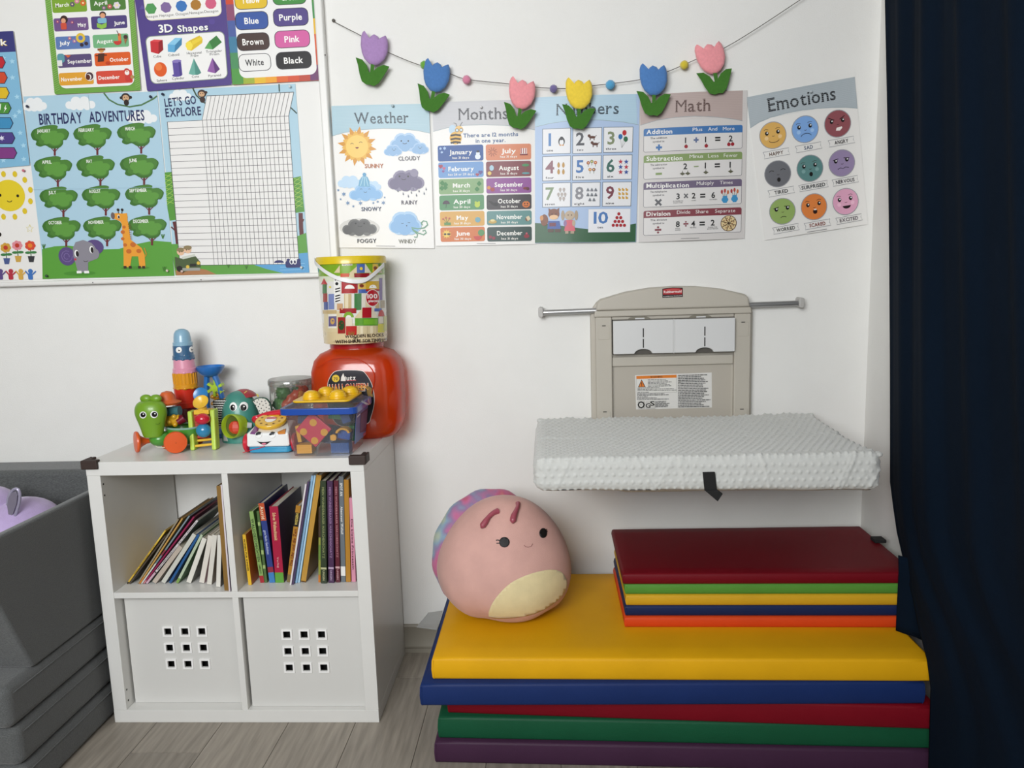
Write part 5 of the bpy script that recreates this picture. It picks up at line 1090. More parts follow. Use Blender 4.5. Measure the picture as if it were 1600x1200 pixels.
RB = [('small orange book with yellow spine at the far left', (150, 1102), (95, 652), 28, '#dcb02c', dict(side='#b4551c', depth=.12, texts=[('WISSEN FUR KINDER', .28, .92, '#2a2418', .45, 0)])),
 ('green patterned hardback with leafy lettering', (262, 1056), (160, 420), 46, '#86a65e', dict(side='#5a7844', depth=.17, bands=[(0, .1, '#a02830')], texts=[('WALDGESCHICHTEN', .3, .9, '#2c4020', .6, 0), ('SAMMELBUCH', .13, .26, '#3a4a24', .4, 0)])),
 ('thin dark green striped book', (302, 1052), (228, 412), 22, '#4c6838', dict(depth=.17, bands=[(.2, .25, '#9ab070'), (.4, .46, '#9ab070'), (.6, .66, '#22301a'), (.8, .85, '#9ab070')])),
 ('blue hardback with an orange top label', (345, 1056), (244, 345), 50, '#27397c', dict(side='#22305e', depth=.19, bands=[(.78, 1, '#b8502c'), (0, .13, '#3f7ab4'), (.13, .2, '#8a2a3c')], texts=[('Astrid', .8, .96, '#e8d0b0', .55, 0), ('gute Nacht Geschichten', .36, .66, '#b8c0d8', .4, 0)])),
 ('red hardback with a green square at its foot', (402, 1078), (345, 398), 74, '#a3123a', dict(side='#2c2a50', depth=.2, bands=[(0, .135, '#5c9a3c')], texts=[('Schöne Weihnachtszeit', .56, .92, '#e0c890', .36, 0), ('Verlag', .2, .34, '#d0a8a0', .2, 0)])),
 ('orange-brown book about telling the time', (508, 1036), (590, 352), 42, '#a97722', dict(side='#3a2c20', depth=.17, bands=[(.73, .91, '#1f1c1a'), (.0, .1, '#7a6a40')], texts=[('Die Uhr und die Zeit', .22, .7, '#6a2418', .6, 1), ('WISSEN', .75, .9, '#d8c060', .5, 1)])),
 ('thin white magazine leaning right', (530, 1102), (668, 200), 16, '#d8d2d6', dict(hard=False, depth=.2)),
 ('thin purple magazine leaning right', (550, 1098), (690, 178), 22, '#4a365c', dict(hard=False, depth=.2)),
 ('light blue thin picture book leaning right', (578, 1084), (724, 124), 22, '#8db4d4', dict(hard=False, depth=.21)),
 ('pale blue paperback with white stripe leaning right', (604, 1080), (748, 122), 20, '#a9cbe0', dict(hard=False, depth=.21)),
 ('golden brown wooden-look book leaning right', (628, 1074), (768, 120), 44, '#b98c38', dict(side='#8a6018', depth=.21, bands=[(0, .01, '#5a3a10')])),
 ('thin multicoloured booklet beside the dark green volume', (785, 1056), (788, 385), 20, '#8f9440', dict(depth=.18, bands=[(0, .1, '#c0742c'), (.3, .5, '#6a8a3c'), (.6, 1, '#4a3a2c')])),
 ('dark green volume of a fairy tale series', (808, 1088), (800, 172), 50, '#2a3820', dict(depth=.19, texts=[('MEIN WUNDERBARER MÄRCHENSCHATZ', .25, .94, '#8a9060', .36, 0), ('UNGIN', .03, .13, '#b0b088', .34, 0)], bands=[(.14, .16, '#b0b088')])),
 ('dark purple volume of a fairy tale series', (876, 1084), (862, 172), 48, '#44264a', dict(depth=.19, texts=[('MEIN WUNDERBARER MÄRCHENSCHATZ', .25, .94, '#9a7aa0', .36, 0), ('UNGIN', .03, .13, '#b09ab4', .34, 0)], bands=[(.14, .16, '#b09ab4')])),
 ('maroon volume of a fairy tale series', (940, 1078), (922, 168), 44, '#571426', dict(depth=.19, texts=[('MEIN WUNDERBARER MÄRCHENSCHATZ', .25, .94, '#b88088', .36, 0), ('UNGIN', .03, .13, '#c8a0a4', .34, 0)], bands=[(.14, .16, '#c8a0a4')])),
 ('grey hardback with white space adventure title', (988, 1072), (966, 130), 40, '#676e74', dict(depth=.2, texts=[('SPOT AN', .82, .94, '#eceae6', .5, 0), ('Abenteuer Weltall', .46, .72, '#eceae6', .42, 0)], bands=[(.06, .15, '#e4e2de')])),
 ('plain ochre hardback beside the narrow pink book', (1032, 1072), (1012, 160), 44, '#b07c24', dict(depth=.2)),
 ('narrow pink book at the far right', (1082, 1072), (1060, 322), 36, '#d48ea4', dict(side='#b87088', depth=.17, texts=[('Die kleine Prinzessin', .15, .75, '#5a3040', .45, 0)]))]
for (lb, b0, t0, w_, c, kw), g in zip(RB, pack([book_geo(ZR, q[1], q[2], q[3], .391) for q in RB], .391, .7272, .391)): book(lb, g, c, grp=gR, **kw)

# ================================================================== grey foam play sofa on the left
gf = M('charcoal_weave', '#575959', .95, noise=(180, .32, (1, 4, 3)), bump=(420, .5), sheen=.25)
gc = 'pieces of the grey foam sofa'
def cushion(label, x0, x1, y0, y1, z0, z1, name='sofa_cushion'):
    o = MB().box(x0, x1, y0, y1, z0, z1).build(name, gf, bevel=.022, seg=4); tag(o, label, 'cushion', gc)
    e = .004
    MB().tube([(x1+.0005, y0+.022, z1-.02), (x1+.0005, y1, z1-.02)], .0013, 5).tube([(x0+.02, y0-.0005, z1-.02), (x1-.022, y0-.0005, z1-.02)], .0013, 5).build('piping', gf, o)
    return o
cushion('lowest grey foam cushion of the sofa on the floor', -.98, -.02, -.735, -.02, 0, .098)
cushion('middle grey foam cushion of the sofa', -.98, -.022, -.742, -.02, .098, .202)
cushion('upper grey foam cushion under the wedge bolster', -.98, -.024, -.755, -.02, .202, .309)
o = MB().box(-1.0, -.03, -.147, -.012, .309, .679).build('back_cushion', gf, bevel=.02, seg=4); tag(o, 'upright grey foam backrest of the sofa against the wall', 'cushion', gc)
o = MB().hexa([(-.026, -.15, .309), (-.34, -.15, .309), (-.34, -.655, .309), (-.026, -.655, .309)], [(-.028, -.15, .667), (-.05, -.15, .667), (-.05, -.80, .667), (-.028, -.80, .667)]).build('wedge_bolster', gf, bevel=.008, seg=2); tag(o, 'grey foam wedge bolster standing beside the white shelf', 'cushion', gc)
# lavender plush lying behind the wedge
lv = thing('lavender_plush', 'lavender plush animal with a satin ear lying on the grey sofa', 'plush toy', (-.24, -.4, .5))
lm = M('lavender_plush_fur', '#b9a4cf', .9, sheen=.5, noise=(40, .06), bump=(350, .3))
MB().ell((-.255, -.33, .56), (.1, .12, .085), 28, 18).build('body', lm, lv, ang=180)
MB().ell((-.335, -.34, .6), (.075, .09, .085), 24, 16).build('head', lm, lv, ang=180)
lb_ = MB(); ec = at(22, 800, y=-.43)
MB().ell((-.3, -.42, .545), (.06, .05, .03), 20, 12).build('muzzle', M('plush_cream', '#dcd6d0', .9, sheen=.3), lv, ang=180)
E0 = [at(u, v, y=-.40) for u, v in ((12, 789), (14, 775), (20, 766), (27, 764), (31, 772), (30, 786), (25, 802), (18, 819))]
MB().tube(spline(E0, 4), [.004]*29, 8).build('ear_edge', M('satin_lilac', '#aaa4bb', .25, metal=.3), lv)
E1 = [at(u, v, y=-.398) for u, v in ((13, 789), (15, 777), (20, 769), (26, 767), (29, 773), (28, 786), (23, 800), (17, 815))]
MB().prism([(p.x, p.z) for p in E1], -.398, -.404).build('ear', M('satin_grey', '#8d8798', .25, metal=.35), lv, bevel=.001)

# ================================================================== navy curtain along the right wall
cm_ = M('navy_velvet', '#071524', .95, spec=.1, noise=(5, .12, (1, 1, .3)), bump=(300, .15))
cu = thing('curtain', 'long navy blue curtain hanging at the right edge', 'curtain', (2.16, -.8, .03))
def lerp(tab, z):
    for (z0, v0), (z1, v1) in zip(tab, tab[1:]):
        if z <= z1: return v0+(v1-v0)*max(0, (z-z0))/(z1-z0)
    return tab[-1][1]
edge = [(0, -.66), (.28, -.645), (.36, -.57), (.455, -.49), (.49, -.40), (.63, -.285), (1.08, -.215), (1.94, -.088), (2.65, -.03)]
def cur(s, t):
    z = .02+2.6*t; y0 = lerp(edge, z); y = y0+(-1.75-y0)*s
    k = min(1, max(0, (-y-.12)/.52)); k = k*k*(3-2*k); x = 2.205-.062*k
    d = (y0-y)+.02; amp = (.007+.004*t)*min(1, d*9)*min(1, .25+z*.75); x += amp*(math.sin(d*31+.9)+.5*math.sin(d*13+1.7)+.3*math.sin(d*67+.3*z))
    x = min(x, 2.226)
    return (x, y, z)
MB().grid(cur, 190, 46).build('curtain_panel', cm_, cu, ang=180, solid=.002)
def cur2(s, t):
    z = .302+.2*t; x = 2.139+.07*s; y = -.471-.13*s**1.5-.006*math.sin(s*9); return (x, y+.03*max(0, t-.8)*(1-s), z)
MB().grid(cur2, 30, 10).build('inner_fold', cm_, cu, ang=180, solid=.002)
MB().tube([(2.19, -.02, 2.66), (2.19, -1.9, 2.66)], .012, 12).build('curtain_rod', M('rod_grey', '#8a8a8a', .3, metal=.8), cu)

# ================================================================== toys on top of the shelf
ZT = .7655
def pl(col, rough=.28): return M('plastic_'+col.strip('#'), col, rough, coat=.25)
def eyes(name, parent, bvh, org, sc, x, y, r, ry=None, px=0, py=0, pr=.6, white='#f0f0ee'):
    ry = ry or r; e = patch(name, parent, bvh, org, sc, circ(x, y, r, ry), pl(white, .3), .0004, 9)
    patch('pupil', e, bvh, org, sc, circ(x+px, y+py, r*pr, ry*pr), pl('#121012', .2), .0012, 9)
    patch('glint', e, bvh, org, sc, circ(x+px+r*.15, y+py-ry*.22, r*.18), pl('#f6f6f4', .2), .0022, 9); return e

# -- stacking cups, each a cup turned upside down
CU = Vector((.1715, -.12)); cz = ZT
def PXZ(u, v, y): p = at(u, v, y=y); return p
def cup(label, u0, u1, vt, vb, flare, col, lean, extra=None, name='stacking_cup', dome=False, vs=0):
    p0 = at((u0+u1)/2, vb, y=-.12); p1 = at((u0+u1)/2, vt, y=-.12); r = (at(u1, vb, y=-.12)-at(u0, vb, y=-.12)).length/2; h = p1.z-p0.z
    m = Matrix.Translation((p0.x, -.12, p0.z)); col_ = pl(col)
    t = thing(name, label, 'cup', (p0.x, -.12, p0.z), 'tower of stacking cups')
    rt_ = r*flare
    if dome: prof = [(r*.94, 0), (r, .001), (r, h*.2), (r*.9, h*.23), (r*.86, h*.5), (r*.78, h*.75), (r*.6, h*.9), (r*.3, h*.985), (.0005, h)]
    else: prof = [(r*.95, 0), (r, .001), (r, h*.27), (r*.93, h*.3), (rt_, h*.97), (rt_*.95, h), (.0005, h)]
    mb = MB().lathe(prof, 40, mtx=m, cap=False)
    if extra == 'scallop':       # wavy lower rim
        for k in range(9):
            a_ = 2*PI*k/9+.2; mb.ell((p0.x+r*.80*math.cos(a_), -.12+r*.80*math.sin(a_), p0.z+.002), (r*.24, r*.24, .0055), 12, 8)
    if extra == 'fluted':
        for k in range(22):
            a_ = 2*PI*k/22; mb.tube([(p0.x+r*.92*math.cos(a_), -.12+r*.92*math.sin(a_), p0.z+h*.3), (p0.x+rt_*.99*math.cos(a_), -.12+rt_*.99*math.sin(a_), p0.z+h*.95)], .0022, 6)
        for k in range(9):
            a_ = 2*PI*k/9+.2; mb.ell((p0.x+r*.80*math.cos(a_), -.12+r*.80*math.sin(a_), p0.z+.002), (r*.24, r*.24, .0055), 12, 8)
    o = mb.build('cup_body', col_, t, ang=40); return t, mb
cup('maroon cup at the foot of the stacking tower', 274, 312, 632, 686, .9, '#6e1420', 0)
cup('red stacking cup below the orange-yellow one', 275, 309, 604, 636, .95, '#c92c1c', 0)
cup('orange-yellow fluted stacking cup in the tower', 273, 308.5, 581, 606, .95, '#d8951f', 0, 'fluted')
cup('pink scalloped stacking cup in the tower', 272, 306, 557, 582, .86, '#dc95ac', 0, 'scallop')
t, mb = cup('dark blue stacking cup with round eyes', 271.5, 303, 539, 561, .9, '#3c6488', 0, 'scallop')
bb_ = mb.bvh(); eyes('eye', t, bb_, (190, 500), 5.217, 467, 245, 24, 25, 3, 2, .28); eyes('eye', t, bb_, (190, 500), 5.217, 568, 240, 17, 24, 3, 2, .28)
cup('light blue domed cup at the top of the stacking tower', 271.5, 300, 513.5, 540, .9, '#86adc4', 0, dome=True)

# -- blue sand funnel with water wheel
fn = thing('funnel_toy', 'blue sand funnel toy with a green water wheel behind the pounding toy', 'toy', (.225, -.085, ZT)); fb = pl('#2c70b8')
fc = at(328.5, 575, y=-.085)
MB().lathe([(.004, -.028), (.016, -.026), (.03, -.018), (.0405, -.003), (.0425, .006), (.041, .006), (.038, -.002), (.028, -.014), (.003, -.02)], 36, mtx=Matrix.Translation(fc), cap=False).build('funnel_dish', fb, fn)
for s in (-1, 1):
    b0 = Vector((fc.x+.006+.028*s, -.085, ZT)); MB().tube([fc+Vector((.012*s, 0, -.022)), fc+Vector((.003+.02*s, 0, -.06)), fc+Vector((.006+.026*s, 0, -.11)), (b0.x, b0.y, ZT+.012)], [.009, .0085, .0085, .010], 10, flat=1.3).build('leg', fb, fn)
MB().prism(rrect(fc.x-.035, -.125, fc.x+.05, -.045, .012), ZT, ZT+.014, 'z').build('base', fb, fn, bevel=.003)
wc = fc+Vector((.012, 0, -.062)); gm_ = pl('#a8c83a')
mb = MB().tube([wc+Vector((0, -.012, 0)), wc+Vector((0, .012, 0))], .011, 16)
for k in range(6):
    a_ = k*PI/3+.3; d = Vector((math.cos(a_), 0, math.sin(a_))); e = Vector((-d.z, 0, d.x))
    mb.hexa([wc+d*.008+e*.003+Vector((0, -.01, 0)), wc+d*.025+e*.008+Vector((0, -.01, 0)), wc+d*.025+e*.008+Vector((0, .01, 0)), wc+d*.008+e*.003+Vector((0, .01, 0))], [wc+d*.008-e*.003+Vector((0, -.01, 0)), wc+d*.025-e*.001+Vector((0, -.01, 0)), wc+d*.025-e*.001+Vector((0, .01, 0)), wc+d*.008-e*.003+Vector((0, .01, 0))])
mb.build('water_wheel', gm_, fn)
w2 = fc+Vector((.016, 0, -.1)); mb = MB().tube([w2+Vector((0, -.01, 0)), w2+Vector((0, .01, 0))], .010, 14)
for k in range(5):
    a_ = k*PI*.4; d = Vector((math.cos(a_), 0, math.sin(a_))); mb.ell(w2+d*.018, (.009, .010, .007), 10, 8)
mb.build('scoop_wheel', pl('#d89a24'), fn)

# -- pull-along snail: green head, orange wheels
ps = thing('pull_toy', 'green pull-along toy animal with orange wheels at the left end of the shelf', 'toy', (.14, -.26, ZT))
K1 = (195, 600); S1 = 10.909; gn = pl('#6f9a22', .4); gd = pl('#4a8f34'); og = pl('#d9561c', .4)
hc = at(195+455/S1, 600+580/S1, y=-.285); kk = 1/S1*(hc-CAM).length/FPX
prof = [(.001, -300*kk), (118*kk, -296*kk), (150*kk, -270*kk), (175*kk, -170*kk), (205*kk, -60*kk), (235*kk, 40*kk), (242*kk, 110*kk), (228*kk, 180*kk), (190*kk, 238*kk), (120*kk, 272*kk), (.001, 284*kk)]
prof = [(p.x, p.y) for p in spline([Vector(q) for q in prof], 4)]
mb = MB().lathe(prof, 40, mtx=Matrix.Translation(hc), sy=.72, cap=False); hb = mb.bvh(); hd = mb.build('head', gn, ps, ang=60)
for u in (362, 528): c = at(195+u/S1, 600+250/S1, y=-.28); MB().ell(c, (92*kk, 60*kk, 66*kk), 20, 14).build('tuft', gn, hd)
eyes('eye', hd, hb, K1, S1, 312, 528, 58, 58, 4, -4, .72); eyes('eye', hd, hb, K1, S1, 500, 520, 64, 60, 4, -4, .72)
strokes('smile', hd, hb, K1, S1, [[(525, 672), (545, 686), (572, 682), (600, 655)]], M('smile_green', '#4a7018', .5), 9)
cb = at(195+560/S1, 600+940/S1, y=-.27)
MB().ell((hc.x+.012, -.27, cb.z+.002), (.03, .03, .022), 24, 14).build('neck_collar', gd, ps)
bc = Vector((hc.x+.062, -.232, ZT+.035))
MB().lathe([(.001, -.022), (.03, -.02), (.044, -.004), (.05, .012), (.052, .022), (.049, .022), (.045, .008), (.001, .004)], 32, mtx=Matrix.Translation(bc) @ Matrix.Rotation(-.5, 4, 'Z') @ Matrix.Diagonal((1.15, .85, 1.1, 1)), cap=False).build('cart_body', gd, ps)
MB().lathe([(.0535, 0), (.055, .003), (.05, .005), (.046, .002)], 32, mtx=Matrix.Translation(bc+Vector((0, 0, .024))) @ Matrix.Rotation(-.5, 4, 'Z') @ Matrix.Diagonal((1.1, .82, 1, 1)), cap=False).build('cart_rim', pl('#8fb8ac'), ps)
wl = at(195+240/S1, 600+940/S1, y=-.29); wr_ = at(195+860/S1, 600+950/S1, y=-.31)
for c, dr, r in ((wl, Vector((-.75, -.62, .05)), 165*kk), (wr_, Vector((.55, -.82, .0)), 168*kk)):
    c = Vector((c.x, c.y, ZT+r*1.0)); m = frame(c, dr)
    if c.x < .12: prof = [(.006, -.034), (.008, -.02), (.012, -.012), (r*.55, -.004), (r*.95, .002), (r, .006), (r*.96, .010), (r*.4, .012), (.001, .012)]
    else: prof = [(.005, -.02), (.006, -.006), (r*.9, -.005), (r, -.001), (r, .004), (r*.94, .008), (r*.5, .0095), (.001, .010)]
    MB().lathe(prof, 36, mtx=m, cap=False).build('wheel', og, ps)
for c in ((hc.x+.025, -.262, ZT+.0105), (bc.x+.03, -.2, ZT+.02)): MB().ell(c, (.014, .012, .0105 if c[1] < -.25 else .02), 16, 10).build('small_wheel', og, ps)
MB().tube([(wl.x+.02, -.275, ZT+.028), (hc.x+.01, -.285, ZT+.012), (hc.x+.04, -.285, ZT+.010)], .0012, 6).build('pull_cord', pl('#d8d8c0'), ps)
def c1(u, v, y): return at(195+u/S1, 600+v/S1, y=y)
dm = c1(680, 270, -.235); o = MB().lathe([(.001, -.012), (.033, -.012), (.038, -.006), (.026, -.001), (.0225, .004), (.021, .014), (.014, .0235), (.001, .027)], 28, mtx=Matrix.Translation(dm+Vector((.008, 0, -.001))), cap=False).build('orange_hat', pl('#c95a22', .5), ps)
MB().tube([c1(600, 490, -.235), c1(940, 455, -.235)], .0145, 18).build('teal_roller', pl('#3a6a70'), ps)
mb = MB(); mb.tube([c1(700, 640, -.24), c1(960, 590, -.238)], .0155, 16)
for u, v in ((765, 645), (840, 560), (860, 690), (690, 690)): mb.ell(c1(u, v, -.252), .0075, 12, 8)
mb.build('yellow_rattle', pl('#c99a1e'), ps)
MB().tube([c1(900, 655, -.248), c1(1010, 580, -.24)], [.010, .014], 14).build('maroon_cap', pl('#6e1426'), ps)

# -- pounding toy with lime rails and balls
ht = thing('ball_pounding_toy', 'lime and yellow ball pounding toy between the pull toy and the elephant', 'toy', (.272, -.255, ZT))
K2 = (280, 560); S2 = 8.0
def c2(u, v, y): return at(280+u/S2, 560+v/S2, y=y)
lm_ = pl('#b4cf4c', .35); ye = pl('#e6b93c', .35)
for (uL, uT) in ((180, 143), (447, 423)):
    b_, t_ = c2(uL, 1150 if uL < 300 else 1125, -.275), c2(uT, 655 if uL < 300 else 635, -.235)
    ex = .0068; MB().hexa([(b_.x-ex, -.283, ZT), (b_.x+ex, -.283, ZT), (b_.x+ex, -.255, ZT), (b_.x-ex, -.255, ZT)], [(t_.x-ex, -.245, t_.z), (t_.x+ex, -.245, t_.z), (t_.x+ex, -.215, t_.z), (t_.x-ex, -.215, t_.z)]).build('side_rail', lm_, ht, bevel=.004, seg=3)
MB().tube([c2(205, 1095, -.272), c2(420, 1072, -.272)], .0038, 12).build('crossbar', ye, ht)
MB().tube([c2(215, 1030, -.25), c2(420, 1008, -.25)], .0038, 12).build('crossbar', ye, ht)
q0, q1 = c2(285, 1000, -.245), c2(285, 640, -.225)
MB().hexa([(q0.x-.019, -.25, q0.z), (q0.x+.022, -.25, q0.z), (q0.x+.022, -.235, q0.z), (q0.x-.019, -.235, q0.z)], [(q1.x-.022, -.236, q1.z), (q1.x+.022, -.236, q1.z), (q1.x+.022, -.215, q1.z), (q1.x-.022, -.215, q1.z)]).build('ball_chute', pl('#a83222'), ht, bevel=.003)
q2 = c2(285, 680, -.24); MB().box(q2.x-.0225, q2.x+.0225, -.246, -.212, q2.z-.005, q2.z+.009).build('top_bridge', ye, ht, bevel=.003)
c = c2(270, 545, -.238); MB().lathe([(.001, -.012), (.012, -.010), (.020, -.003), (.0225, .002), (.0215, .003), (.018, -.001), (.001, -.006)], 28, mtx=frame(c, (0, -.75, .66)), cap=False).build('strike_cup', ye, ht)
MB().tube([c2(290, 600, -.234), c2(290, 650, -.234)], .012, 14, flat=1.2).build('strike_stem', ye, ht)
c = c2(268, 455, -.205); MB().lathe([(.001, -.004), (.02, -.003), (.022, 0), (.0215, .002), (.019, .001), (.001, .001)], 28, mtx=frame(c, (0, -.95, .3)), cap=False).build('blue_disc', pl('#2f7ab8'), ht)
for lb, u, v, cl_, ry in (('red ball on the lime pounding toy', 290, 758, '#c01c34', .0165), ('blue ball below the red one on the pounding toy', 305, 900, '#2e7fa8', .0205)):
    c = c2(u, v, -.264); b = MB().ell(c, (.0213, .0185, ry), 26, 16).build('toy_ball', pl(cl_, .2), ang=180); tag(b, lb, 'ball', 'balls on the pounding toy')

# -- elephant ball-drop toy
K3 = (330, 600); S3 = 10.909
def c3(u, v, y): return at(330+u/S3, 600+v/S3, y=y)
el = thing('elephant_toy', 'teal elephant toy with a round lime mouth and spotted ear', 'toy', (.335, -.15, ZT)); te = pl('#3f8578', .4)
ec = c3(510, 700, -.15); ke = 1/S3*(ec-CAM).length/FPX; bz = ZT
rr = [(300*ke, 0), (306*ke, 25*ke), (300*ke, 250*ke), (282*ke, 460*ke), (240*ke, 620*ke), (170*ke, 730*ke), (80*ke, 785*ke), (.001, 797*ke)]
rr = [(p.x, p.y) for p in spline([Vector(q) for q in rr], 4)]
mb = MB().lathe(rr, 48, mtx=Matrix.Translation((ec.x, -.15, bz)), sy=.95, cap=False); eb = mb.bvh(); ebd = mb.build('body', te, el, ang=60)
sd = MB().lathe([(p[0]*1.015, p[1]+.003) for p in rr if p[1] > 655*ke], 48, mtx=Matrix.Translation((ec.x+.01, -.138, bz)), sy=.95, cap=False); sd.build('saddle', pl('#9c3038', .45), el, ang=60)
MB().tube([c3(350, 232, -.15), c3(480, 175, -.16), c3(570, 160, -.16), c3(605, 128, -.15)], .0025, 6).tube([c3(780, 175, -.15), c3(800, 200, -.16), c3(795, 215, -.16)], .0025, 6).build('saddle_trim', pl('#d8c860'), el)
mc = c3(405, 695, -.15); hm = eb.ray_cast(CAM, (mc-CAM).normalized())[0]; mc = hm+Vector((-.002, -.010, -.002)); md = Vector((-.3, -.94, .12))
R3 = 178*ke; MB().lathe([(R3*.98, -.026), (R3, -.004), (R3*1.02, .008), (R3*.97, .012), (R3*.9, .009), (R3*.86, -.004), (R3*.82, -.01)], 40, mtx=frame(mc, md), sy=1.06, cap=False).build('mouth_ring', pl('#a3bf2c'), el)
MB().lathe([(R3*.86, -.003), (.001, -.005)], 40, mtx=frame(mc, md), sy=1.06, cap=False).build('mouth_inside', pl('#4f5a16', .6), el)
b = MB().ell(mc+Vector(md).normalized()*.003+Vector((.009, 0, -.004)), (.02, .011, .02), 7, 6).build('toy_ball', pl('#c8422a', .4), smooth=False); tag(b, 'faceted red-orange ball inside the mouth of the elephant toy', 'ball')
eyes('eye', ebd, eb, K3, S3, 378, 388, 62, 76, -4, 16, .7); eyes('eye', ebd, eb, K3, S3, 556, 383, 74, 78, -10, 20, .7)
def ear(name, pts, y, col, org=K3, sc=S3, th=.006):
    P = [at(org[0]+u/sc, org[1]+v/sc, y=y) for u, v in pts]; o = MB().prism([(p.x, p.z) for p in P], y, y+th).build(name, pl(col, .7), el, bevel=.0015); return o
def flat_print(parent, org, sc, y, polys, name='print'):
    a = Art(org, sc, [(0, 0), (1000, 0), (1000, 1000), (0, 1000)], y=y); a.minoff = .0004
    for pts, c in polys: a.poly(pts, c)
    return a.mesh().build(name, PRINT, parent, smooth=False)
sp1 = [Vector(p) for p in ((20, 300), (60, 270), (150, 255), (240, 268), (285, 300), (265, 360), (235, 440), (220, 520), (210, 600), (195, 690), (150, 712), (95, 700), (78, 640), (80, 540), (70, 430), (30, 380))]
e1_ = ear('striped_ear', [(p.x, p.y) for p in spline(sp1+[sp1[0]], 3)[:-1]], -.178, '#1e2422')
pol = []
for k in range(11):
    y = 272+k*40; x0 = [55, 15, 10, 78, 78, 80, 82, 85, 90, 90, 95][k]; x1 = [270, 270, 255, 250, 240, 232, 225, 220, 212, 204, 195][k]; n = int((x1-x0)/26)
    pts = [(x0, y+20)]
    for j in range(n): a_ = x0+(x1-x0)*j/n; b_ = x0+(x1-x0)*(j+1)/n; pts += [(a_, y+14), ((a_+b_)/2, y), (b_, y+14)]
    pts.append((x1, y+20)); pol.append((pts, '#e6e6e2'))
flat_print(e1_, K3, S3, -.1785, pol)
sp2 = [Vector(p) for p in ((690, 292), (760, 245), (850, 228), (930, 240), (990, 300), (1020, 380), (1020, 470), (950, 485), (830, 520), (790, 440), (740, 350))]
e2_ = ear('spotted_ear', [(p.x, p.y) for p in spline(sp2+[sp2[0]], 3)[:-1]], -.185, '#28503f')
pol = [([(p.x, p.y) for p in spline([Vector(q) for q in ((712, 294), (770, 258), (850, 240), (920, 252), (975, 305), (1005, 380), (1008, 462), (950, 474), (836, 508), (800, 440), (750, 350), (712, 294))], 3)[:-1]], '#d8d4ca')]
for x, y in ((735, 290), (785, 308), (862, 295), (920, 285), (810, 265), (882, 240), (760, 360), (828, 338), (884, 360), (934, 328), (985, 300), (805, 382), (855, 412), (940, 395), (990, 358), (900, 445), (823, 455), (948, 460), (988, 420), (872, 488)): pol.append((circ(x, y, 10, 11, 8), '#20262a'))
flat_print(e2_, K3, S3, -.1855, pol)
MB().tube([c3(612, 700, -.2), c3(690, 705, -.195)], [.009, .008], 14).build('tusk', pl('#b9bcc0'), el); MB().tube([c3(690, 700, -.19), c3(760, 690, -.18)], .0075, 12).build('arm', te, el)
patch('toe', ebd, eb, K3, S3, [(212, 860), (240, 865), (275, 930), (285, 975), (215, 965)], pl('#c8ccc6'), .0004, 10)

# -- toy telephone
tp = thing('toy_telephone', 'toy telephone with a smiling face, yellow dial and red handset', 'toy', (.475, -.29, ZT))
wh = pl('#e6e6e4', .3); yf_ = -.335
def c4(u, v, y): return at(330+u/S3, 600+v/S3, y=y)
X0, X1 = c4(615, 1000, -.33).x, c4(1325, 1000, -.33).x
o = MB().prism(rrect(X0+.002, -.335, X1+.004, -.235, .014), ZT+.002, ZT+.0185, 'z').build('base', pl('#2f8fb8'), tp, bevel=.003)
zb, zm, zt_ = ZT+.0185, ZT+.057, ZT+.078
sec = [(-.336, zb), (-.336, zb+.006), (-.334, zm), (-.262, zt_), (-.238, zt_-.004), (-.236, zb)]
mb = MB(); nS = len(sec); vs = []
for (xa, xb, f) in ((X0, X1, 0), (0, 0, 1)):
    pass
L_ = [(X0+(.0 if z <= zm else (z-zm)*.55), y, z) for y, z in sec]; R_ = [(X1-(.0 if z <= zm else (z-zm)*.55)+.002, y, z) for y, z in sec]
mb.add(L_+R_, [tuple(range(nS)), tuple(range(2*nS-1, nS-1, -1))]+[(i, i+nS, (i+1) % nS+nS, (i+1) % nS) for i in range(nS)])
tb = mb.bvh(); body = mb.build('body', wh, tp, bevel=.006, seg=3)
hit = lambda u, v: tb.ray_cast(CAM, ray(330+u/S3, 600+v/S3))
nrm = Vector((0, -(zt_-zm), .072)).normalized()
patch('purple_panel', body, tb, K3, S3, [(665, 850), (800, 655), (850, 640), (812, 730), (800, 800), (745, 858)], pl('#7a3f78'), .0012, 20); patch('orange_panel', body, tb, K3, S3, [(1130, 825), (1240, 780), (1275, 770), (1262, 850), (1150, 858)], pl('#d0802a'), .0012, 20)
dc = c4(1030, 682, -.295); h_ = tb.ray_cast(CAM, (dc-CAM).normalized())[0]; Rd = 232*ke*1.0
dm_ = frame(h_+nrm*.008, nrm)
dl = MB().lathe([(Rd*.8, -.01), (Rd*.94, -.004), (Rd, 0), (Rd, .004), (Rd*.96, .0065), (Rd*.42, .007), (Rd*.4, .0055), (.0005, .0055)], 44, mtx=dm_, cap=False).build('dial', pl('#e0b02c'), tp)
for k in range(10):
    a_ = k*2*PI/10+.25; MB().lathe([(.0036, .0072), (.0003, .0072)], 14, mtx=dm_ @ Matrix.Translation((Rd*.7*math.cos(a_), Rd*.7*math.sin(a_), 0)), cap=False).build('finger_hole', pl('#7a5212', .5), dl)
MB().lathe([(Rd*.36, .0062), (Rd*.36, .0075), (.0003, .0078)], 24, mtx=dm_, cap=False).build('dial_centre', pl('#eceae6'), dl)
MB().box(-Rd*.3, Rd*.32, Rd*.02, Rd*.26, .0078, .0082, mtx=dm_).build('dial_stripe', pl('#c04a54'), dl, smooth=False)
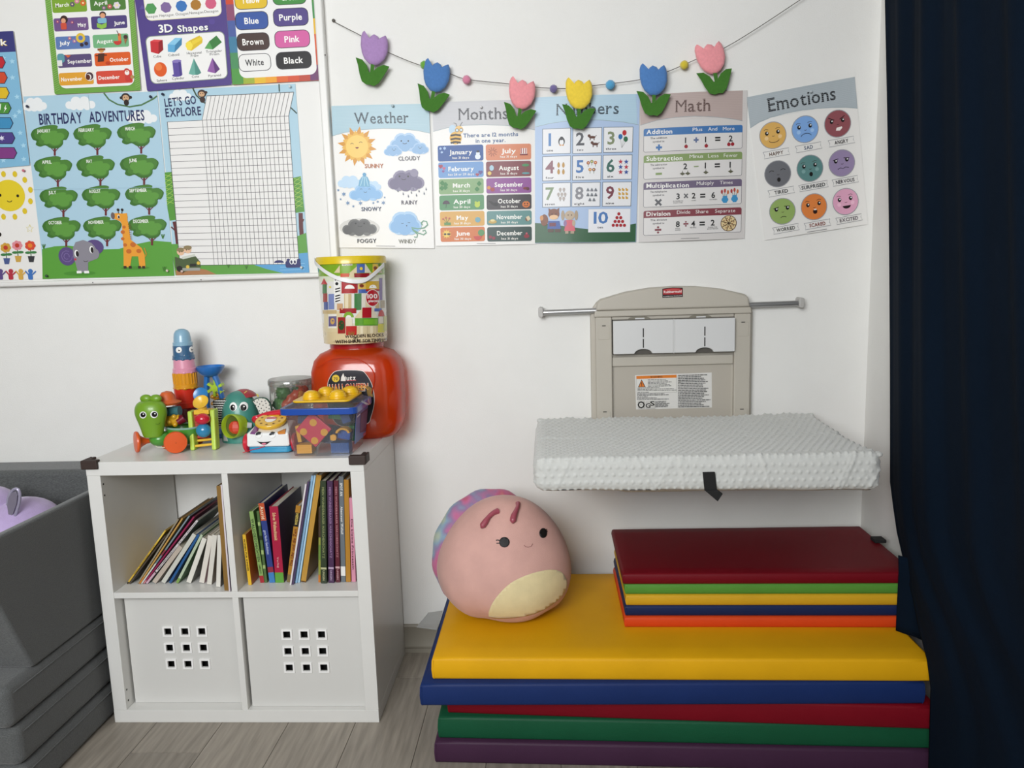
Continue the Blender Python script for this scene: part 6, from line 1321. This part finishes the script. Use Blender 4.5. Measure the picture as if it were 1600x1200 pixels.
for u in (808, 1040):
    e = patch('eye', body, tb, K3, S3, circ(u, 868, 58, 56), pl('#f0f0ee'), .0008, 14); patch('pupil', e, tb, K3, S3, [(u-48, 870), (u-40, 842), (u, 826), (u+45, 830), (u+36, 858), (u, 862), (u-20, 872)], pl('#22262a'), .0018, 12)
sm_ = patch('mouth', body, tb, K3, S3, [(775, 970), (820, 985), (880, 990), (960, 985), (1028, 970), (985, 1000), (945, 1030), (900, 1040), (850, 1025)], pl('#181416'), .0008, 14); patch('tongue', sm_, tb, K3, S3, [(860, 1010), (910, 1000), (950, 1008), (920, 1034), (880, 1036)], pl('#d87a90'), .0018, 12)
rd = pl('#c41a30', .3)
hp = [c4(760, 615, -.262), c4(790, 590, -.255), c4(900, 545, -.25), c4(1060, 505, -.25), c4(1250, 488, -.25), c4(1330, 500, -.25)]; MB().tube(spline(hp, 4), [.012, .0125, .0125, .012, .0105, .010, .0095, .0095, .0095, .0095, .0095, .0095, .0095, .0095, .010, .0105, .011, .012, .0125, .0125, .012], 16).build('handset', rd, tp, ang=80)
for x, y in ((X0-.006, -.31), (X1+.012, -.31), (X0-.006, -.255), (X1+.012, -.255)):
    r_ = .0262 if y < -.3 else .02; MB().lathe([(.001, -.009), (r_*.8, -.008), (r_, -.004), (r_, .004), (r_*.8, .008), (.001, .009)], 28, mtx=frame((x, y, ZT+r_), (1, 0, 0), (0, 1, 0)), cap=False).build('wheel', rd, tp)
MB().tube([c4(915, 1062, -.337), c4(800, 1100, -.337), c4(690, 1122, -.336), (X0-.012, -.337, ZT+.004)], .0011, 6).build('pull_cord', rd, tp)

# -- clear tub of bristle blocks
K5 = (430, 590); S5 = 9.231
def c5(u, v, y): return at(430+u/S5, 590+v/S5, y=y)
tbx = thing('block_tub', 'clear plastic tub with blue rim and yellow domed lid on the shelf', 'tub', (.645, -.29, ZT))
clr = clear_mat('clear_tub_plastic', '#fbfbfb', '#e8ecec', .07, .05, .1)
FX0, FX1, FY0, FY1 = .566, .724, -.376, -.217; TX0, TX1, TY0, TY1 = .553, .742, -.388, -.211; zr = ZT+.122
def tubwall(s, z): return rrect(FX0+(TX0-FX0)*s, FY0+(TY0-FY0)*s, FX1+(TX1-FX1)*s, FY1+(TY1-FY1)*s, .018)
mb = MB(); rings = [[(x, y, ZT+.0005+(zr-ZT)*s) for x, y in tubwall(s, 0)] for s in (0, .03, .5, 1)]; n = len(rings[0])
mb.add([p for r in rings for p in r], [(j*n+i, j*n+(i+1) % n, (j+1)*n+(i+1) % n, (j+1)*n+i) for j in range(3) for i in range(n)]+[tuple(range(n))]); tubb = mb.bvh(); tub_o = mb.build('tub_body', clr, tbx, ang=60)
a_ = rrect(TX0-.011, TY0-.008, TX1+.011, TY1+.008, .02); b_ = rrect(TX0, TY0, TX1, TY1, .018); n = len(a_)
mb = MB().add([(x, y, z) for z in (zr-.006, zr+.012) for x, y in a_]+[(x, y, z) for z in (zr-.006, zr+.012) for x, y in b_], [f for i in range(n) for j in [(i+1) % n] for f in ((i, j, n+j, n+i), (2*n+i, 3*n+i, 3*n+j, 2*n+j), (n+i, n+j, 3*n+j, 3*n+i), (i, 2*n+i, 2*n+j, j))]); mb.build('blue_rim', pl('#1f49a0'), tbx, bevel=.002)
ld = [rrect(TX0-.006, TY0-.004, TX1+.006, TY1+.004, .018), rrect(TX0+.014, TY0+.014, TX1-.012, TY1-.01, .02), rrect(TX0+.016, TY0+.016, TX1-.014, TY1-.012, .02)]
mb = MB().add([(x, y, z) for q, z in zip(ld, (zr+.012, zr+.023, zr+.0235)) for x, y in q], [(j*n+i, j*n+(i+1) % n, (j+1)*n+(i+1) % n, (j+1)*n+i) for j in range(2) for i in range(n)]); mb.build('clear_lid', clr, tbx, ang=50)
yl = M('lid_yellow', '#e3b415', .35, coat=.2)
MB().prism(rrect(TX0+.018, TY0+.016, TX1-.012, TY1-.012, .016), zr+.0235, zr+.029, 'z').build('yellow_insert', yl, tbx, bevel=.002)
for x, y in ((TX0+.06, TY0+.062), (TX0+.132, TY0+.066), (TX0+.082, TY0+.125), (TX0+.15, TY0+.128)):
    o = MB().lathe([(.024, 0), (.0235, .006), (.021, .012), (.0165, .0175), (.009, .021), (.0005, .022)], 28, c=(x, y, zr+.029), cap=False)
    for k in range(3): o.lathe([(.0242-.002*k, .003+.005*k), (.0248-.0024*k, .0045+.005*k), (.0238-.002*k, .006+.005*k)], 28, c=(x, y, zr+.029), cap=False)
    o.build('lid_dome', yl, tbx)
MB().tube([(TX1+.011, -.33, zr+.018), (TX1+.02, -.31, zr+.006), (TX1+.02, -.28, zr+.002), (TX1+.011, -.26, zr+.012)], .003, 8).build('handle', clr, tbx)
lbq = [(FX1+.0062, -.352, ZT+.025), (FX1+.0062, -.228, ZT+.025), (TX1-.0002, -.224, zr-.012), (TX1-.0002, -.36, zr-.012)]
lab = MB().hexa([Vector(p)+Vector((.0003, 0, 0)) for p in lbq], [Vector(p)+Vector((.001, 0, 0)) for p in lbq]).build('side_label', M('label_blue', '#4a6aa8', .35), tub_o, smooth=False)
Lq = [Vector(p)+Vector((.0014, 0, 0)) for p in lbq]
def lq(u, v): return Lq[0]*(1-u)*(1-v)+Lq[1]*u*(1-v)+Lq[2]*u*v+Lq[3]*(1-u)*v
pr = MB().add([lq(.4, .25), lq(1, .12), lq(1, .92), lq(.38, .92)], [(0, 1, 2, 3)], '#4c2f58').add([lq(.75, .02), lq(1, .02), lq(1, .1), lq(.75, .1)], [(0, 1, 2, 3)], '#c04a5a')
for k in range(10): pr.add([lq(.45, .3+k*.058)+Vector((.0003, 0, 0)), lq(.95, .3+k*.058)+Vector((.0003, 0, 0)), lq(.95, .315+k*.058)+Vector((.0003, 0, 0)), lq(.45, .315+k*.058)+Vector((.0003, 0, 0))], [(0, 1, 2, 3)], '#9a8ab0')
pr.add([lq(.06, .86), lq(.32, .88), lq(.32, .93), lq(.06, .91)], [(0, 1, 2, 3)], '#e6e8ee'); pr.build('print', PRINT, lab, smooth=False)
# blocks inside the tub
def bristle(name, label, c, dims, col, rot=(0, 0, 0), ridge='x', n=14):
    m = Matrix.Translation(c) @ Matrix.Rotation(rot[1], 4, 'Y') @ Matrix.Rotation(rot[2], 4, 'Z'); a_, b_, h_ = [d/2 for d in dims]
    mb = MB().box(-a_, a_, -b_, b_, -h_, h_, mtx=m)
    for k in range(n):
        if ridge == 'z': z = -h_+(k+.5)*2*h_/n; mb.box(-a_-.001, a_+.001, -b_-.0018, b_+.001, z-h_/n*.5, z+h_/n*.5, mtx=m)
        else: x = -a_+(k+.5)*2*a_/n; mb.box(x-a_/n*.5, x+a_/n*.5, -b_-.0018, b_+.001, -h_-.0015, h_+.0015, mtx=m)
    o = mb.build(name, pl(col, .45), smooth=False); tag(o, label, 'toy block', 'bristle blocks in the clear tub'); return o
RD = '#b8213f'; c = c5(560, 745, -.352); m = Matrix.Translation(c) @ Matrix.Rotation(math.radians(43), 4, 'Y')
o = MB().box(-.036, .036, -.006, .006, -.034, .034, mtx=m).build('bristle_plate', pl(RD, .4), bevel=.002); tag(o, 'red bristle plate with four yellow discs inside the clear tub', 'toy block', 'bristle blocks in the clear tub')
for u, v in ((548, 650), (408, 782), (708, 790), (570, 910)):
    q = c5(u, v, -.3585); mb = MB().lathe([(.0098, -.0012), (.0098, .0008), (.0003, .0008)], 24, mtx=frame((q.x, -.3585, q.z), (0, -1, 0)), cap=False)
    for k in range(-4, 5): hh = math.sqrt(max(0, 1-(k/5)**2))*.0092; mb.box(q.x+k*.0019-.0005, q.x+k*.0019+.0005, -.3606, -.359, q.z-hh, q.z+hh)
    mb.build('disc', pl('#dba32c', .45), o, smooth=False)
p = c5(420, 1035, -.352); bristle('bristle_block', 'yellow ridged bristle block at the bottom left of the tub', (p.x+.003, -.345, ZT+.016), (.040, .03, .024), '#dba024', ridge='z', n=8)
bristle('bristle_block', 'blue bristle block at the bottom right of the tub', (.69, -.335, ZT+.016), (.05, .034, .026), '#25508f', ridge='x', n=14)
bristle('bristle_block', 'upright yellow bristle strip at the left wall of the tub', (.5755, -.33, ZT+.055), (.009, .03, .046), '#d29a26', (0, -.12, 0), 'z', 10)
mb = MB(); pc5 = c5(985, 800, -.352)
for k in range(15):
    t0, t1 = math.radians(8+k*11), math.radians(16+k*11)
    for rr_ in (1,): mb.hexa([(pc5.x+.014*math.cos(t0), -.362, pc5.z+.011*math.sin(t0)), (pc5.x+.020*math.cos(t0), -.362, pc5.z+.016*math.sin(t0)), (pc5.x+.020*math.cos(t0), -.335, pc5.z+.016*math.sin(t0)), (pc5.x+.014*math.cos(t0), -.335, pc5.z+.011*math.sin(t0))], [(pc5.x+.014*math.cos(t1), -.362, pc5.z+.011*math.sin(t1)), (pc5.x+.020*math.cos(t1), -.362, pc5.z+.016*math.sin(t1)), (pc5.x+.020*math.cos(t1), -.335, pc5.z+.016*math.sin(t1)), (pc5.x+.014*math.cos(t1), -.335, pc5.z+.011*math.sin(t1))])
mb.tube([(pc5.x+.0155*math.cos(math.radians(t)), -.348, pc5.z+.0125*math.sin(math.radians(t))) for t in range(5, 176, 17)], .003, 8)
o = mb.build('bristle_arch', pl('#dba024', .45), smooth=False); tag(o, 'yellow bristle arch at the right side of the tub', 'toy block', 'bristle blocks in the clear tub')
q = c5(845, 860, -.352); o = MB().lathe([(.0085, -.004), (.0085, .002), (.0003, .002)], 20, mtx=frame((q.x, -.356, q.z), (0, -1, 0)), cap=False)
for k in range(-3, 4): o.box(q.x-.0075, q.x+.0075, -.3595, -.358, q.z+k*.0022-.0006, q.z+k*.0022+.0006)
o = o.build('round_bristle_block', pl('#d8a02a', .45), smooth=False); tag(o, 'small yellow bristle wheel beside the red plate', 'toy block', 'bristle blocks in the clear tub')
for lb, c, d, cl_, r_ in (('blue bristle brick under the yellow arch', (.7, -.325, ZT+.05), (.034, .03, .022), '#2450a0', (0, .2, 0)), ('dark blue round-ended brick at the top left of the tub', (.59, -.325, ZT+.096), (.03, .03, .022), '#34406e', (0, .1, 0)), ('green bristle brick at the top of the tub', (.672, -.29, ZT+.098), (.045, .03, .02), '#2f7a4a', (0, .1, 0)), ('blue bristle brick at the top right of the tub', (.705, -.318, ZT+.094), (.024, .03, .022), '#2c4a86', (0, -.3, 0)), ('green bristle brick at the lower right of the tub', (.712, -.28, ZT+.045), (.016, .04, .04), '#2f7a4a', (0, 0, 0)), ('dark blue bristle brick behind the red plate', (.63, -.27, ZT+.04), (.06, .05, .04), '#2a3a66', (0, .2, 0))):
    bristle('bristle_brick', lb, c, d, cl_, r_, 'x', 12)

# -- clear round canister with green and orange toys
jc = thing('clear_canister', 'clear round canister of green and orange toys in front of the wall', 'canister', (.478, -.1, ZT)); jr = .064; jz = ZT+.178
MB().lathe([(jr-.002, 0), (jr, .002), (jr, .165)], 40, c=(.478, -.1, ZT+.0005), cap=False).lathe([(jr-.002, 0), (.0005, 0)], 40, c=(.478, -.1, ZT+.0005), cap=False).build('canister_wall', clear_mat('clear_canister_plastic', '#e6e8e4', '#d4d8d4', .06, .3, .08), jc, ang=50)
MB().lathe([(jr+.002, .158), (jr+.003, .16), (jr+.003, .172), (jr, .177), (.0005, .178)], 40, c=(.478, -.1, ZT), cap=False).build('canister_lid', clear_mat('clear_lid_plastic', '#dfe0dc', '#cfd0cc', .2, .5, .08), jc, ang=50)
random.seed(21)
def lump(name, label, c, r, col, seed, f=9, amp=.28, grp='green toys in the canister'):
    random.seed(seed); ph = [random.uniform(0, 6) for _ in range(4)]; mb = MB(); mb.ell((0, 0, 0), 1, 26, 18); vs = []
    for p in mb.v:
        d = p.normalized(); k = 1+amp*math.sin(d.x*f+ph[0])*math.sin(d.y*f+ph[1])*math.sin(d.z*f+ph[2]); vs.append(Vector(c)+Vector((d.x*r[0], d.y*r[1], d.z*r[2]))*k)
    mb.v = vs; o = mb.build(name, pl(col, .4), ang=180); tag(o, label, 'toy', grp); return o
for i_, (dx, dy, dz, r, cl_, lb) in enumerate(((-.03, -.02, .055, .026, '#35682a', 'dark green toy low at the left in the canister'), (-.029, -.016, .1, .023, '#4f8a3a', 'green toy at the left edge of the canister'), (-.018, -.02, .136, .021, '#3f7a32', 'green toy at the top left of the canister'), (.02, .012, .138, .022, '#335f28', 'dark green toy at the back of the canister'), (0, .02, .1, .024, '#44782f', 'green toy in the middle of the canister'))):
    lump('leafy_toy', lb, (.478+dx, -.1+dy, ZT+dz), (r, r*.9, r), cl_, i_+3)
for lb, pts, rr_, cl_ in (('orange ruffled toy leaning to the right in the canister', ((445, 650), (452, 632), (462, 620), (474, 612), (483, 606)), (.016, .022, .02, .016, .008), '#c8481f'), ('curved orange-red strip on top of the canister toys', ((462, 602), (470, 605), (480, 612), (488, 618)), (.003, .005, .006, .004), '#cf5424'), ('amber toy piece beside the orange one', ((470, 622), (478, 616), (486, 616)), (.010, .012, .008), '#d98a34'), ('dark red toy at the bottom right of the canister', ((450, 670), (462, 660), (476, 655)), (.016, .02, .016), '#8a2a20')):
    P = [at(u, v, y=-.135+.012*i) for i, (u, v) in enumerate(pts)]; P = [Vector((min(max(p.x, .44), .516), p.y, max(p.z, ZT+.025))) for p in P]; sp_ = spline(P, 4); n = len(sp_); R_ = [rr_[min(int(i*(len(rr_)-1)/(n-1)), len(rr_)-2)]*(1-(i*(len(rr_)-1)/(n-1) % 1))+rr_[min(int(i*(len(rr_)-1)/(n-1))+1, len(rr_)-1)]*(i*(len(rr_)-1)/(n-1) % 1) for i in range(n)]
    R_ = [r*(1+.18*math.sin(i*2.3)) for i, r in enumerate(R_)]; o = MB().tube(sp_, R_, 14, flat=.7).build('orange_toy', pl(cl_, .4), ang=90); tag(o, lb, 'toy', 'orange toys in the canister')

# -- orange translucent jar
oj = thing('orange_jar', 'big translucent orange plastic jar with a black Halloween label', 'jar', (.688, -.112, ZT))
om = clear_mat('orange_clear_plastic', '#f57a20', '#e85208', .36, .1, .1)
JC = (.690, -.104); lv_ = [(0, .098, .075), (.006, .112, .086), (.022, .123, .094), (.05, .1325, .098), (.13, .1365, .1005), (.2, .134, .0985), (.232, .124, .093), (.252, .106, .083), (.262, .084, .072), (.267, .077, .07), (.282, .077, .07)]
mb = MB(); nJ = 64
def sq(hx, hy, t, p=3.2): c_, s_ = math.cos(t), math.sin(t); return (hx*math.copysign(abs(c_)**(2/p), c_), hy*math.copysign(abs(s_)**(2/p), s_))
ringz = []
for z, hx, hy in lv_:
    hy *= .97
    pw_ = 3.4 if z < .255 else 2.2
    ringz.append([(JC[0]+sq(hx, hy, 2*PI*i/nJ, pw_)[0], JC[1]+sq(hx, hy, 2*PI*i/nJ, pw_)[1], ZT+.0005+z) for i in range(nJ)])
mb.add([p for r in ringz for p in r], [(j*nJ+i, j*nJ+(i+1) % nJ, (j+1)*nJ+(i+1) % nJ, (j+1)*nJ+i) for j in range(len(lv_)-1) for i in range(nJ)]+[tuple(range(nJ))])
jb = mb.bvh(); jo = mb.build('jar_body', om, oj, ang=70)
MB().lathe([(.0745, .268), (.0785, .269), (.0785, .2835), (.0005, .2838)], 48, mtx=Matrix.Translation((JC[0], JC[1], ZT)) @ Matrix.Diagonal((1.02, .93, 1, 1)), cap=False).build('screw_lid', pl('#a81a1e', .25), oj)
MB().tube(spline([Vector((JC[0]-.1, JC[1]-.098, ZT+.22)), Vector((JC[0]-.04, JC[1]-.1, ZT+.246)), Vector((JC[0]+.03, JC[1]-.1, ZT+.24)), Vector((JC[0]+.07, JC[1]-.1, ZT+.2)), Vector((JC[0]+.06, JC[1]-.1, ZT+.14))], 5), .0012, 6).build('moulded_rib', om, oj)
K6 = (480, 380); S6 = 3.753
a = Art(K6, S6, bvh=jb, step=14, far=2); a.minoff = .0010
lo = spline([Vector(p) for p in ((120, 860), (125, 810), (150, 765), (190, 748), (310, 748), (345, 770), (375, 820), (390, 880), (392, 940), (375, 1010), (345, 1060), (200, 1070), (140, 1010), (118, 930), (120, 860))], 4)[:-1]
ctr = Vector((255, 905)); a.raw([ctr+(p-ctr)*1.016 for p in lo], '#e8e2da'); a.raw(lo, '#191722')
a.disc(168, 793, 22, '#d8b838'); a.text('70', 157, 804, 180, 803, 17, '#1a1820', 1)
a.text('utz', 232, 806, 285, 804, 30, '#e8e6e2', 1); a.poly([(198, 808), (200, 785), (212, 762), (220, 785), (228, 780), (226, 808)], '#e0dcd6'); a.line([(232, 806), (288, 803)], 3, '#b82a3a')
a.text('HALLOWEEN', 130, 874, 360, 866, 46, '#e8dcc8', 1); a.text('HALLOWEEN', 133, 870, 357, 862, 40, '#b8401c', 1); a.text('HALLOWEEN', 134, 866, 356, 858, 24, '#dca03c', 1)
a.poly([(345, 830), (378, 850), (386, 900), (360, 905), (352, 880)], '#7a5c1c'); a.poly([(120, 880), (150, 885), (140, 930), (122, 925)], '#5a4a3a')
lb = a.mesh().build('label', vcol_mat('printed_label', .5, 0, .3), jo, ang=180)

# -- bucket of wooden blocks standing on the jar
bu = thing('block_bucket', 'tall printed bucket of wooden blocks with yellow lid and white handle', 'bucket', (.69, -.115, ZT+.285))
ZB = ZT+.2845; BC = (.6905, -.115); r0, r1 = .093, .097
z_ = [0, .0005, .05, .06, .13, .18, .195, .232]
def rb_(z): return r0+(r1-r0)*z/.23
mb = MB().lathe([(r0-.003, 0)]+[(rb_(z), z+.0005) for z in z_[1:]], 64, c=(BC[0], BC[1], ZB), col=['#c8b48a', '#d8c49a', '#d8d0b8', '#dedcd6', '#dedcd6', '#d8dcc4', '#7aa428'], cap=False); 
mb.lathe([(r0-.003, 0), (.0005, 0)], 64, c=(BC[0], BC[1], ZB), col='#c8b48a', cap=False)
bkb = mb.bvh(); bo = mb.build('bucket_wall', vcol_mat('printed_bucket', .2, .5), bu, ang=60)
MB().lathe([(r1+.0005, .228), (r1+.0045, .229), (r1+.0045, .247), (r1+.002, .25), (r1-.006, .25), (r1-.009, .2465), (.0005, .2465)], 64, c=(BC[0], BC[1], ZB), cap=False).build('lid', pl('#d9bd1c', .3), bu, ang=40)
K7 = (490, 385); S7 = 7.272
a = Art(K7, S7, bvh=bkb, step=26, far=2); a.minoff = .0006
def R(x0, y0, x1, y1, c): a.poly([(x0, y0), (x1, y0-2), (x1, y1-2), (x0, y1)], c)
def TRI(x0, x1, yt, yb, c, xm=None): a.poly([(x0, yb), (x1, yb), (xm or (x0+x1)/2, yt)], c)
WD, WD2, RE, BL, GN = '#d8c8a0', '#c2aa7c', '#a82228', '#4a64a8', '#4a8a34'
a.poly([(100, 960), (420, 985), (800, 960), (838, 1010), (840, 1095), (600, 1132), (300, 1130), (130, 1100)], '#d6c39a')
R(120, 735, 300, 970, WD); R(168, 770, 262, 930, '#e6e2d8')
a.text('toyz', 316, 194, 372, 188, 26, '#e8e4de', 1); R(322, 196, 440, 218, '#e4e0da'); a.text('WOOD', 330, 216, 438, 214, 18, '#5a4a3a', 1); a.disc(320, 182, 16, '#a8302c')
TRI(232, 300, 215, 300, WD, 298); TRI(408, 490, 228, 302, WD, 490); TRI(580, 655, 190, 300, '#d4ccb8', 582); TRI(724, 780, 210, 300, WD, 730)
R(490, 200, 580, 302, BL); a.disc(540, 252, 18, '#d8c040'); R(668, 200, 728, 322, '#d8b43a'); a.disc(698, 245, 20, '#7a3a1c'); a.disc(698, 275, 16, '#b8742c'); a.disc(762, 200, 14, '#a8c83c')
R(306, 308, 404, 348, '#c84a20'); R(410, 300, 460, 355, WD); R(462, 306, 632, 352, '#8f1c26'); R(632, 300, 668, 360, WD2)
R(318, 385, 470, 535, RE); a.disc(410, 480, 55, '#efede8', 44, a0=180, a1=360); R(470, 405, 500, 530, '#9a2028')
R(505, 420, 592, 488, '#d8b45a'); a.disc(545, 448, 26, '#7a3420', 20); R(592, 395, 740, 488, '#caa434'); a.disc(672, 475, 42, '#f0eee8', 40, a0=180, a1=360); R(508, 488, 720, 532, BL); R(592, 488, 745, 510, RE); R(745, 360, 778, 610, '#7a6a9a')
R(348, 540, 430, 715, WD2); R(358, 540, 395, 715, '#dccfae'); R(462, 535, 542, 725, '#3f7a44'); R(550, 535, 588, 690, '#ddd6c8'); R(590, 560, 640, 690, WD); R(700, 640, 742, 705, WD2); R(758, 615, 806, 700, '#a89a80')
a.disc(668, 585, 78, '#e8e2dc', 98, n=30); a.disc(668, 585, 72, '#b01f2c', 92, n=30); a.text('100', 610, 592, 722, 590, 50, '#f2f0ec', 1); a.text('pieces', 622, 634, 735, 630, 30, '#f2f0ec', 1)
R(232, 365, 306, 640, '#ecebe6'); a.disc(266, 424, 18, '#2a2a2c')
for y in (480, 510, 560, 590, 620): a.poly([(246, y), (302, y-14), (304, y-2), (250, y+14)], '#1c1c1e')
a.text('99', 240, 392, 290, 388, 18, '#3a3a3c', 1)
TRI(88, 160, 360, 432, '#b83a3c', 120); R(105, 432, 152, 535, '#4a7a4c'); R(112, 535, 158, 632, '#9a3a34'); R(120, 632, 165, 720, '#4a5a94'); R(172, 540, 236, 715, '#7a88b8'); a.disc(190, 462, 12, '#d8c840')
R(108, 725, 262, 765, WD2); R(268, 650, 332, 722, '#c8a078'); R(298, 705, 484, 760, '#9c2026'); R(688, 705, 770, 738, BL); R(175, 795, 262, 908, '#6a6088'); a.disc(218, 850, 24, '#c8a05c', 36); R(278, 805, 362, 990, '#962a28'); a.disc(318, 895, 34, '#2c4a28', 56); R(268, 770, 330, 805, WD)
a.disc(398, 805, 58, '#7aa428', 62, a0=180, a1=360); a.disc(398, 808, 30, '#e8e4da', 28, a0=180, a1=360); R(366, 820, 440, 905, '#dcd2bc'); R(370, 905, 488, 1008, '#b8201f'); 
for d in (-40, -20, 0, 20, 40): a.poly([(428+d*.6-6, 1002), (428+d*.6+6, 1002), (428+d, 950)], '#7a6a24')
TRI(462, 550, 700, 815, WD, 552); TRI(654, 735, 690, 812, '#d8cfba', 656); R(552, 695, 654, 812, '#a81c28'); R(470, 815, 728, 900, '#5c9a2c'); R(566, 830, 720, 885, '#74ae34')
R(510, 905, 610, 995, '#d2c29a'); R(530, 905, 560, 995, '#e4d8b8'); R(612, 905, 712, 990, '#d2c29a'); R(640, 905, 670, 990, '#e4d8b8'); a.disc(765, 795, 34, '#b82c30', 74, a0=180, a1=360); R(738, 800, 788, 875, '#d8d0c0'); R(728, 880, 800, 978, '#c8c02c'); R(790, 790, 826, 960, '#b8bc60')
a.text('WOODEN BLOCKS', 358, 1042, 792, 1022, 34, '#2c1c18', 1); a.text('WITH SHAPE SORTING LID', 250, 1102, 845, 1080, 36, '#2c1c18', 1)
a.mesh().build('print', MATS['printed_bucket'], bo, ang=180)
hp = [at(490+u/S7, 385+v/S7, y=yy) for u, v, yy in ((48, 150, -.135), (75, 215, -.175), (150, 295, -.205), (270, 360, -.219), (400, 392, -.2225), (520, 398, -.2225), (640, 375, -.219), (730, 330, -.205), (785, 270, -.175), (800, 205, -.135))]
hpts = spline(hp, 4); hm_ = MB()
vs = []; 
for p in hpts:
    rd_ = Vector((p.x-BC[0], p.y-BC[1], 0)).normalized(); q = Vector((BC[0], BC[1], p.z))+rd_*(r1+.0075)
    vs += [q+Vector((0, 0, .0062)), q-Vector((0, 0, .0062)), q-Vector((0, 0, .0055))-rd_*.0025, q+Vector((0, 0, .0055))-rd_*.0025]
nH = len(hpts); hm_.add(vs, [(j*4+i, j*4+(i+1) % 4, (j+1)*4+(i+1) % 4, (j+1)*4+i) for j in range(nH-1) for i in range(4)]+[(0, 1, 2, 3), tuple(4*nH-4+k for k in (3, 2, 1, 0))]); hm_.build('handle', pl('#e4e4e4', .35), bu, bevel=.001)
